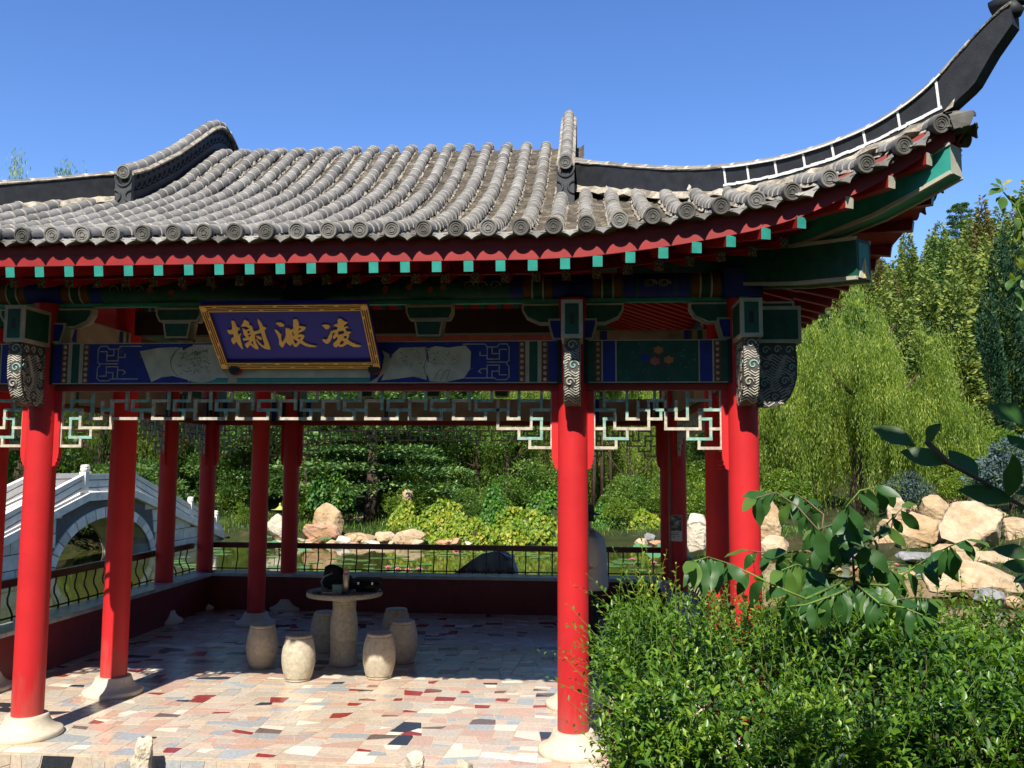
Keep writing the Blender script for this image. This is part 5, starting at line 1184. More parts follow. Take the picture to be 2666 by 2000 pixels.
# ================================================================ marble arched bridge on the left
M['marble'] = mat('white_marble', (.80, .75, .66), .6, .12, 4, .15, 40, .3, (.66, .62, .55), (.5, .7), bdist=.01); M['marblegrey'] = mat('grey_marble_block', (.58, .55, .48), .7, .18, 3, .2, 30, .25, (.66, .63, .56), (.45, .65), island=.14, bdist=.01); M['blockjoint'] = mat('block_joint', (.10, .10, .10), .9, .2, 5)
def bridge():
    X0, X1 = -9.2, -10.85; C = 17.9; root = thing('stone_bridge', 'white marble arched footbridge with carved balustrades over the pond, left', 'bridge', (0, 0, 0))
    def dk(y):
        d = abs(y-C); return 1.43 if d < 1.3 else 1.43-.27*(d-1.3) if d < 8 else 1.43-.27*6.7
    y0, y1 = C-8.2, C+8.2; ar = lambda y: -.75+1.45*math.sqrt(max(0, 1-((y-C)/2.62)**2))
    core = MB()
    for x, sg in ((X0-.04, 1), (X1+.04, -1)):
        ys = np.linspace(y0, C-2.62, 8)
        low = [(y0, -.9), (C-2.62, -.9)]+[(C-2.62*math.cos(t), -.75+1.45*math.sin(t)) for t in np.linspace(0, math.pi, 21)]+[(C+2.62, -.9), (y1, -.9)]
        up = [(y1, dk(y1)-.22), (C+1.3, 1.21), (C-1.3, 1.21), (y0, dk(y0)-.22)]
        core.plate([(x, a, b) for a, b in low+up], (-.05*sg, 0, 0))
    n = 20
    vb = MB(); T = np.linspace(0, math.pi, n+1)
    for i in range(n):
        a, b = T[i], T[i+1]; P = lambda t: (C-2.62*math.cos(t), -.75+1.45*math.sin(t)); p, q = P(a), P(b); vb.add([(X0-.03, *p), (X0-.03, *q), (X1+.03, *q), (X1+.03, *p)], [(0, 1, 2, 3)])
    core.build('spandrel_wall', M['blockjoint'], root); vb.build('vault', M['marblegrey'], root, smooth=True)
    # voussoir ring blocks, coursed blocks
    for k in range(17):
        a, b = math.pi*k/17+.008, math.pi*(k+1)/17-.008; P = lambda t, e: (X0, C-(2.62+e)*math.cos(t), -.75+(1.45+e)*math.sin(t)); q = [P(a, 0), P((a+b)/2, 0), P(b, 0), P(b, .30), P((a+b)/2, .30), P(a, .30)]
        MB().plate(q, (-.04, 0, 0)).build('arch_block', M['marble'] if k % 3 else M['marblegrey'], root)
    R = random.Random(3)
    for c in range(5):
        z0 = -.72+c*.38; z1 = z0+.355; y = y0+R.uniform(0, .4)
        while y < y1:
            y2 = y+R.uniform(.7, 1.2); poly = [(y+.014, z0), (y2-.014, z0), (y2-.014, z1), (y+.014, z1)]
            for pp_, nn in (((C-1.3, 1.20), (.27/1.04, -1)), ((C+1.3, 1.20), (-.27/1.04, -1)), ((C, 1.20), (0, -1))): poly = clip_half(poly, pp_, nn) if len(poly) > 2 else []
            # keep outside the ring
            segs = []
            if len(poly) > 2:
                poly = [p for p in poly]; cy = sum(p[0] for p in poly)/len(poly); sgn = -1 if cy < C else 1
                for t in np.linspace(.15, math.pi/2-.05, 7):
                    ey, ez = math.cos(t), math.sin(t); pnt = (C+sgn*(2.94)*ey, -.75+1.77*ez); nn = (sgn*ey/2.94, ez/1.77)
                    if all(((p[0]-C)/2.9)**2+((p[1]+.75)/1.74)**2 > 1 for p in poly): break
                    if abs(((cy-C)/2.94)) < 1.15: 
                        if ((cy-C)/2.94)**2+((sum(p[1] for p in poly)/len(poly)+.75)/1.77)**2 < 1: poly = []; break
                        poly = clip_half(poly, pnt, nn)
                        if len(poly) < 3: break
            if len(poly) > 2 and parea(clean(poly)) > .02:
                MB().plate([(X0-.015, a, b) for a, b in clean(poly)], (-.03, 0, 0)).build('facing_block', M['marblegrey'], root)
            y = y2
    for x, sg in ((X0, 1), (X1, -1)):
        cp = MB(); pts = [(y0, dk(y0)), (C-1.3, 1.43), (C+1.3, 1.43), (y1, dk(y1))]
        for (a, za), (b, zb) in zip(pts[:-1], pts[1:]): cp.add([(x+sg*.10, a, za-.22), (x+sg*.10, b, zb-.22), (x+sg*.10, b, zb), (x+sg*.10, a, za), (x-sg*.3, a, za-.22), (x-sg*.3, b, zb-.22), (x-sg*.3, b, zb), (x-sg*.3, a, za)], [(0, 1, 2, 3), (3, 2, 6, 7), (0, 4, 5, 1), (4, 7, 6, 5), (0, 3, 7, 4), (1, 5, 6, 2)])
        cp.build('coping', M['marble'], root)
        posts = [C-7.9, C-5.9, C-3.6, C-1.32, C+1.32, C+3.6, C+5.5, C+7.7]; xx = x-sg*.08
        pm = MB(); pm.box((0, 0, .30), (.19, .19, .60)); pm.lathe([(.06, .60), (.10, .63), (.11, .67), (.10, .71), (.108, .74), (.085, .79), (.02, .80)], 12)
        pme = pm.mesh('baluster_post', M['marble'])
        for y in posts: obj('baluster_post', pme, root, (xx, y, dk(y)-.005))
        for a, b in zip(posts[:-1], posts[1:]):
            pn = MB(); za, zb = dk(a), dk(b); h0, h1 = .085, .46
            pn.add([(xx+.045, a+.08, za+h0), (xx+.045, b-.08, zb+h0), (xx+.045, b-.08, zb+h1), (xx+.045, a+.08, za+h1), (xx-.045, a+.08, za+h0), (xx-.045, b-.08, zb+h0), (xx-.045, b-.08, zb+h1), (xx-.045, a+.08, za+h1)], [(0, 1, 2, 3), (3, 2, 6, 7), (0, 4, 5, 1), (4, 7, 6, 5), (0, 3, 7, 4), (1, 5, 6, 2)])
            pn.bar((xx, a+.08, za+h1+.03), (xx, b-.08, zb+h1+.03), .13, .07); pn.bar((xx+.047, a+.16, za+.36), (xx+.047, b-.16, zb+.36), .008, .022, 1); pn.bar((xx+.047, a+.16, za+.15), (xx+.047, b-.16, zb+.15), .008, .022, 1); pn.build('balustrade_panel', [M['marble'], M['blockjoint']], root)
        # drum stone at the far end
        dr = MB(); yb = posts[-1]+.09; dr.plate([(xx+.05, yb, dk(yb)), (xx+.05, yb+.65, dk(yb+.65)), (xx+.05, yb+.5, dk(yb)+.16), (xx+.05, yb+.32, dk(yb)+.26), (xx+.05, yb+.2, dk(yb)+.36), (xx+.05, yb, dk(yb)+.42)], (-.1, 0, 0)); dr.build('drum_stone', M['marble'], root)
    dkm = MB(); pts = [(y0, dk(y0)), (C-1.3, 1.43), (C+1.3, 1.43), (y1, dk(y1))]
    for (a, za), (b, zb) in zip(pts[:-1], pts[1:]): dkm.add([(X0-.2, a, za-.03), (X0-.2, b, zb-.03), (X1+.2, b, zb-.03), (X1+.2, a, za-.03)], [(0, 1, 2, 3)])
    dkm.build('deck', M['marblegrey'], root)
bridge()
# ================================================================ rocks on the banks. (px, py) = foot of the rock in the photo
def gpos(px, py, z): p = atZ(px*DS, py*DS, z); return p, float(np.dot(p-CPOS, _F))/CF*DS      # point, metres per display px
def rk(label, px, py, w_, h, seed, mi, z=WZ, dep=.7, rz=0., tilt=0., sink=.12, npts=26, rough=.02, dy=0.):
    p, k = gpos(px, py, z); W = w_*k; H = h*k/(1-sink)
    return rock('rock', label, (p[0], p[1]+W*dep*.4+dy, p[2]), (W, W*dep, H), seed, mi, rz, tilt, sink, npts=npts, rough=rough)
rk('round-topped tan boulder sitting on top of the rosy rock across the pond', 692, 1172, 78, 86, 3, 0, dep=.6, npts=34, rough=.012, dy=.5)
rk('big cracked rosy sandstone at the waterline, under the round tan boulder', 684, 1176, 90, 52, 12, 2, dep=.7, npts=20)
rk('pale boulder with an overhanging lip, just left of the rosy sandstone', 592, 1176, 50, 66, 5, 3, dep=.8)
rk('long low tan slab lying along the far bank behind the other stones', 787, 1150, 112, 40, 8, 1, dep=.5, dy=1.2, npts=34)
rk('flat ochre ledge at the waterline right of the rosy sandstone', 766, 1176, 84, 24, 21, 0, dep=.8)
rk('yellowish ledge between the flat ochre ledge and the vine mounds', 826, 1172, 56, 24, 22, 1, dep=.8)
rk('leaning slab at the foot of the first vine-draped pinnacle', 880, 1177, 84, 34, 23, 1, dep=.6, tilt=-.12, npts=20)
rk('tall tan stone pinnacle rising out of yellow vines', 869, 1160, 34, 106, 31, 0, dep=.8, dy=.6, npts=22)
rk('slim tan pinnacle capped with green vine, right of the first pinnacle', 967, 1150, 26, 84, 33, 0, dep=.8, dy=.9, npts=22)
rk('small pointed stone half buried in yellow vine leaves', 900, 1140, 18, 34, 34, 1, dep=.8, dy=.0)
rk('grey-tan knob of rock beside the round tan boulder', 742, 1148, 24, 22, 35, 3, dep=.8, dy=.8)
rk('low white cobble at the edge of the pond below the tan slab', 800, 1179, 40, 12, 36, 3, dep=.8)
rk('small grey rock in the water in front of the vines right of the pavilion column', 1405, 1172, 30, 22, 37, 4, dep=.9)
rk('smooth upright white boulder seen between the two right-hand columns', 1506, 1190, 50, 84, 41, 3, z=-.3, dep=.8, npts=90, rough=.006)
rk('rugged orange-streaked rock just right of the corner column', 1662, 1184, 62, 104, 42, 0, z=-.4, dep=.7, npts=22)
rk('broken tan rock at the waterline right of the corner column', 1672, 1208, 84, 52, 43, 1, dep=.7, npts=20)
rk('grey rock at the water edge behind the big-leaved sapling', 1830, 1215, 96, 40, 44, 4, dep=.7)
rk('upright rectangular tan stone standing behind the lily bed', 1940, 1150, 48, 82, 45, 1, z=-.1, dep=.6, npts=20, rough=.01)
rk('small leaning stone next to the upright rectangular one', 1972, 1128, 31, 43, 46, 0, z=-.05, dep=.8, tilt=.15)
rk('large block-shaped ochre boulder overhanging the water on the right bank', 1998, 1196, 115, 95, 47, 0, z=-.45, dep=.7, npts=18, rough=.012)
rk('huge pale sandstone boulder with a diagonal face near the right edge', 2120, 1190, 156, 113, 48, 1, z=-.2, dep=.7, npts=18, rough=.012)
rk('rosy slab with a dark crack below the green bin', 2080, 1110, 120, 38, 49, 2, z=.25, dep=.7, npts=22)
rk('ochre broken ledge between the block-shaped boulder and the huge pale one', 2045, 1160, 72, 91, 50, 0, z=-.2, dep=.7, dy=.8)
rk('tan boulder cut by the right edge of the photo', 2205, 1185, 60, 75, 51, 1, z=-.2, dep=.8)
rk('grey flat stone on the shore below the ochre block', 2010, 1222, 132, 34, 52, 4, dep=.6)
rk('broad flat slab sloping into the water, largest at the right', 2110, 1296, 252, 86, 53, 1, dep=.55, tilt=.12, npts=22, rough=.012)
rk('narrow tan slab above the broad sloping one', 2135, 1240, 180, 52, 54, 1, z=-.5, dep=.6, tilt=.08)
rk('dark wet stone at the foot of the broad sloping slab', 2150, 1308, 84, 34, 55, 4, dep=.7)
rk('small orange rock in the water at the right edge', 2200, 1318, 48, 29, 56, 0, dep=.9)
rk('loose ochre rubble stone under the upright rectangular one', 1925, 1196, 84, 41, 57, 0, dep=.8, npts=16)
Rs = random.Random(44)
for k in range(30):      # small stones strewn along the far waterline
    x = Rs.uniform(540, 1420); p, kk = gpos(x, 1176+Rs.uniform(0, 4), WZ); w_ = Rs.uniform(14, 42)*kk; rock('shore_stone', 'small tan shore stone in the row along the far waterline', (p[0], p[1]+.2, WZ), (w_, w_*.8, w_*Rs.uniform(.35, .7)), 100+k, Rs.choice((0, 1, 1, 2, 3)), Rs.uniform(0, 6), 0, .2, 'shore stones along the far waterline', 20, .02, 'stone')
for k in range(16):      # and along the right bank
    x = Rs.uniform(1690, 2211); p, kk = gpos(x, 1205+(x-1690)*.16+Rs.uniform(-8, 14), WZ); w_ = Rs.uniform(16, 50)*kk; rock('shore_stone', 'small tan stone among the rubble of the right bank', (p[0], p[1]+.2, WZ), (w_, w_*.8, w_*Rs.uniform(.35, .7)), 140+k, Rs.choice((0, 1, 1, 2, 4)), Rs.uniform(0, 6), 0, .2, 'rubble stones of the right bank', 20, .02, 'stone')
rk('stepped ochre rock filling the gap behind the block-shaped boulder', 1955, 1168, 90, 44, 71, 0, z=-.3, dep=.8, dy=.6)
rk('weathered tan rock between the huge boulder and the right edge', 2170, 1150, 80, 50, 72, 1, z=.0, dep=.8, dy=.8)
rk('low ochre rock below the huge pale boulder', 2075, 1216, 110, 40, 73, 0, z=-.45, dep=.7)
rk('low pale rock at the waterline under the right-edge boulder', 2190, 1232, 90, 44, 74, 1, z=-.4, dep=.7)
# rocks at the near edge of the floor
for (px, py, w_, h, z, lb, mi, sd) in ((305, 1672, 46, 84, -.05, 'jagged pale limestone lump standing at the floor edge near the left column', 3, 61), (268, 1668, 50, 22, -.12, 'small grey-white cobble lying left of the jagged limestone lump', 4, 62),
                                       (895, 1672, 46, 48, -.12, 'white pointed stone at the floor edge, centre', 3, 63), (1002, 1668, 44, 30, -.12, 'rounded white stone between the pointed stone and the right column', 3, 64)):
    p = atY(px*DS, py*DS, -.62); k = DS*6.7/CF; rock('rock', lb, (p[0], -.62, float(p[2])-.05), (w_*k, .16, h*k+.05), sd, mi, 0, 0, .0, npts=30, rough=.04)
# ================================================================ vine mounds
M['vine_y'] = leafmat('vine_leaf_yellow', (.13, .24, .02), (.24, .33, .025), (.44, .42, .04)); M['vine_g'] = leafmat('vine_leaf_green', (.035, .12, .014), (.075, .21, .020), (.16, .28, .02))
M['moundcore'] = mat('dark_vine_core', (.03, .045, .012), .95, .3, 5)  # even dark green core filling the mound under its leaves
def mound(label, px, py, w_, h, mi, z=WZ, dep=.8, n=2600, dy=0., shape=1.0, sz=.15):
    p, k = gpos(px, py, z); W, H = w_*k/2, h*k; c = np.array([p[0], p[1]+W*dep*.5+dy, p[2]]); root = thing('vine_mound', label, 'vine', c)
    u = NP.uniform(0, 2*np.pi, n); t = np.arccos(NP.uniform(0, 1, n)); d = np.stack([np.sin(t)*np.cos(u), np.sin(t)*np.sin(u), np.cos(t)], 1)
    bump = 1+.13*np.sin(u*3+px)*np.sin(t*4)+.08*np.sin(u*7+1)+.05*np.sin(t*11+u*5); taper = 1-shape*.0
    S = np.array([W, W*dep, H]); P = d*S*(bump*NP.uniform(.86, 1.05, n))[:, None]
    if shape != 1: f = (1-(1-shape)*np.clip(P[:, 2]/H, 0, 1)); P[:, 0] *= f; P[:, 1] *= f
    nd = d/S; nd /= np.linalg.norm(nd, axis=1, keepdims=True); down = np.array([0, 0, -1.])
    dr = down+.45*nd+rand_dirs(n)*.5; V = leaves(P, dr, NP.uniform(-.9, .9, n), NP.uniform(.7, 1.2, n)*sz, NP.uniform(.7, 1.1, n)*sz)
    V = V[V[:, 0, 1] < W*dep*.6]
    obj('foliage', patches('vine_foliage', V, LEAF_F, M[mi]), root)
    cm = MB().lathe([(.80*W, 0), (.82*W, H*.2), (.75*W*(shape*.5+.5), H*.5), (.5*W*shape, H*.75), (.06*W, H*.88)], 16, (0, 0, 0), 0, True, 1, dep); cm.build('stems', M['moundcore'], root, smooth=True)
mound('yellow-green vine mass wrapped around the first tan pinnacle', 868, 1164, 82, 74, 'vine_y', n=2600, shape=.55)
mound('yellow vine mass draped around the slim pinnacle', 950, 1172, 140, 80, 'vine_y', n=5200, shape=.75)
mound('conical bright green vine mound left of the front right column', 1066, 1172, 88, 112, 'vine_g', n=3600, shape=.45)
mound('low yellow-green vine bank between the conical mound and the red column', 1128, 1174, 190, 66, 'vine_y', n=5200, shape=.9)
mound('dark green vine mound partly hidden behind the front right column', 1180, 1150, 110, 84, 'vine_g', n=2600, dy=1.5, z=-.4)
mound('low strip of yellow-green vine joining the pinnacles and the conical mound', 1010, 1175, 110, 52, 'vine_y', n=2400)
mound('leafy green creeper mound crowning the round tan boulder', 688, 1098, 96, 70, 'vine_g', z=.55, n=3000, dy=1.3, dep=.6)
mound('leafy green creeper mound just right of the standing person', 1310, 1150, 70, 58, 'vine_g', n=2400, z=-.4)
mound('yellow-green creeper bank across the water right of the person', 1375, 1150, 120, 44, 'vine_y', n=3400, z=-.4)
# ================================================================ bin, lantern, building behind the trees
M['bingreen'] = mat('pale_green_plastic', (.30, .52, .16), .5, .08, 6)
def bin_():
    p, k = gpos(2048, 1092, .3); s2 = k*40; root = thing('wheelie_bin', 'pale green wheelie bin standing above the rocks on the right bank', 'bin', p)
    b = MB(); w0, w1 = s2*.26, s2*.33; b.add([(-w0, -w0, 0), (w0, -w0, 0), (w0, w0, 0), (-w0, w0, 0), (-w1, -w1, s2*.82), (w1, -w1, s2*.82), (w1, w1, s2*.82), (-w1, w1, s2*.82)], [(0, 1, 5, 4), (1, 2, 6, 5), (2, 3, 7, 6), (3, 0, 4, 7), (4, 5, 6, 7), (3, 2, 1, 0)]); b.build('bin_body', M['bingreen'], root, bevel=.01)
    l = MB(); l.box((0, 0, s2*.87), (w1*2.3, w1*2.3, s2*.09)); l.build('lid', M['bingreen'], root, bevel=.012); h = MB(); h.box((w1*.5, w1*.9, s2*.96), (s2*.1, s2*.06, s2*.1)); h.build('handle', M['bingreen'], root)
bin_()
def lantern():
    p, k = gpos(604, 1120, .1); root = thing('garden_lantern', 'small yellow-green pagoda-roofed garden lantern left of the rosy rocks', 'lantern', p); u = k*10; mt = M['lant']
    MB().lathe([(u*.5, 0), (u*.5, u*.3), (u*.3, u*.5), (u*.3, u*1.1), (u*.7, u*1.2)], 6).build('post', mt, root); MB().lathe([(u*.6, u*1.2), (u*.6, u*1.75)], 6).build('light_box', M['darkwood'], root)
    MB().lathe([(u*2.1, u*1.95), (u*1.7, u*1.85), (u*1.0, u*2.1), (u*.5, u*2.5), (u*.2, u*2.8), (u*.25, u*3.1), (u*.05, u*3.4)], 6).build('lantern_roof', mt, root)
M['lant'] = mat('yellow_green_glaze', (.42, .48, .10), .5, .1, 8)
lantern()
def building():
    Y = 62; a = atY(1245*DS, 1010*DS, Y); b = atY(1345*DS, 1075*DS, Y); root = thing('far_building', 'yellow-walled building glimpsed between the thin trunks beyond the pond', 'building', ((a[0]+b[0])/2, Y+3, float(b[2])-2))
    W = (b[0]-a[0])*1.1; H = 2+float(a[2]-b[2])*1.0
    MB().box((0, 0, H/2), (W, 6, H)).build('wall', M['ywall'], root); MB().add([(-W*.55, -3.6, H), (W*.55, -3.6, H), (W*.55, 3.6, H), (-W*.55, 3.6, H), (-W*.5, 0, H+1.4), (W*.5, 0, H+1.4)], [(0, 1, 5, 4), (2, 3, 4, 5), (1, 2, 5), (3, 0, 4), (3, 2, 1, 0)]).build('roof', M['tile'], root)
    for x in (-.25, .2):
        w_ = MB(); w_.box((W*x, -3.03, H*.55), (.9, .1, 1.1)); wo_ = w_.build('window', M['darkwood'], root); f = MB(); f.box((W*x, -3.06, H*.55+.6), (1.1, .12, .12)); f.build('frame', M['cream'], wo_)
M['ywall'] = mat('ochre_render', (.60, .42, .17), .9, .12, 2)
building()
# ================================================================ lily pads and lotus
M['pad'] = leafmat('lily_pad', (.07, .17, .05), (.13, .24, .07), (.30, .32, .08), .3, .1); M['lotus'] = leafmat('lotus_leaf', (.08, .25, .10), (.16, .36, .16), None, .45, .3); M['petal'] = mat('pink_petal', (.75, .22, .30), .5, .15, 30); M['stalk'] = mat('lotus_stalk', (.06, .12, .03), .7)
def lilies():
    R = random.Random(17); pm = []
    for q in range(4):
        mb = MB(); n = 16; a0 = R.uniform(0, 6); mb.add([(0, 0, .0)]+[(math.cos(a0+.25+5.8*i/n)*R.uniform(.93, 1.05), math.sin(a0+.25+5.8*i/n)*R.uniform(.93, 1.05), R.uniform(0, .05)) for i in range(n+1)], [(0, i+1, i+2) for i in range(n)]); pm.append(mb.mesh('lily_pad', M['pad']))
    spots = []
    for (cx, cy, n, sx, sy) in ((610, 1190, 16, 55, 14), (720, 1215, 10, 60, 16), (840, 1228, 18, 70, 9), (880, 1205, 8, 60, 10), (1020, 1195, 12, 90, 8), (1140, 1200, 10, 50, 14), (1360, 1215, 16, 50, 16), (1900, 1225, 34, 60, 14), (1960, 1240, 20, 50, 10), (1760, 1215, 10, 50, 12), (400, 1220, 10, 40, 12), (470, 1195, 10, 30, 10)):
        for _ in range(n): spots.append((cx+R.gauss(0, sx*.6), cy+R.gauss(0, sy*.6)))
    for x, y in spots:
        if y < 1182: y = 1182+R.uniform(0, 20)
        p = atZ(x*DS, y*DS, WZ); r = R.uniform(.13, .27)
        if p[1] < 9.5 and -2.5 < p[0] < 7: continue
        obj('lily_pad', R.choice(pm), None, (p[0], p[1], WZ+.006), (0, 0, R.uniform(0, 6)), 'round green lily pad floating on the pond', 'lily pad', 'lily pads on the pond', scale=(r, r, r))
    lm = MB(); n = 18; lm.add([(0, 0, -.05)]+[(.5*math.cos(6.283*i/n), .5*math.sin(6.283*i/n), -.02) for i in range(n)]+[(math.cos(6.283*i/n), math.sin(6.283*i/n), .10*math.sin(i*2.1)+.05) for i in range(n)], [(0, 1+i, 1+(i+1) % n) for i in range(n)]+[(1+i, 1+n+i, 1+n+(i+1) % n, 1+(i+1) % n) for i in range(n)])
    lmesh = lm.mesh('leaf_blade', M['lotus'], smooth=True)
    for x, y, h in ((592, 1200, .35), (622, 1182, .5), (640, 1195, .4), (720, 1170, .3), (700, 1178, .25), (570, 1188, .45), (655, 1205, .3), (1404, 1158, .8), (1385, 1222, .5), (1410, 1228, .4), (1690, 1195, .9), (1440, 1216, .5)):
        p = atZ(x*DS, y*DS, WZ); o = thing('lotus_leaf', 'lotus leaf held above the water on a stalk', 'lotus leaf', (p[0], p[1], WZ), R.uniform(0, 6), 'lotus leaves standing above the pond'); r = R.uniform(.2, .3)
        obj('leaf_blade', lmesh, o, (0, 0, h), (R.uniform(-.5, .2), R.uniform(-.3, .3), 0), scale=(r, r, r)); MB().tube([(.02, .03, -.2), (0, 0, h-.01)], .012, 5).build('stalk', M['stalk'], o)
    fm = MB()
    for ring, (k, tl, ln) in enumerate(((8, .9, .11), (7, .45, .10))):
        for i in range(k):
            a = 6.283*i/k+ring*.4; d = Vector((math.cos(a)*math.sin(tl), math.sin(a)*math.sin(tl), math.cos(tl))); s3 = Vector((-math.sin(a), math.cos(a), 0)); fm.add([(0, 0, 0), tuple(d*ln*.5+s3*.03), tuple(d*ln), tuple(d*ln*.5-s3*.03)], [(0, 1, 2, 3)])
    fme = fm.mesh('water_lily', M['petal'])
    for k, (x, y) in enumerate(((1365, 1214), (838, 1232), (858, 1236), (880, 1238), (1845, 1222), (1890, 1228), (1935, 1226), (985, 1195), (1412, 1222), (905, 1236))):
        p = atZ(x*DS, y*DS, WZ); obj('water_lily', fme, None, (p[0], p[1], WZ+.02), None, 'pink water lily flower open on the pond', 'flower', 'pink water lilies', scale=(1.3,)*3)
lilies()
# ================================================================ trees
g2 = np.random.default_rng(23)
M['bark'] = mat('bark_brown', (.075, .052, .036), .95, .3, 6, .8, 20, .1, (.13, .10, .075), (.5, .7), bdist=.04, stretch=(1, 1, .25))
M['f_dark'] = leafmat('foliage_dark_green', (.035, .09, .018), (.08, .16, .026), (.15, .23, .04)); M['f_mid'] = leafmat('foliage_mid_green', (.055, .13, .02), (.12, .22, .03), (.22, .31, .045)); M['f_light'] = leafmat('foliage_light_green', (.08, .16, .016), (.16, .26, .026), (.28, .34, .04))
M['f_cedar'] = leafmat('cedar_needles', (.06, .14, .04), (.13, .24, .06), (.22, .32, .08), .6, .15); M['f_willow'] = leafmat('willow_leaf', (.085, .16, .02), (.26, .36, .045), (.48, .53, .11), .5, .45); M['f_hill'] = leafmat('hill_conifer', (.075, .13, .024), (.17, .23, .036), (.30, .32, .06), .7, .15); M['f_hillb'] = leafmat('hill_conifer_bronze', (.09, .10, .022), (.17, .15, .035), (.25, .20, .06), .7, .15); M['f_hillg'] = leafmat('hill_conifer_green', (.045, .11, .024), (.11, .20, .036), (.22, .30, .06), .7, .15); M['f_cyp'] = leafmat('cypress_dark', (.010, .042, .016), (.025, .075, .026), (.045, .11, .036), .7, .1); M['f_blue'] = leafmat('blue_juniper', (.05, .09, .08), (.10, .15, .13), None, .7, .1)
def trunk(h, r, lean=(0, 0), nb=6, spread=1.2, seed=0, h0=.35, up=.6):
    R = random.Random(seed); mb = MB(); pts = [(lean[0]*t+.06*math.sin(t*5+seed)*h*.1, lean[1]*t, h*t) for t in np.linspace(0, 1, 7)]; mb.tube(pts, [r*(1-.75*t)+(.35*r if i == 0 else 0) for i, t in enumerate(np.linspace(0, 1, 7))], 9)
    for k in range(nb):
        t = h0+(1-h0)*k/nb; i = t*6; a = pts[int(i)]; an = R.uniform(0, 6.28); l = spread*R.uniform(.7, 1.1)*(1.1-.5*t); b = (a[0]+math.cos(an)*l*.5, a[1]+math.sin(an)*l*.5, a[2]+l*up*.35); c = (a[0]+math.cos(an)*l, a[1]+math.sin(an)*l, a[2]+l*up); mb.tube([a, b, c], [r*.4*(1-.5*t), r*.28, r*.1], 6)
    return mb
def blob_crown(blobs, n, size, asp=.55, g=g2, shell=.35, down=.2):
    B = np.array(blobs, float); vol = B[:, 3]**2; idx = g.choice(len(B), n, p=vol/vol.sum()); d = rand_dirs(n, g); d[:, 2] = np.where(d[:, 2] < -.45, -d[:, 2]*.6, d[:, 2]); d /= np.linalg.norm(d, axis=1, keepdims=True)
    r = (1-shell*g.random(n)**1.6)*(1+.18*np.sin(d[:, 0]*5+idx)*np.sin(d[:, 1]*6)+.1*np.sin(d[:, 2]*9+idx)); P = B[idx, :3]+d*(B[idx, 3]*r)[:, None]*np.array([1, 1, .8])
    dr = d*.8+rand_dirs(n, g)*.9+np.array([0, 0, -down]); return leaf_quad(P, dr, g.uniform(0, 6.28, n), size*g.uniform(.6, 1.3, n), size*asp*g.uniform(.7, 1.2, n))
def broad_blobs(h, r, k, seed, z0=.35, flat=1.):
    R = random.Random(seed); out = []
    for i in range(k):
        t = R.random(); z = h*(z0+(1-z0)*t)-r*.25; rr = r*(math.sin(math.pi*(.12+.8*t))**.7)*R.uniform(.35, .8); a = R.uniform(0, 6.28); out.append((math.cos(a)*rr, math.sin(a)*rr, z, r*R.uniform(.28, .45)))
    return out
LIB = {}
def lib(key, fn):
    if key not in LIB: LIB[key] = fn()
    return LIB[key]
def tree(name, label, base, crown, stem, rz=0., sc=(1, 1, 1), group=None, cat='tree'):
    t = thing(name, label, cat, base, rz, group); t.scale = sc
    obj('crown', crown, t)
    if stem is not None: obj('trunk', stem, t)
    return t
def hz(x, y): return float(hgt(np.array(x, float), np.array(y, float)))-.1
def P_at(px, Y): p = atY(px*DS, 1100*DS, Y); return (float(p[0]), Y, hz(p[0], Y))
# ---- prototypes
for k, (fm, nl, ls) in enumerate((('f_dark', 18000, .17), ('f_mid', 18000, .17), ('f_light', 15000, .16))):
    LIB['broad%d' % k] = quads('broad_crown', blob_crown(broad_blobs(8, 3.0, 32, k+3, .06), nl, ls), M[fm])
LIB['btrunk'] = trunk(6.2, .20, (.3, .1), 7, 2.2, 2).mesh('broad_trunk', M['bark'], smooth=True)
def willow_crown(n_clump=110, per=22, R_=4.3, H=9.0, seed=5, m='f_willow'):
    """hanging strands gathered into curtains with gaps between them"""
    g = np.random.default_rng(seed); a = g.uniform(0, 2*np.pi, n_clump); rr = R_*np.sqrt(.10+.90*g.random(n_clump))*(1+.22*np.sin(3*a+seed)+.12*np.sin(5*a)); top = H*(.40+.58*np.sqrt(np.clip(1-(rr/(R_*1.3))**2, 0, 1)))*g.uniform(.60, 1.08, n_clump); ln = np.clip((.22+.85*g.random(n_clump)**1.3)*H*(.42+.48*rr/R_), 1.0, top-.4)
    cx = rr*np.cos(a); cy = rr*np.sin(a); n = n_clump*per; rep = lambda q: np.repeat(q, per); A = rep(a)+g.normal(0, .25, n); sx = rep(cx)+g.normal(0, .17, n); sy = rep(cy)+g.normal(0, .17, n); tp_ = rep(top)+g.normal(0, .22, n)-.5*((sx-rep(cx))**2+(sy-rep(cy))**2); L_n = np.maximum(rep(ln)*g.uniform(.5, 1.1, n), .5)
    k = 28; t = np.linspace(0, 1, k)[None, :]; out = .34*np.sin(np.minimum(t*3.0, 1)*np.pi/2)*g.uniform(.4, 1.6, (n, 1)); bend = g.uniform(-.3, .3, (n, 1))*t**2+.10*np.sin(t*5+rep(a)[:, None])
    x = sx[:, None]+out*np.cos(A)[:, None]+bend; y = sy[:, None]+out*np.sin(A)[:, None]+bend*.5; z = tp_[:, None]-L_n[:, None]*t+.25*np.sin(np.minimum(t*3.5, 1)*np.pi); P = np.stack([x, y, z], 2).reshape(-1, 3)+g.normal(0, .03, (n*k, 3)); P = P[P[:, 2] > .25]; n = len(P)
    d = np.tile(np.array([[0, 0, -1.]]), (n, 1))+g.normal(0, .30, (n, 3)); return quads('willow_crown', leaf_quad(P, d, g.uniform(0, 6.28, n), g.uniform(.12, .22, n), g.uniform(.022, .038, n)), M[m])
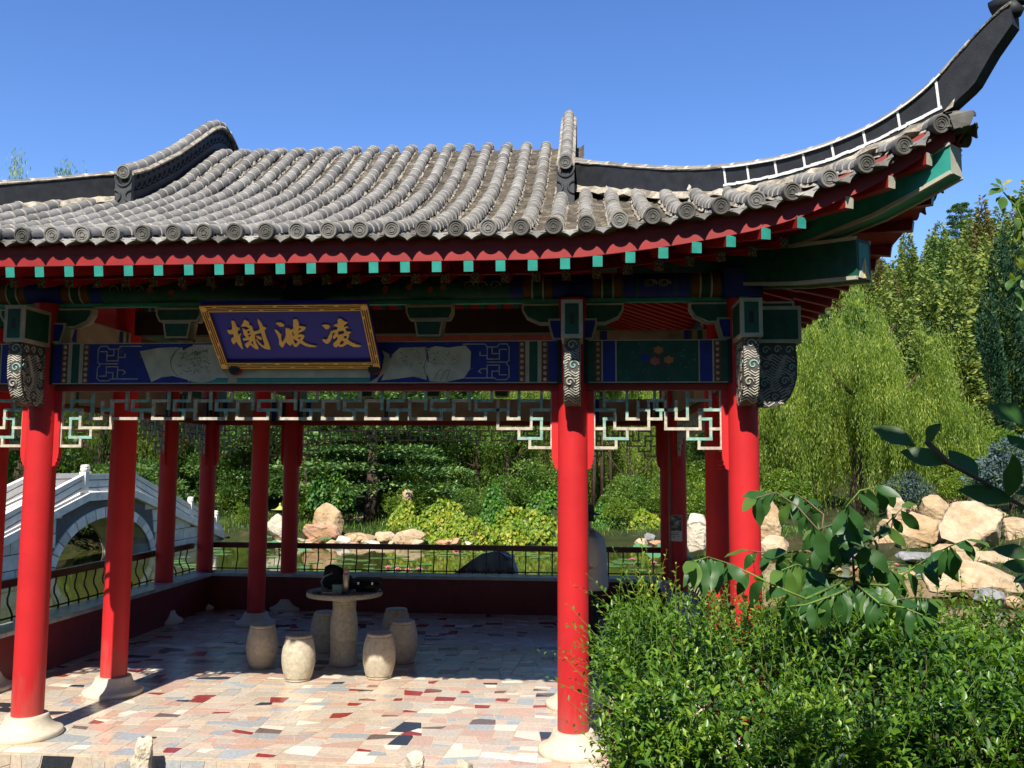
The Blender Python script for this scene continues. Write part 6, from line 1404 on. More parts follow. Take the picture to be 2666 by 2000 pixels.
def willow_mass():
    parts = []
    for (ox, oy, n_c, R_, H, sd) in ((-1.2, 0, 62, 2.9, 9.3, 5), (1.7, -.4, 40, 2.3, 7.6, 6), (-3.3, .3, 26, 1.8, 7.0, 7), (3.5, .2, 26, 1.7, 5.6, 8), (.2, 1.6, 20, 2.2, 8.2, 12)):
        me = willow_crown(n_c, 34, R_, H, sd); co = np.empty(len(me.vertices)*3, np.float32); me.vertices.foreach_get('co', co); parts.append(co.reshape(-1, 4, 3)+np.array([ox, oy, 0])); bpy.data.meshes.remove(me)
    return quads('willow_crown', np.concatenate(parts), M['f_willow'])
LIB['willow'] = willow_mass(); LIB['willow2'] = willow_crown(75, 26, 3.4, 11.5, 9)
LIB['wtrunk'] = trunk(7.2, .32, (.4, 0), 9, 3.0, 4, .3, .9).mesh('willow_trunk', M['bark'], smooth=True)
def cedar_crown(H=11, R_=4.6, seed=3, m='f_cedar', n=34000):
    g = np.random.default_rng(seed); Q = []; mbb = MB()
    levels = np.linspace(.13, .98, 15); per = n//(len(levels)*6)
    for li, t in enumerate(levels):
        nb = 6 if t < .8 else 4
        for b in range(nb):
            a = b*2*np.pi/nb+li*.9+g.uniform(-.3, .3); L = R_*(1.05-.85*t)*g.uniform(.7, 1.1); z = H*t+g.uniform(-.2, .2); w_ = .38*L+.25; k = per
            u = np.sqrt(g.random(k)); v = g.normal(0, .42, k)*(1.15-u*.6); px = u*L; py = v*w_*1.1; pz = .10*L*u-.13*L*u*u+g.normal(0, .06, k)+.05*np.sin(px*6)*np.cos(py*5); X = px*np.cos(a)-py*np.sin(a); Y = px*np.sin(a)+py*np.cos(a)
            d = np.stack([np.cos(a)+g.normal(0, .7, k), np.sin(a)+g.normal(0, .7, k), g.normal(.25, .35, k)], 1); Q.append(leaf_quad(np.stack([X, Y, z+pz], 1), d, g.normal(0, .5, k), g.uniform(.12, .24, k), g.uniform(.06, .12, k)))
    return quads('cedar_crown', np.concatenate(Q), M[m])
LIB['cedar'] = cedar_crown(); LIB['ctrunk'] = trunk(10.5, .26, (.1, 0), 12, 2.6, 8, .2, .05).mesh('cedar_trunk', M['bark'], smooth=True)
def cone_crown(H, R_, n, size, m, seed, p=.9, droop=.2, z0=.06, rag=.25):
    g = np.random.default_rng(seed); t = 1-np.sqrt(g.random(n)); a = g.uniform(0, 2*np.pi, n); z = H*(z0+(1-z0)*t); r = R_*(1-t)**p*(1+rag*np.sin(a*4+t*25)*.6+rag*np.sin(t*60+a*2)*.5)*(1-.3*g.random(n)**2)+.03; Pp = np.stack([r*np.cos(a), r*np.sin(a), z], 1); d = np.stack([np.cos(a), np.sin(a), np.full(n, .55-droop*2)], 1)+g.normal(0, .45, (n, 3)); return quads('conifer_crown', leaf_quad(Pp, d, g.uniform(0, 6.28, n), size*g.uniform(.6, 1.3, n), size*.5*g.uniform(.6, 1.2, n)), M[m])
for k, (m, H, R_, p_) in enumerate((('f_hill', 10.5, 1.75, .8), ('f_hillb', 10, 1.5, .85), ('f_hill', 9.5, 1.9, .7), ('f_hillg', 10, 1.7, .75))): LIB['hill%d' % k] = cone_crown(H, R_, 5200, .42, m, 40+k, p_)
LIB['cyp'] = cone_crown(12, 1.35, 12000, .26, 'f_cyp', 51, .55, -.3, .02, .12)
LIB['ctr'] = trunk(7, .14, (0, 0), 0, 1, 1).mesh('conifer_trunk', M['bark'])
# ---- the big willow beside the pavilion and other willows
p = P_at(1852, 34.5); tree('willow_tree', 'large weeping willow with yellow-green curtains, right of the pavilion corner', p, LIB['willow'], LIB['wtrunk'], .0, (1.04, 1.0, 1.10))
for i, (px, Y, lb, s2, r) in enumerate(((205, 33, 'weeping willow behind the crest of the marble bridge', 1.0, .3), (385, 36, 'weeping willow behind the right end of the marble bridge', .95, 2.), (40, 36, 'tall willow whose tip shows above the roof at far left', 1.18, 1.2))):
    tree('willow_tree', lb, P_at(px, Y), LIB['willow2'], LIB['wtrunk'], r, (s2, s2, s2*(1.30 if i == 2 else 1)))
tree('willow_tree', 'small willow hanging over the grass slope right of the standing person', P_at(1365, 36), LIB['willow2'], LIB['wtrunk'], 3.3, (.62, .62, .62))
tree('willow_tree', 'short willow with light drooping sprays left of the front right column', P_at(1120, 34), LIB['willow2'], LIB['wtrunk'], 4.1, (.55, .55, .62))
# ---- cedar and its neighbours across the pond
tree('cedar_tree', 'spreading cedar with flat layered boughs across the pond, centre', P_at(800, 30.5), LIB['cedar'], LIB['ctrunk'], .4, (1.1, 1.1, 1.1))
tree('cedar_tree', 'second layered cedar behind and left of the spreading one', P_at(640, 40), LIB['cedar'], LIB['ctrunk'], 2.1, (1.15, 1.15, 1.2))
bush = quads('clipped_crown', blob_crown([(0, 0, 1.25, 1.25), (.2, .1, 1.7, 1.0), (-.3, 0, .9, 1.0), (.3, -.2, .8, 1.0)], 9000, .11, .5, shell=.15), M['f_mid']); bt = trunk(1.2, .08, nb=3, spread=.5, seed=4).mesh('bush_trunk', M['bark'])
tree('clipped_juniper', 'rounded clipped dark green bush right of the spreading cedar', P_at(922, 32), bush, bt, 0, (1.15, 1.15, 1.28), cat='bush')
lb_ = quads('light_crown', blob_crown([(0, 0, .7, .6), (.1, 0, 1.3, .5), (-.2, .1, 1.8, .35)], 3000, .12, .4), M['f_light'])
tree('light_shrub', 'feathery bright green shrub between the tall pinnacle and the rounded bush', P_at(893, 30), lb_, bt, 0, (1., 1., 1.15), cat='bush')
spots = [(470, 36, 0, 1.15, 'dark broadleaf tree behind the rear left corner column'), (560, 38, 0, 1.3, 'tall dark tree seen between the two rear left columns'), (300, 39, 0, 1.25, 'dark tree directly behind the crest of the bridge'), (120, 40, 0, 1.3, 'dark tree behind the left front column'), (-40, 38, 1, 1.3, 'green tree cut by the left edge of the photo'), (720, 44, 0, 1.5, 'tall dark tree behind the layered cedars'), (880, 44, 0, 1.45, 'dark tree filling the gap right of the layered cedars'),
         (1010, 37, 1, 1.05, 'mid-green tree with a pale trunk left of the front right column'), (1080, 39, 0, 1.2, 'dark tree behind the conical vine mound'), (1180, 37, 1, 1.0, 'mid-green tree hidden partly by the front right column'), (1260, 48, 1, 1.3, 'mid-green tree beyond the thin trunks'), (1400, 44, 2, 1.1, 'light green tree right of the thin trunks'), (1510, 42, 1, 1.1, 'leafy green tree seen between the two right columns'), (1600, 46, 0, 1.25, 'dark tree behind the right front corner column'), (1700, 43, 0, 1.0, 'dark tree under the left side of the big willow'), (980, 50, 1, 1.7, 'tall mid-green tree beyond the rounded bush'), (1140, 52, 2, 1.6, 'tall light green tree beyond the conical vine mound')]
spots += [(660, 33, 0, .8, 'low dark tree whose shade lies behind the creeper-topped boulder'), (840, 35, 0, .85, 'low dark tree between the cedar trunk and the rounded bush'), (520, 33, 0, .75, 'low dark tree just right of the bridge end'), (1100, 32, 1, .62, 'small leafy tree right above the conical vine mound'), (1030, 33, 0, .7, 'small dark tree left of the conical vine mound'), (1570, 37, 0, .8, 'small dark tree behind the corner column'), (1230, 40, 0, .9, 'small dark tree hidden behind the front right column'), (230, 44, 0, 1.5, 'tall dark tree left of the bridge crest behind the willow')]
for k, (px, Y, ty, s2, lb) in enumerate(spots): tree('broadleaf_tree', lb, P_at(px, Y), LIB['broad%d' % ty], LIB['btrunk'], k*1.7, (s2, s2, s2*1.05), 'trees across the pond')
thin = MB().tube([(0, 0, -.3), (.05, 0, 3), (.0, .05, 6.5)], [.11, .09, .05], 8).mesh('thin_trunk', M['bark'], smooth=True); tc = quads('thin_crown', blob_crown([(0, 0, 6.6, 1.3), (.5, .2, 6.0, .9), (-.5, 0, 7.4, 1.0)], 3500, .17), M['f_mid'])
for k, (px, lb) in enumerate(((1282, 'left of three slim dark tree trunks on the grass slope'), (1301, 'middle one of three slim dark tree trunks on the grass slope'), (1320, 'right of three slim dark tree trunks on the grass slope'))): tree('slim_tree', lb, P_at(px, 34.5+.5*k), tc, thin, k*2., (1, 1, 1), 'slim trunks on the slope')
# ---- dense wood closing the view across the pond
Rw = random.Random(91)
for row in range(4):
    Y = 52+row*7; x0, x1 = atY(-300*DS, 1000, Y)[0], atY(1650*DS, 1000, Y)[0]; x = x0+row*1.5
    while x < x1:
        s2 = Rw.uniform(1.25, 1.75); tree('broadleaf_tree', 'tree of the dense wood closing the view far across the pond', (x, Y+Rw.uniform(-2, 2), hz(x, Y)-.4), LIB['broad%d' % Rw.choices((0, 1, 2), (5, 4, 1))[0]], LIB['btrunk'], Rw.uniform(0, 6), (s2, s2, s2*1.1), 'trees of the far wood'); x += Rw.uniform(4.5, 6.5)
for k, (x, y) in enumerate(((-12, -22), (-5, -25), (2, -23), (8, -26), (15, -23), (22, -25))): tree('broadleaf_tree', ['added sky-blocking tree behind the viewer, far left one', 'added sky-blocking tree behind the viewer, second from left', 'added sky-blocking tree behind the viewer, third from left', 'added sky-blocking tree behind the viewer, third from right', 'added sky-blocking tree behind the viewer, second from right', 'added sky-blocking tree behind the viewer, far right one'][k], (x, y, .8), LIB['broad%d' % (k % 2)], LIB['btrunk'], k*1.1, (2.1, 2.1, 2.25), 'added sky-blocking trees behind the viewer')  # unseen trees added behind the viewer to hold back low sky light
for k, (x, y, lb) in enumerate(((-17, -3, 'tall added sky-blocking tree left of the pavilion, nearest the viewer'), (-18, 6, 'tall added sky-blocking tree left of the bridge approach'), (-19, 15, 'tall added sky-blocking tree beyond the bridge on the left bank'), (-20, 24, 'tall added sky-blocking tree on the left bank, farthest back'), (19, -2, 'tall added sky-blocking tree on the right bank, nearest the viewer'), (24, 7, 'tall added sky-blocking tree on the right bank, farther back'), (-9.5, -11, 'tall added sky-blocking tree to the left of the viewer'), (15.5, -10, 'tall added sky-blocking tree to the right of the viewer'))): tree('broadleaf_tree', lb, (x, y, hz(x, y)), LIB['broad%d' % (k % 2)], LIB['btrunk'], k*1.9, (1.6, 1.6, 1.7) if k < 6 else (1.7, 1.7, 2.1), 'added sky-blocking trees beside the pavilion')  # trees added on both sides to cut the ambient sky light
# ---- shrubs on the right bank
rb = quads('round_crown', blob_crown([(0, 0, .9, 1.0), (.5, .2, 1.2, .75), (-.5, -.1, 1.1, .8), (0, .2, 1.7, .6)], 5200, .13, .5, shell=.2), M['f_light'])
db = quads('dark_crown', blob_crown([(0, 0, .9, 1.0), (.6, .2, 1.0, .8), (-.5, -.1, 1.1, .8), (.1, .2, 1.6, .7)], 5200, .13, .5, shell=.2), M['f_dark'])
bb = quads('blue_crown', blob_crown([(0, 0, .9, 1.0), (.6, .2, 1.0, .8), (-.5, -.1, 1.1, .8), (.1, .2, 1.6, .7)], 5200, .12, .5, shell=.2), M['f_blue'])
for k, (px, Y, me, s2, lb) in enumerate(((2170, 36, rb, 1.5, 'rounded yellow-green shrub above the rocks near the right edge'), (2110, 38, rb, 1.25, 'rounded yellow-green shrub left of the blue-grey bush'), (2085, 33, rb, 1.0, 'small cone-shaped yellow-green shrub beside the willow'), (2185, 27, bb, 1.35, 'blue-grey bush standing above the huge pale boulder'), (2080, 31, rb, .75, 'low green shrub just right of the green bin'), (1960, 32, bb, .9, 'dark blue-grey bush under the right skirt of the willow'), (1700, 33, rb, 1.0, 'green shrub right of the corner column, under the willow'), (1450, 36, rb, .9, 'low clipped shrub on the slope right of the notice column'), (1500, 37, rb, 1.0, 'low clipped shrub between the right columns'), ((-12.3, 21.5), 0, None, 1.25, 'dark shrub seen through the left half of the bridge arch'), ((-12.4, 24.), 0, None, 1.4, 'dark shrub seen through the middle of the bridge arch'), ((-12.2, 26.5), 0, None, 1.4, 'dark shrub seen through the right half of the bridge arch'))):
    me = me or db
    tree('shrub', lb, P_at(px, Y) if not isinstance(px, tuple) else (*px, -.65), me, bt, k*1.3, (s2, s2, s2), 'shrubs on the far and right banks', 'bush')
Rq = random.Random(63)
for k in range(22):      # undergrowth along the far bank
    px = Rq.uniform(470, 1540); Y = Rq.uniform(28.6, 33); s2 = Rq.uniform(.45, .95); tree('bank_shrub', 'low leafy shrub in the undergrowth along the far bank', P_at(px, Y), Rq.choice((rb, bush, rb, lb_)), bt, Rq.uniform(0, 6), (s2, s2, s2), 'undergrowth shrubs along the far bank', 'bush')
# ---- wooded hillside
def hillside():
    R = random.Random(31); n = 0; pts = []
    for row in range(14):
        Y = 54+row*7.2; x0, x1 = atY(1480*DS, 700, Y)[0], atY(2420*DS, 700, Y)[0]; x = x0+R.uniform(0, 3)
        while x < x1: pts.append((x, Y+R.uniform(-2.5, 2.5))); x += R.uniform(2.6, 3.8)
    for (x, y) in pts:
        k = R.choices((0, 1, 2, 3), (5, 1.6, 3, 3))[0]; s2 = R.uniform(.8, 1.25); tree('hill_conifer', 'conifer among many on the wooded hillside to the right', (x, y, hz(x, y)-.3), LIB['hill%d' % k], LIB['ctr'], R.uniform(0, 6), (s2, s2, s2*R.uniform(.9, 1.2)), 'conifers on the wooded hillside')
    for px, Y, s2, lb in ((2150, 54, .95, 'dark columnar cypress, left of the tall pair near the right edge'), (2185, 56, 1.25, 'tall dark cypress, left one of the pair at the right edge'), (2207, 58, 1.32, 'tall dark cypress cut by the right edge'), (2015, 62, .80, 'dark narrow cypress behind the top of the willow'), (1965, 64, .75, 'dark narrow cypress left of the others, behind the willow'), (2080, 66, .75, 'slim dark cypress on the slope between willow and tall pair')):
        tree('cypress_tree', lb, P_at(px, Y), LIB['cyp'], LIB['ctr'], px, (s2, s2, s2), 'dark cypresses on the slope')
    for px, Y, s2, lb in ((2100, 118, 1.35, 'layered cedar standing out on the skyline of the hill'),): tree('cedar_tree', lb, P_at(px, Y), LIB['cedar'], LIB['ctrunk'], .5, (s2, s2, s2*1.0))
hillside()
# ---- grass tufts on the banks
def grass():
    n = 15000; X = g2.uniform(-14, 22, n); Y = np.where(X < 13.2, shore(X)+g2.uniform(-.1, 9, n)*g2.random(n), g2.uniform(11, 32, n)); Z = hgt(X, Y); ok = Z > -.45; P = np.stack([X, Y, Z-.02], 1)[ok]; n = len(P)
    d = np.tile([[0, 0, 1.]], (n, 1))+g2.normal(0, .35, (n, 3)); obj('bank_grass', quads('bank_grass', leaf_quad(P, d, g2.uniform(0, 6.28, n), g2.uniform(.1, .38, n), g2.uniform(.015, .035, n)), M['f_mid']), None, None, None, 'tufts of green grass growing on the banks of the pond', 'grass', kind='stuff')
grass()
# ================================================================ hedge in front, right
g3 = np.random.default_rng(77)
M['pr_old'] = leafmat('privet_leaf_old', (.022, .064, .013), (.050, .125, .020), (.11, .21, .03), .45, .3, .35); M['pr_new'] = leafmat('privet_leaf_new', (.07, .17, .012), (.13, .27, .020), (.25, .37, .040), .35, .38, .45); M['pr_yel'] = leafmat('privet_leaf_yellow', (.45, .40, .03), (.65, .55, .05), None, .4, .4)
M['twig'] = mat('hedge_twig', (.15, .105, .06), .8, .2, 20); M['twiggreen'] = mat('green_twig', (.13, .20, .035), .7, .2, 20)
def sprigs(B, Dr, L, k, ls, g=g3, new_from=.45):
    """base points, directions, lengths -> leaf verts, new/old flags, stem segments"""
    n = len(B); Dr = Dr/np.linalg.norm(Dr, axis=1, keepdims=True); t = (np.arange(k)+.5)/k; cur = g.normal(0, .22, (n, 3)); cur[:, 2] -= .05
    P = B[:, None, :]+Dr[:, None, :]*(L[:, None]*t[None, :])[..., None]+cur[:, None, :]*(L[:, None]*t[None, :]**2)[..., None]*.5; tan = Dr[:, None, :]+cur[:, None, :]*t[None, :, None]
    _, s1, n1 = frames(Dr); an = (np.arange(k) % 2)*np.pi+(np.arange(k)//2)*1.57; an = an[None, :]+g.uniform(0, 6.28, (n, 1))+g.normal(0, .3, (n, k)); side = s1[:, None, :]*np.cos(an)[..., None]+n1[:, None, :]*np.sin(an)[..., None]
    d = (tan*.75+side*1.0+np.array([0, 0, .12])).reshape(-1, 3); Pf = P.reshape(-1, 3); m = len(Pf); sz = ls*(1.15-.55*t**2)[None, :]*g.uniform(.75, 1.2, (n, k)); sz = sz.reshape(-1)
    # leaf upper side turned up/outwards
    V = leaves(Pf, d, g.normal(0, .35, m), sz, sz*g.uniform(.42, .55, m), .18, .12); new = (np.tile(t, n)+g.normal(0, .15, m) > new_from)
    stem = np.stack([B, P[:, k//2], P[:, -1]], 1); return V, new, stem
def stem_mesh(name, S, r, m):
    """S (n,3pts,3) -> triangular tubes"""
    Vs = []
    off = np.array([[1, 0, 0], [-.5, .87, 0], [-.5, -.87, .3]])*r
    V = (S[:, :, None, :]+off[None, None, :, :]*np.array([1., .8, .45])[None, :, None, None]).reshape(len(S), 9, 3); F = []
    for i in range(2):
        for j in range(3): F.append((i*3+j, i*3+(j+1) % 3, i*3+3+(j+1) % 3, i*3+3+j))
    return patches(name, V, F, m)
def hedge():
    root = thing('hedge', 'dense dark green small-leaved hedge with pale new shoots, front right', 'hedge', (0, 0, 0))
    def top(x, y): return 1.65+.08*np.sin(x*3.1+1)+.07*np.sin(y*4+x*2)+.04*np.sin(x*9+y*3)-.10*sstep(5.0, 4.72, x)+.02*(y+3.7)-.17*sstep(5.75, 6.5, x)
    x0, x1, y0, y1 = 4.76, 8.2, -4.75, -2.75; n = 4600; which = g3.random(n)
    X = g3.uniform(x0, x1, n); Y = g3.uniform(y0, y1, n); Z = top(X, Y)-g3.random(n)**1.5*.16
    fr = which < .42; Y = np.where(fr, y0+g3.random(n)**1.5*.2-.05*np.sin(X*5), Y); Z = np.where(fr, g3.uniform(.75, 1.0, n)*0+g3.uniform(.8, 1.66, n), Z)
    lf = (which >= .42) & (which < .56); X = np.where(lf, x0+g3.random(n)**1.5*.16+.05*np.sin(Y*4), X); Z = np.where(lf, g3.uniform(.55, 1.62, n), Z)
    nrm = np.zeros((n, 3)); nrm[:, 2] = .8; nrm[fr, 1] = -.65; nrm[fr, 2] = .75; nrm[lf, 0] = -.6; nrm[lf, 2] = .7; Dr = nrm+g3.normal(0, .33, (n, 3))
    L = g3.uniform(.12, .24, n); B = np.stack([X, Y, Z], 1)-Dr/np.linalg.norm(Dr, axis=1, keepdims=True)*L[:, None]*.7
    V1, n1, s1 = sprigs(B, Dr, L, 14, .033, new_from=.5)
    # long pale shoots standing out of the top and the left side
    k = 260; X = g3.uniform(x0, x1-.5, k); Y = g3.uniform(y0+.1, y1, k); B = np.stack([X, Y, top(X, Y)-.08], 1); Dr = np.stack([g3.normal(-.12, .22, k), g3.normal(-.05, .2, k), np.ones(k)], 1); L = g3.uniform(.14, .30, k); V2, n2, s2 = sprigs(B, Dr, L, 13, .030, new_from=.05)
    k = 36; Y = g3.uniform(y0, y1-.3, k); Z = g3.uniform(.95, 1.62, k); B = np.stack([x0+.08+0*Y, Y, Z], 1); Dr = np.stack([-np.ones(k), g3.normal(-.1, .3, k), g3.normal(.75, .25, k)], 1); L = g3.uniform(.16, .36, k); V3, n3, s3 = sprigs(B, Dr, L, 14, .027, new_from=.1)
    k = 60; X = g3.uniform(4.8, 5.5, k); Y = g3.uniform(-4.2, y1, k); B = np.stack([X, Y, top(X, Y)-.06], 1); Dr = np.stack([g3.normal(-.1, .16, k), g3.normal(0, .15, k), np.ones(k)], 1); L = g3.uniform(.22, .36, k); V5, n5, s5 = sprigs(B, Dr, L, 17, .027, new_from=.05)
    k = 240; X = g3.uniform(x0, 7.6, k); Z = g3.uniform(.95, 1.5, k); B = np.stack([X, y0+.02+0*X, Z], 1); Dr = np.stack([g3.normal(-.05, .22, k), g3.normal(-.35, .15, k), np.ones(k)], 1); L = g3.uniform(.2, .36, k); V6, n6, s6 = sprigs(B, Dr, L, 17, .030, new_from=.12)
    nb = 7000; Pb = np.stack([g3.uniform(x0+.05, x1, nb), g3.uniform(y1-.35, y1, nb), g3.uniform(.4, 1.62, nb)], 1); Vb = leaves(Pb, rand_dirs(nb, g3), g3.normal(0, .6, nb), g3.uniform(.03, .045, nb), g3.uniform(.016, .024, nb))
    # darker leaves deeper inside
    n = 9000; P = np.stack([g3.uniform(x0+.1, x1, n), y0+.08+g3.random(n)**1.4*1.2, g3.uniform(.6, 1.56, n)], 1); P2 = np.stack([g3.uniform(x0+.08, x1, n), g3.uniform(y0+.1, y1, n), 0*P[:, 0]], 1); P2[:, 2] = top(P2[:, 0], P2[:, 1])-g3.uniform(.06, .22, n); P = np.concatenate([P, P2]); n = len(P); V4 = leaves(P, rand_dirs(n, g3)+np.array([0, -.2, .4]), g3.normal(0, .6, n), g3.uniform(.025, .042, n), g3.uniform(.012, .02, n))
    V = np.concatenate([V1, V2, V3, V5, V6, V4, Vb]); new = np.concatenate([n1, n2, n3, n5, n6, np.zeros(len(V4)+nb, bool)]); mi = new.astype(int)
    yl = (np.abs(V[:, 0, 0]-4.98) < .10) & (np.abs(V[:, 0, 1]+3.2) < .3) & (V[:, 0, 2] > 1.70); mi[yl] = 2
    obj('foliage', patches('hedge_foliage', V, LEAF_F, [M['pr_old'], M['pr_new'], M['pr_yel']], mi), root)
    obj('shoots', stem_mesh('hedge_shoots', np.concatenate([s1[::2], s2, s3, s5, s6]), .0022, M['twiggreen']), root)
    k = 420; X = g3.uniform(x0+.1, x1, k); Y = g3.uniform(y0+.05, y1-.1, k); b = np.stack([X, Y, 0*X+.3], 1); e = np.stack([X+g3.normal(0, .12, k), Y+g3.normal(-.02, .1, k), top(X, Y)-g3.uniform(.02, .2, k)], 1); obj('stems', stem_mesh('hedge_stems', np.stack([b, (b+e)/2+g3.normal(0, .03, (k, 3)), e], 1), .006, M['twig']), root)
hedge()
# ================================================================ large-leaved sapling rising behind the hedge
M['bigleaf'] = leafmat('broad_glossy_leaf', (.026, .085, .020), (.045, .125, .026), (.09, .19, .035), .42, .34, .4); M['bigleaf2'] = leafmat('broad_leaf_thin', (.06, .15, .025), (.14, .24, .04), None, .4, .4)
def blade(P, d, up, ln, wd, curl=.25, fold=.22, seed=0):
    """one large leaf: 2 x 6 strips, pointed oval, folded along the midrib and arched"""
    d = Vector(d).normalized(); s = d.cross(Vector(up)).normalized(); n = s.cross(d); P = Vector(P); prof_ = [0, .52, .88, 1, .86, .52, .0]; V = []; m = len(prof_)
    R = random.Random(seed)
    for i, w_ in enumerate(prof_):
        t = i/(m-1); c = P+d*ln*t-n*ln*curl*t*t+n*ln*.03*math.sin(t*9+seed); wv = R.uniform(-.03, .03)*ln; V += [c+s*wd*.5*w_+n*(wd*.5*w_*fold+wv*w_), c, c-s*wd*.5*w_+n*(wd*.5*w_*fold-wv*w_)]
    return V
BL_F = [f for i in range(6) for f in ((i*3, i*3+1, i*3+4, i*3+3), (i*3+1, i*3+2, i*3+5, i*3+4))]
def leafy_branch(root, pts, leafspec, r0, mtw, lm):
    """pts 3D polyline, leafspec list of (point, dir, up, len, width, curl, matidx)"""
    MB().tube(pts, [r0*(1-.6*i/(len(pts)-1)) for i in range(len(pts))], 6).build('branch', mtw, root, smooth=True)
    for k, (P, d, up, ln, wd, cu, mi) in enumerate(leafspec):
        mb = MB(); mb.add(blade(P, d, up, ln, wd, cu, .2, k*7+int(P[0]*100)), BL_F); mb.build('leaf', lm[mi], root, smooth=True)
def sapling():
    root = thing('big_leaved_sapling', 'sapling with large glossy drooping leaves above the hedge, beside the corner column', 'sapling', (5.95, -3.4, .3)); off = Vector((5.95, -3.4, .3)); R = random.Random(12); k = 2.554; o = (1800, 1250)
    W = lambda x, y, Y: Vector(atY(o[0]+x/k, o[1]+y/k, Y))-off
    cam_d = lambda P: (Vector(CPOS)-off-P).normalized()
    base = W(1085, 760, -3.5); brs = [([(1085, 700), (1070, 430), (1010, 375), (930, 300), (840, 330), (700, 170), (560, 80), (430, 120)], -3.5), ([(1070, 430), (1120, 350), (1060, 230), (1030, 180), (1120, 70), (1300, 30)], -3.6), ([(1080, 470), (960, 520), (860, 380), (880, 230), (760, 130), (690, 90)], -3.4), ([(1090, 640), (760, 790), (570, 710), (400, 625), (260, 560), (110, 512), (20, 540)], -3.75), ([(1080, 560), (760, 470), (560, 490), (380, 470)], -3.3), ([(1085, 690), (1300, 700), (1450, 600), (1620, 490), (1720, 440), (1820, 400)], -3.6), ([(1090, 690), (1350, 800), (1500, 780), (1600, 790)], -3.7), ([(1085, 660), (880, 640), (700, 560), (600, 600)], -3.6), ([(1090, 600), (1140, 540), (1250, 560), (1330, 600)], -3.4), ([(1085, 700), (960, 760), (760, 830), (560, 850)], -3.9), ([(1085, 520), (1180, 420), (1290, 300), (1400, 190)], -3.5), ([(1088, 690), (1250, 820), (1420, 850), (1540, 900)], -3.95)]
    MB().tube([tuple(Vector((0, 0, 0))), tuple(W(1100, 900, -3.5)), tuple(W(1085, 700, -3.5))], [.022, .017, .013], 8).build('trunk', M['twig'], root, smooth=True)
    for bi, (pp_, Y) in enumerate(brs):
        n = len(pp_); pts = [W(x, y, Y+.12*math.sin(i*1.3+bi)-.05*i) for i, (x, y) in enumerate(pp_)]; pts[0] = W(*pp_[0], -3.5); spec = []
        tot = [0]
        for a, b in zip(pts[:-1], pts[1:]): tot.append(tot[-1]+(b-a).length)
        q = tot[-1]*.12; sd = 1
        while q < tot[-1]:
            i = max(j for j in range(n-1) if tot[j] <= q); t = (q-tot[i])/(tot[i+1]-tot[i]); P = pts[i].lerp(pts[i+1], t); ax = (pts[i+1]-pts[i]).normalized(); side = ax.cross(cam_d(P)).normalized()*sd
            d = ax*.45+side*.55+Vector((0, 0, -1))*R.uniform(.5, 1.1)+Vector((R.gauss(0, .15), R.gauss(0, .25), R.gauss(0, .15))); up = cam_d(P)*.8+Vector((R.gauss(0, .45), -.2, .9)); ln = R.uniform(.075, .135); spec.append((P, d, up, ln, ln*R.uniform(.38, .50), R.uniform(.1, .4), 1 if R.random() < .14 else 0)); sd = -sd; q += R.uniform(.028, .044)
        spec.append((pts[-1], pts[-1]-pts[-2]+Vector((0, 0, -.02)), (0, -.3, 1), .11, .045, .25, 1)); leafy_branch(root, pts, spec, .0052, M['twiggreen'] if bi % 2 else M['twig'], [M['bigleaf'], M['bigleaf2']])
sapling()
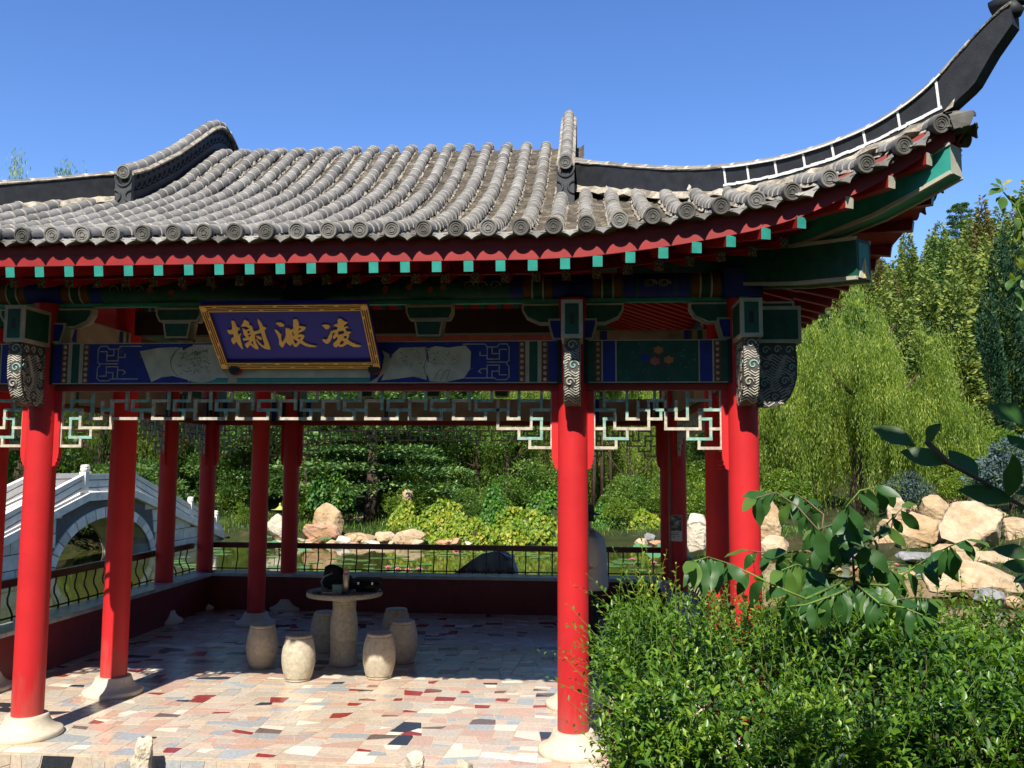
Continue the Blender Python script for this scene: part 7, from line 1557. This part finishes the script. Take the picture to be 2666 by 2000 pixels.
def near_branch():
    root = thing('near_branch', 'branch of broad dark leaves close to the lens at the right edge', 'branch', (0, 0, 0)); R = random.Random(5); Yb = -5.75
    W = lambda x, y, Y=Yb: Vector(atY(x, y, Y))
    pts = [W(2412, 1150), W(2470, 1205), W(2552, 1250), W(2637, 1304, Yb+.02), W(2720, 1350, Yb+.05), W(2900, 1500, Yb+.1), W(3050, 1900, Yb+.15)]
    lv = [((2385, 1163), (2275, 1105), .46), ((2471, 1208), (2344, 1170), .46), ((2408, 1153), (2443, 1103), .5), ((2548, 1250), (2468, 1172), .6), ((2640, 1304), (2497, 1272), .42), ((2628, 1298), (2636, 1180), .62), ((2690, 1100), (2574, 1058), .45), ((2680, 1175), (2620, 1132), .5), ((2690, 1448), (2585, 1425), .45), ((2690, 1480), (2610, 1470), .4), ((2700, 1500), (2630, 1510), .4), ((2700, 1270), (2650, 1285), .6)]
    spec = []
    for b, t, asp in lv:
        P = W(*b); Q = W(*t, Yb+R.uniform(-.04, .04)); ln = (Q-P).length; spec.append((P, Q-P, (R.gauss(0, .25), -1., .55), ln, ln*asp, R.uniform(.0, .15), 0))
    leafy_branch(root, pts, spec, .005, M['twig'], [M['bigleaf']])
    # unseen leaf cluster with its stem, added above and behind to shade this branch
    spec = []
    for k in range(300):
        c = Vector((5.32, -6.72, 3.33))+Vector((R.uniform(-.42, .45), R.uniform(-.22, .2), R.uniform(-.18, .3))); spec.append((c, Vector((R.gauss(0, 1), R.gauss(0, 1), R.gauss(-.5, .6))), (R.gauss(0, .5), R.gauss(0, .5), 1), R.uniform(.08, .12), .055, .2, 0))
    mb = MB()
    for k, (P, d, up, ln, wd, cu, mi) in enumerate(spec): mb.add(blade(P, d, up, ln, wd, cu, .2, k), BL_F)
    o = mb.build('leaves', M['bigleaf'], root, smooth=True); o['kind'] = 'stuff'
    MB().tube([(5.2, -6.7, 3.35), (5.6, -6.8, 3.1), (6.1, -6.6, 2.2), (6.2, -6.5, .6)], [.006, .010, .014, .018], 6).build('branch', M['twig'], root, smooth=True)
near_branch()
def edge_tree():
    root = thing('young_tree', 'young tree with oval yellowing leaves against the sky at the upper right edge', 'tree', (0, 0, 0)); R = random.Random(8); Yb = -2.4; W = lambda x, y, Y=Yb: Vector(atY(x, y, Y)); k = 5.53; o = (2266, 400)
    Z = lambda x, y: (o[0]+x/k, o[1]+y/k)
    main = [W(2690, 640), W(2650, 545), W(2612, 500), W(2606, 470)]; lv = []
    for (bx, by, tx, ty) in ((1880, 480, 1720, 440), (1900, 500, 1700, 580), (1890, 460, 1830, 385), (1900, 460, 1960, 420), (1920, 520, 2030, 500), (1890, 600, 1800, 680), (1900, 620, 1960, 860), (1930, 620, 1880, 800), (1950, 600, 2080, 700), (1980, 600, 2130, 690), (2140, 620, 2050, 800), (2140, 560, 2070, 540), (2150, 540, 2200, 480), (2160, 620, 2230, 700), (2100, 620, 2030, 600), (2200, 700, 2160, 900), (2190, 420, 2250, 400)): lv.append((Z(bx, by), Z(tx, ty)))
    for q in range(26): x = R.uniform(2628, 2690); y = R.uniform(560, 800); a = R.uniform(.5, 2.6); lv.append(((x, y), (x+30*math.cos(a), y+34*math.sin(a))))
    spec = []
    for b, t in lv:
        P = W(*b); Q = W(*t, Yb+R.uniform(-.05, .05)); ln = max((Q-P).length, .055); spec.append((P, Q-P, (R.gauss(0, .5), -.6, .6), ln, ln*R.uniform(.5, .62), R.uniform(0, .2), 0 if R.random() < .62 else (1 if R.random() < .8 else 2)))
    leafy_branch(root, main, spec, .006, M['twiggreen'], [M['edge1'], M['edge2'], M['pr_yel']])
    x, y, z = W(2690, 640); MB().tube([(x, y, z), (x+.25, y+.1, 2.2), (x+.3, y+.15, .2)], [.012, .03, .04], 8).build('trunk', M['bark'], root, smooth=True)
M['edge1'] = leafmat('oval_leaf_green', (.05, .13, .025), (.11, .22, .04), None, .4, .42); M['edge2'] = leafmat('oval_leaf_pale', (.17, .27, .04), (.28, .33, .05), None, .4, .42)
edge_tree()
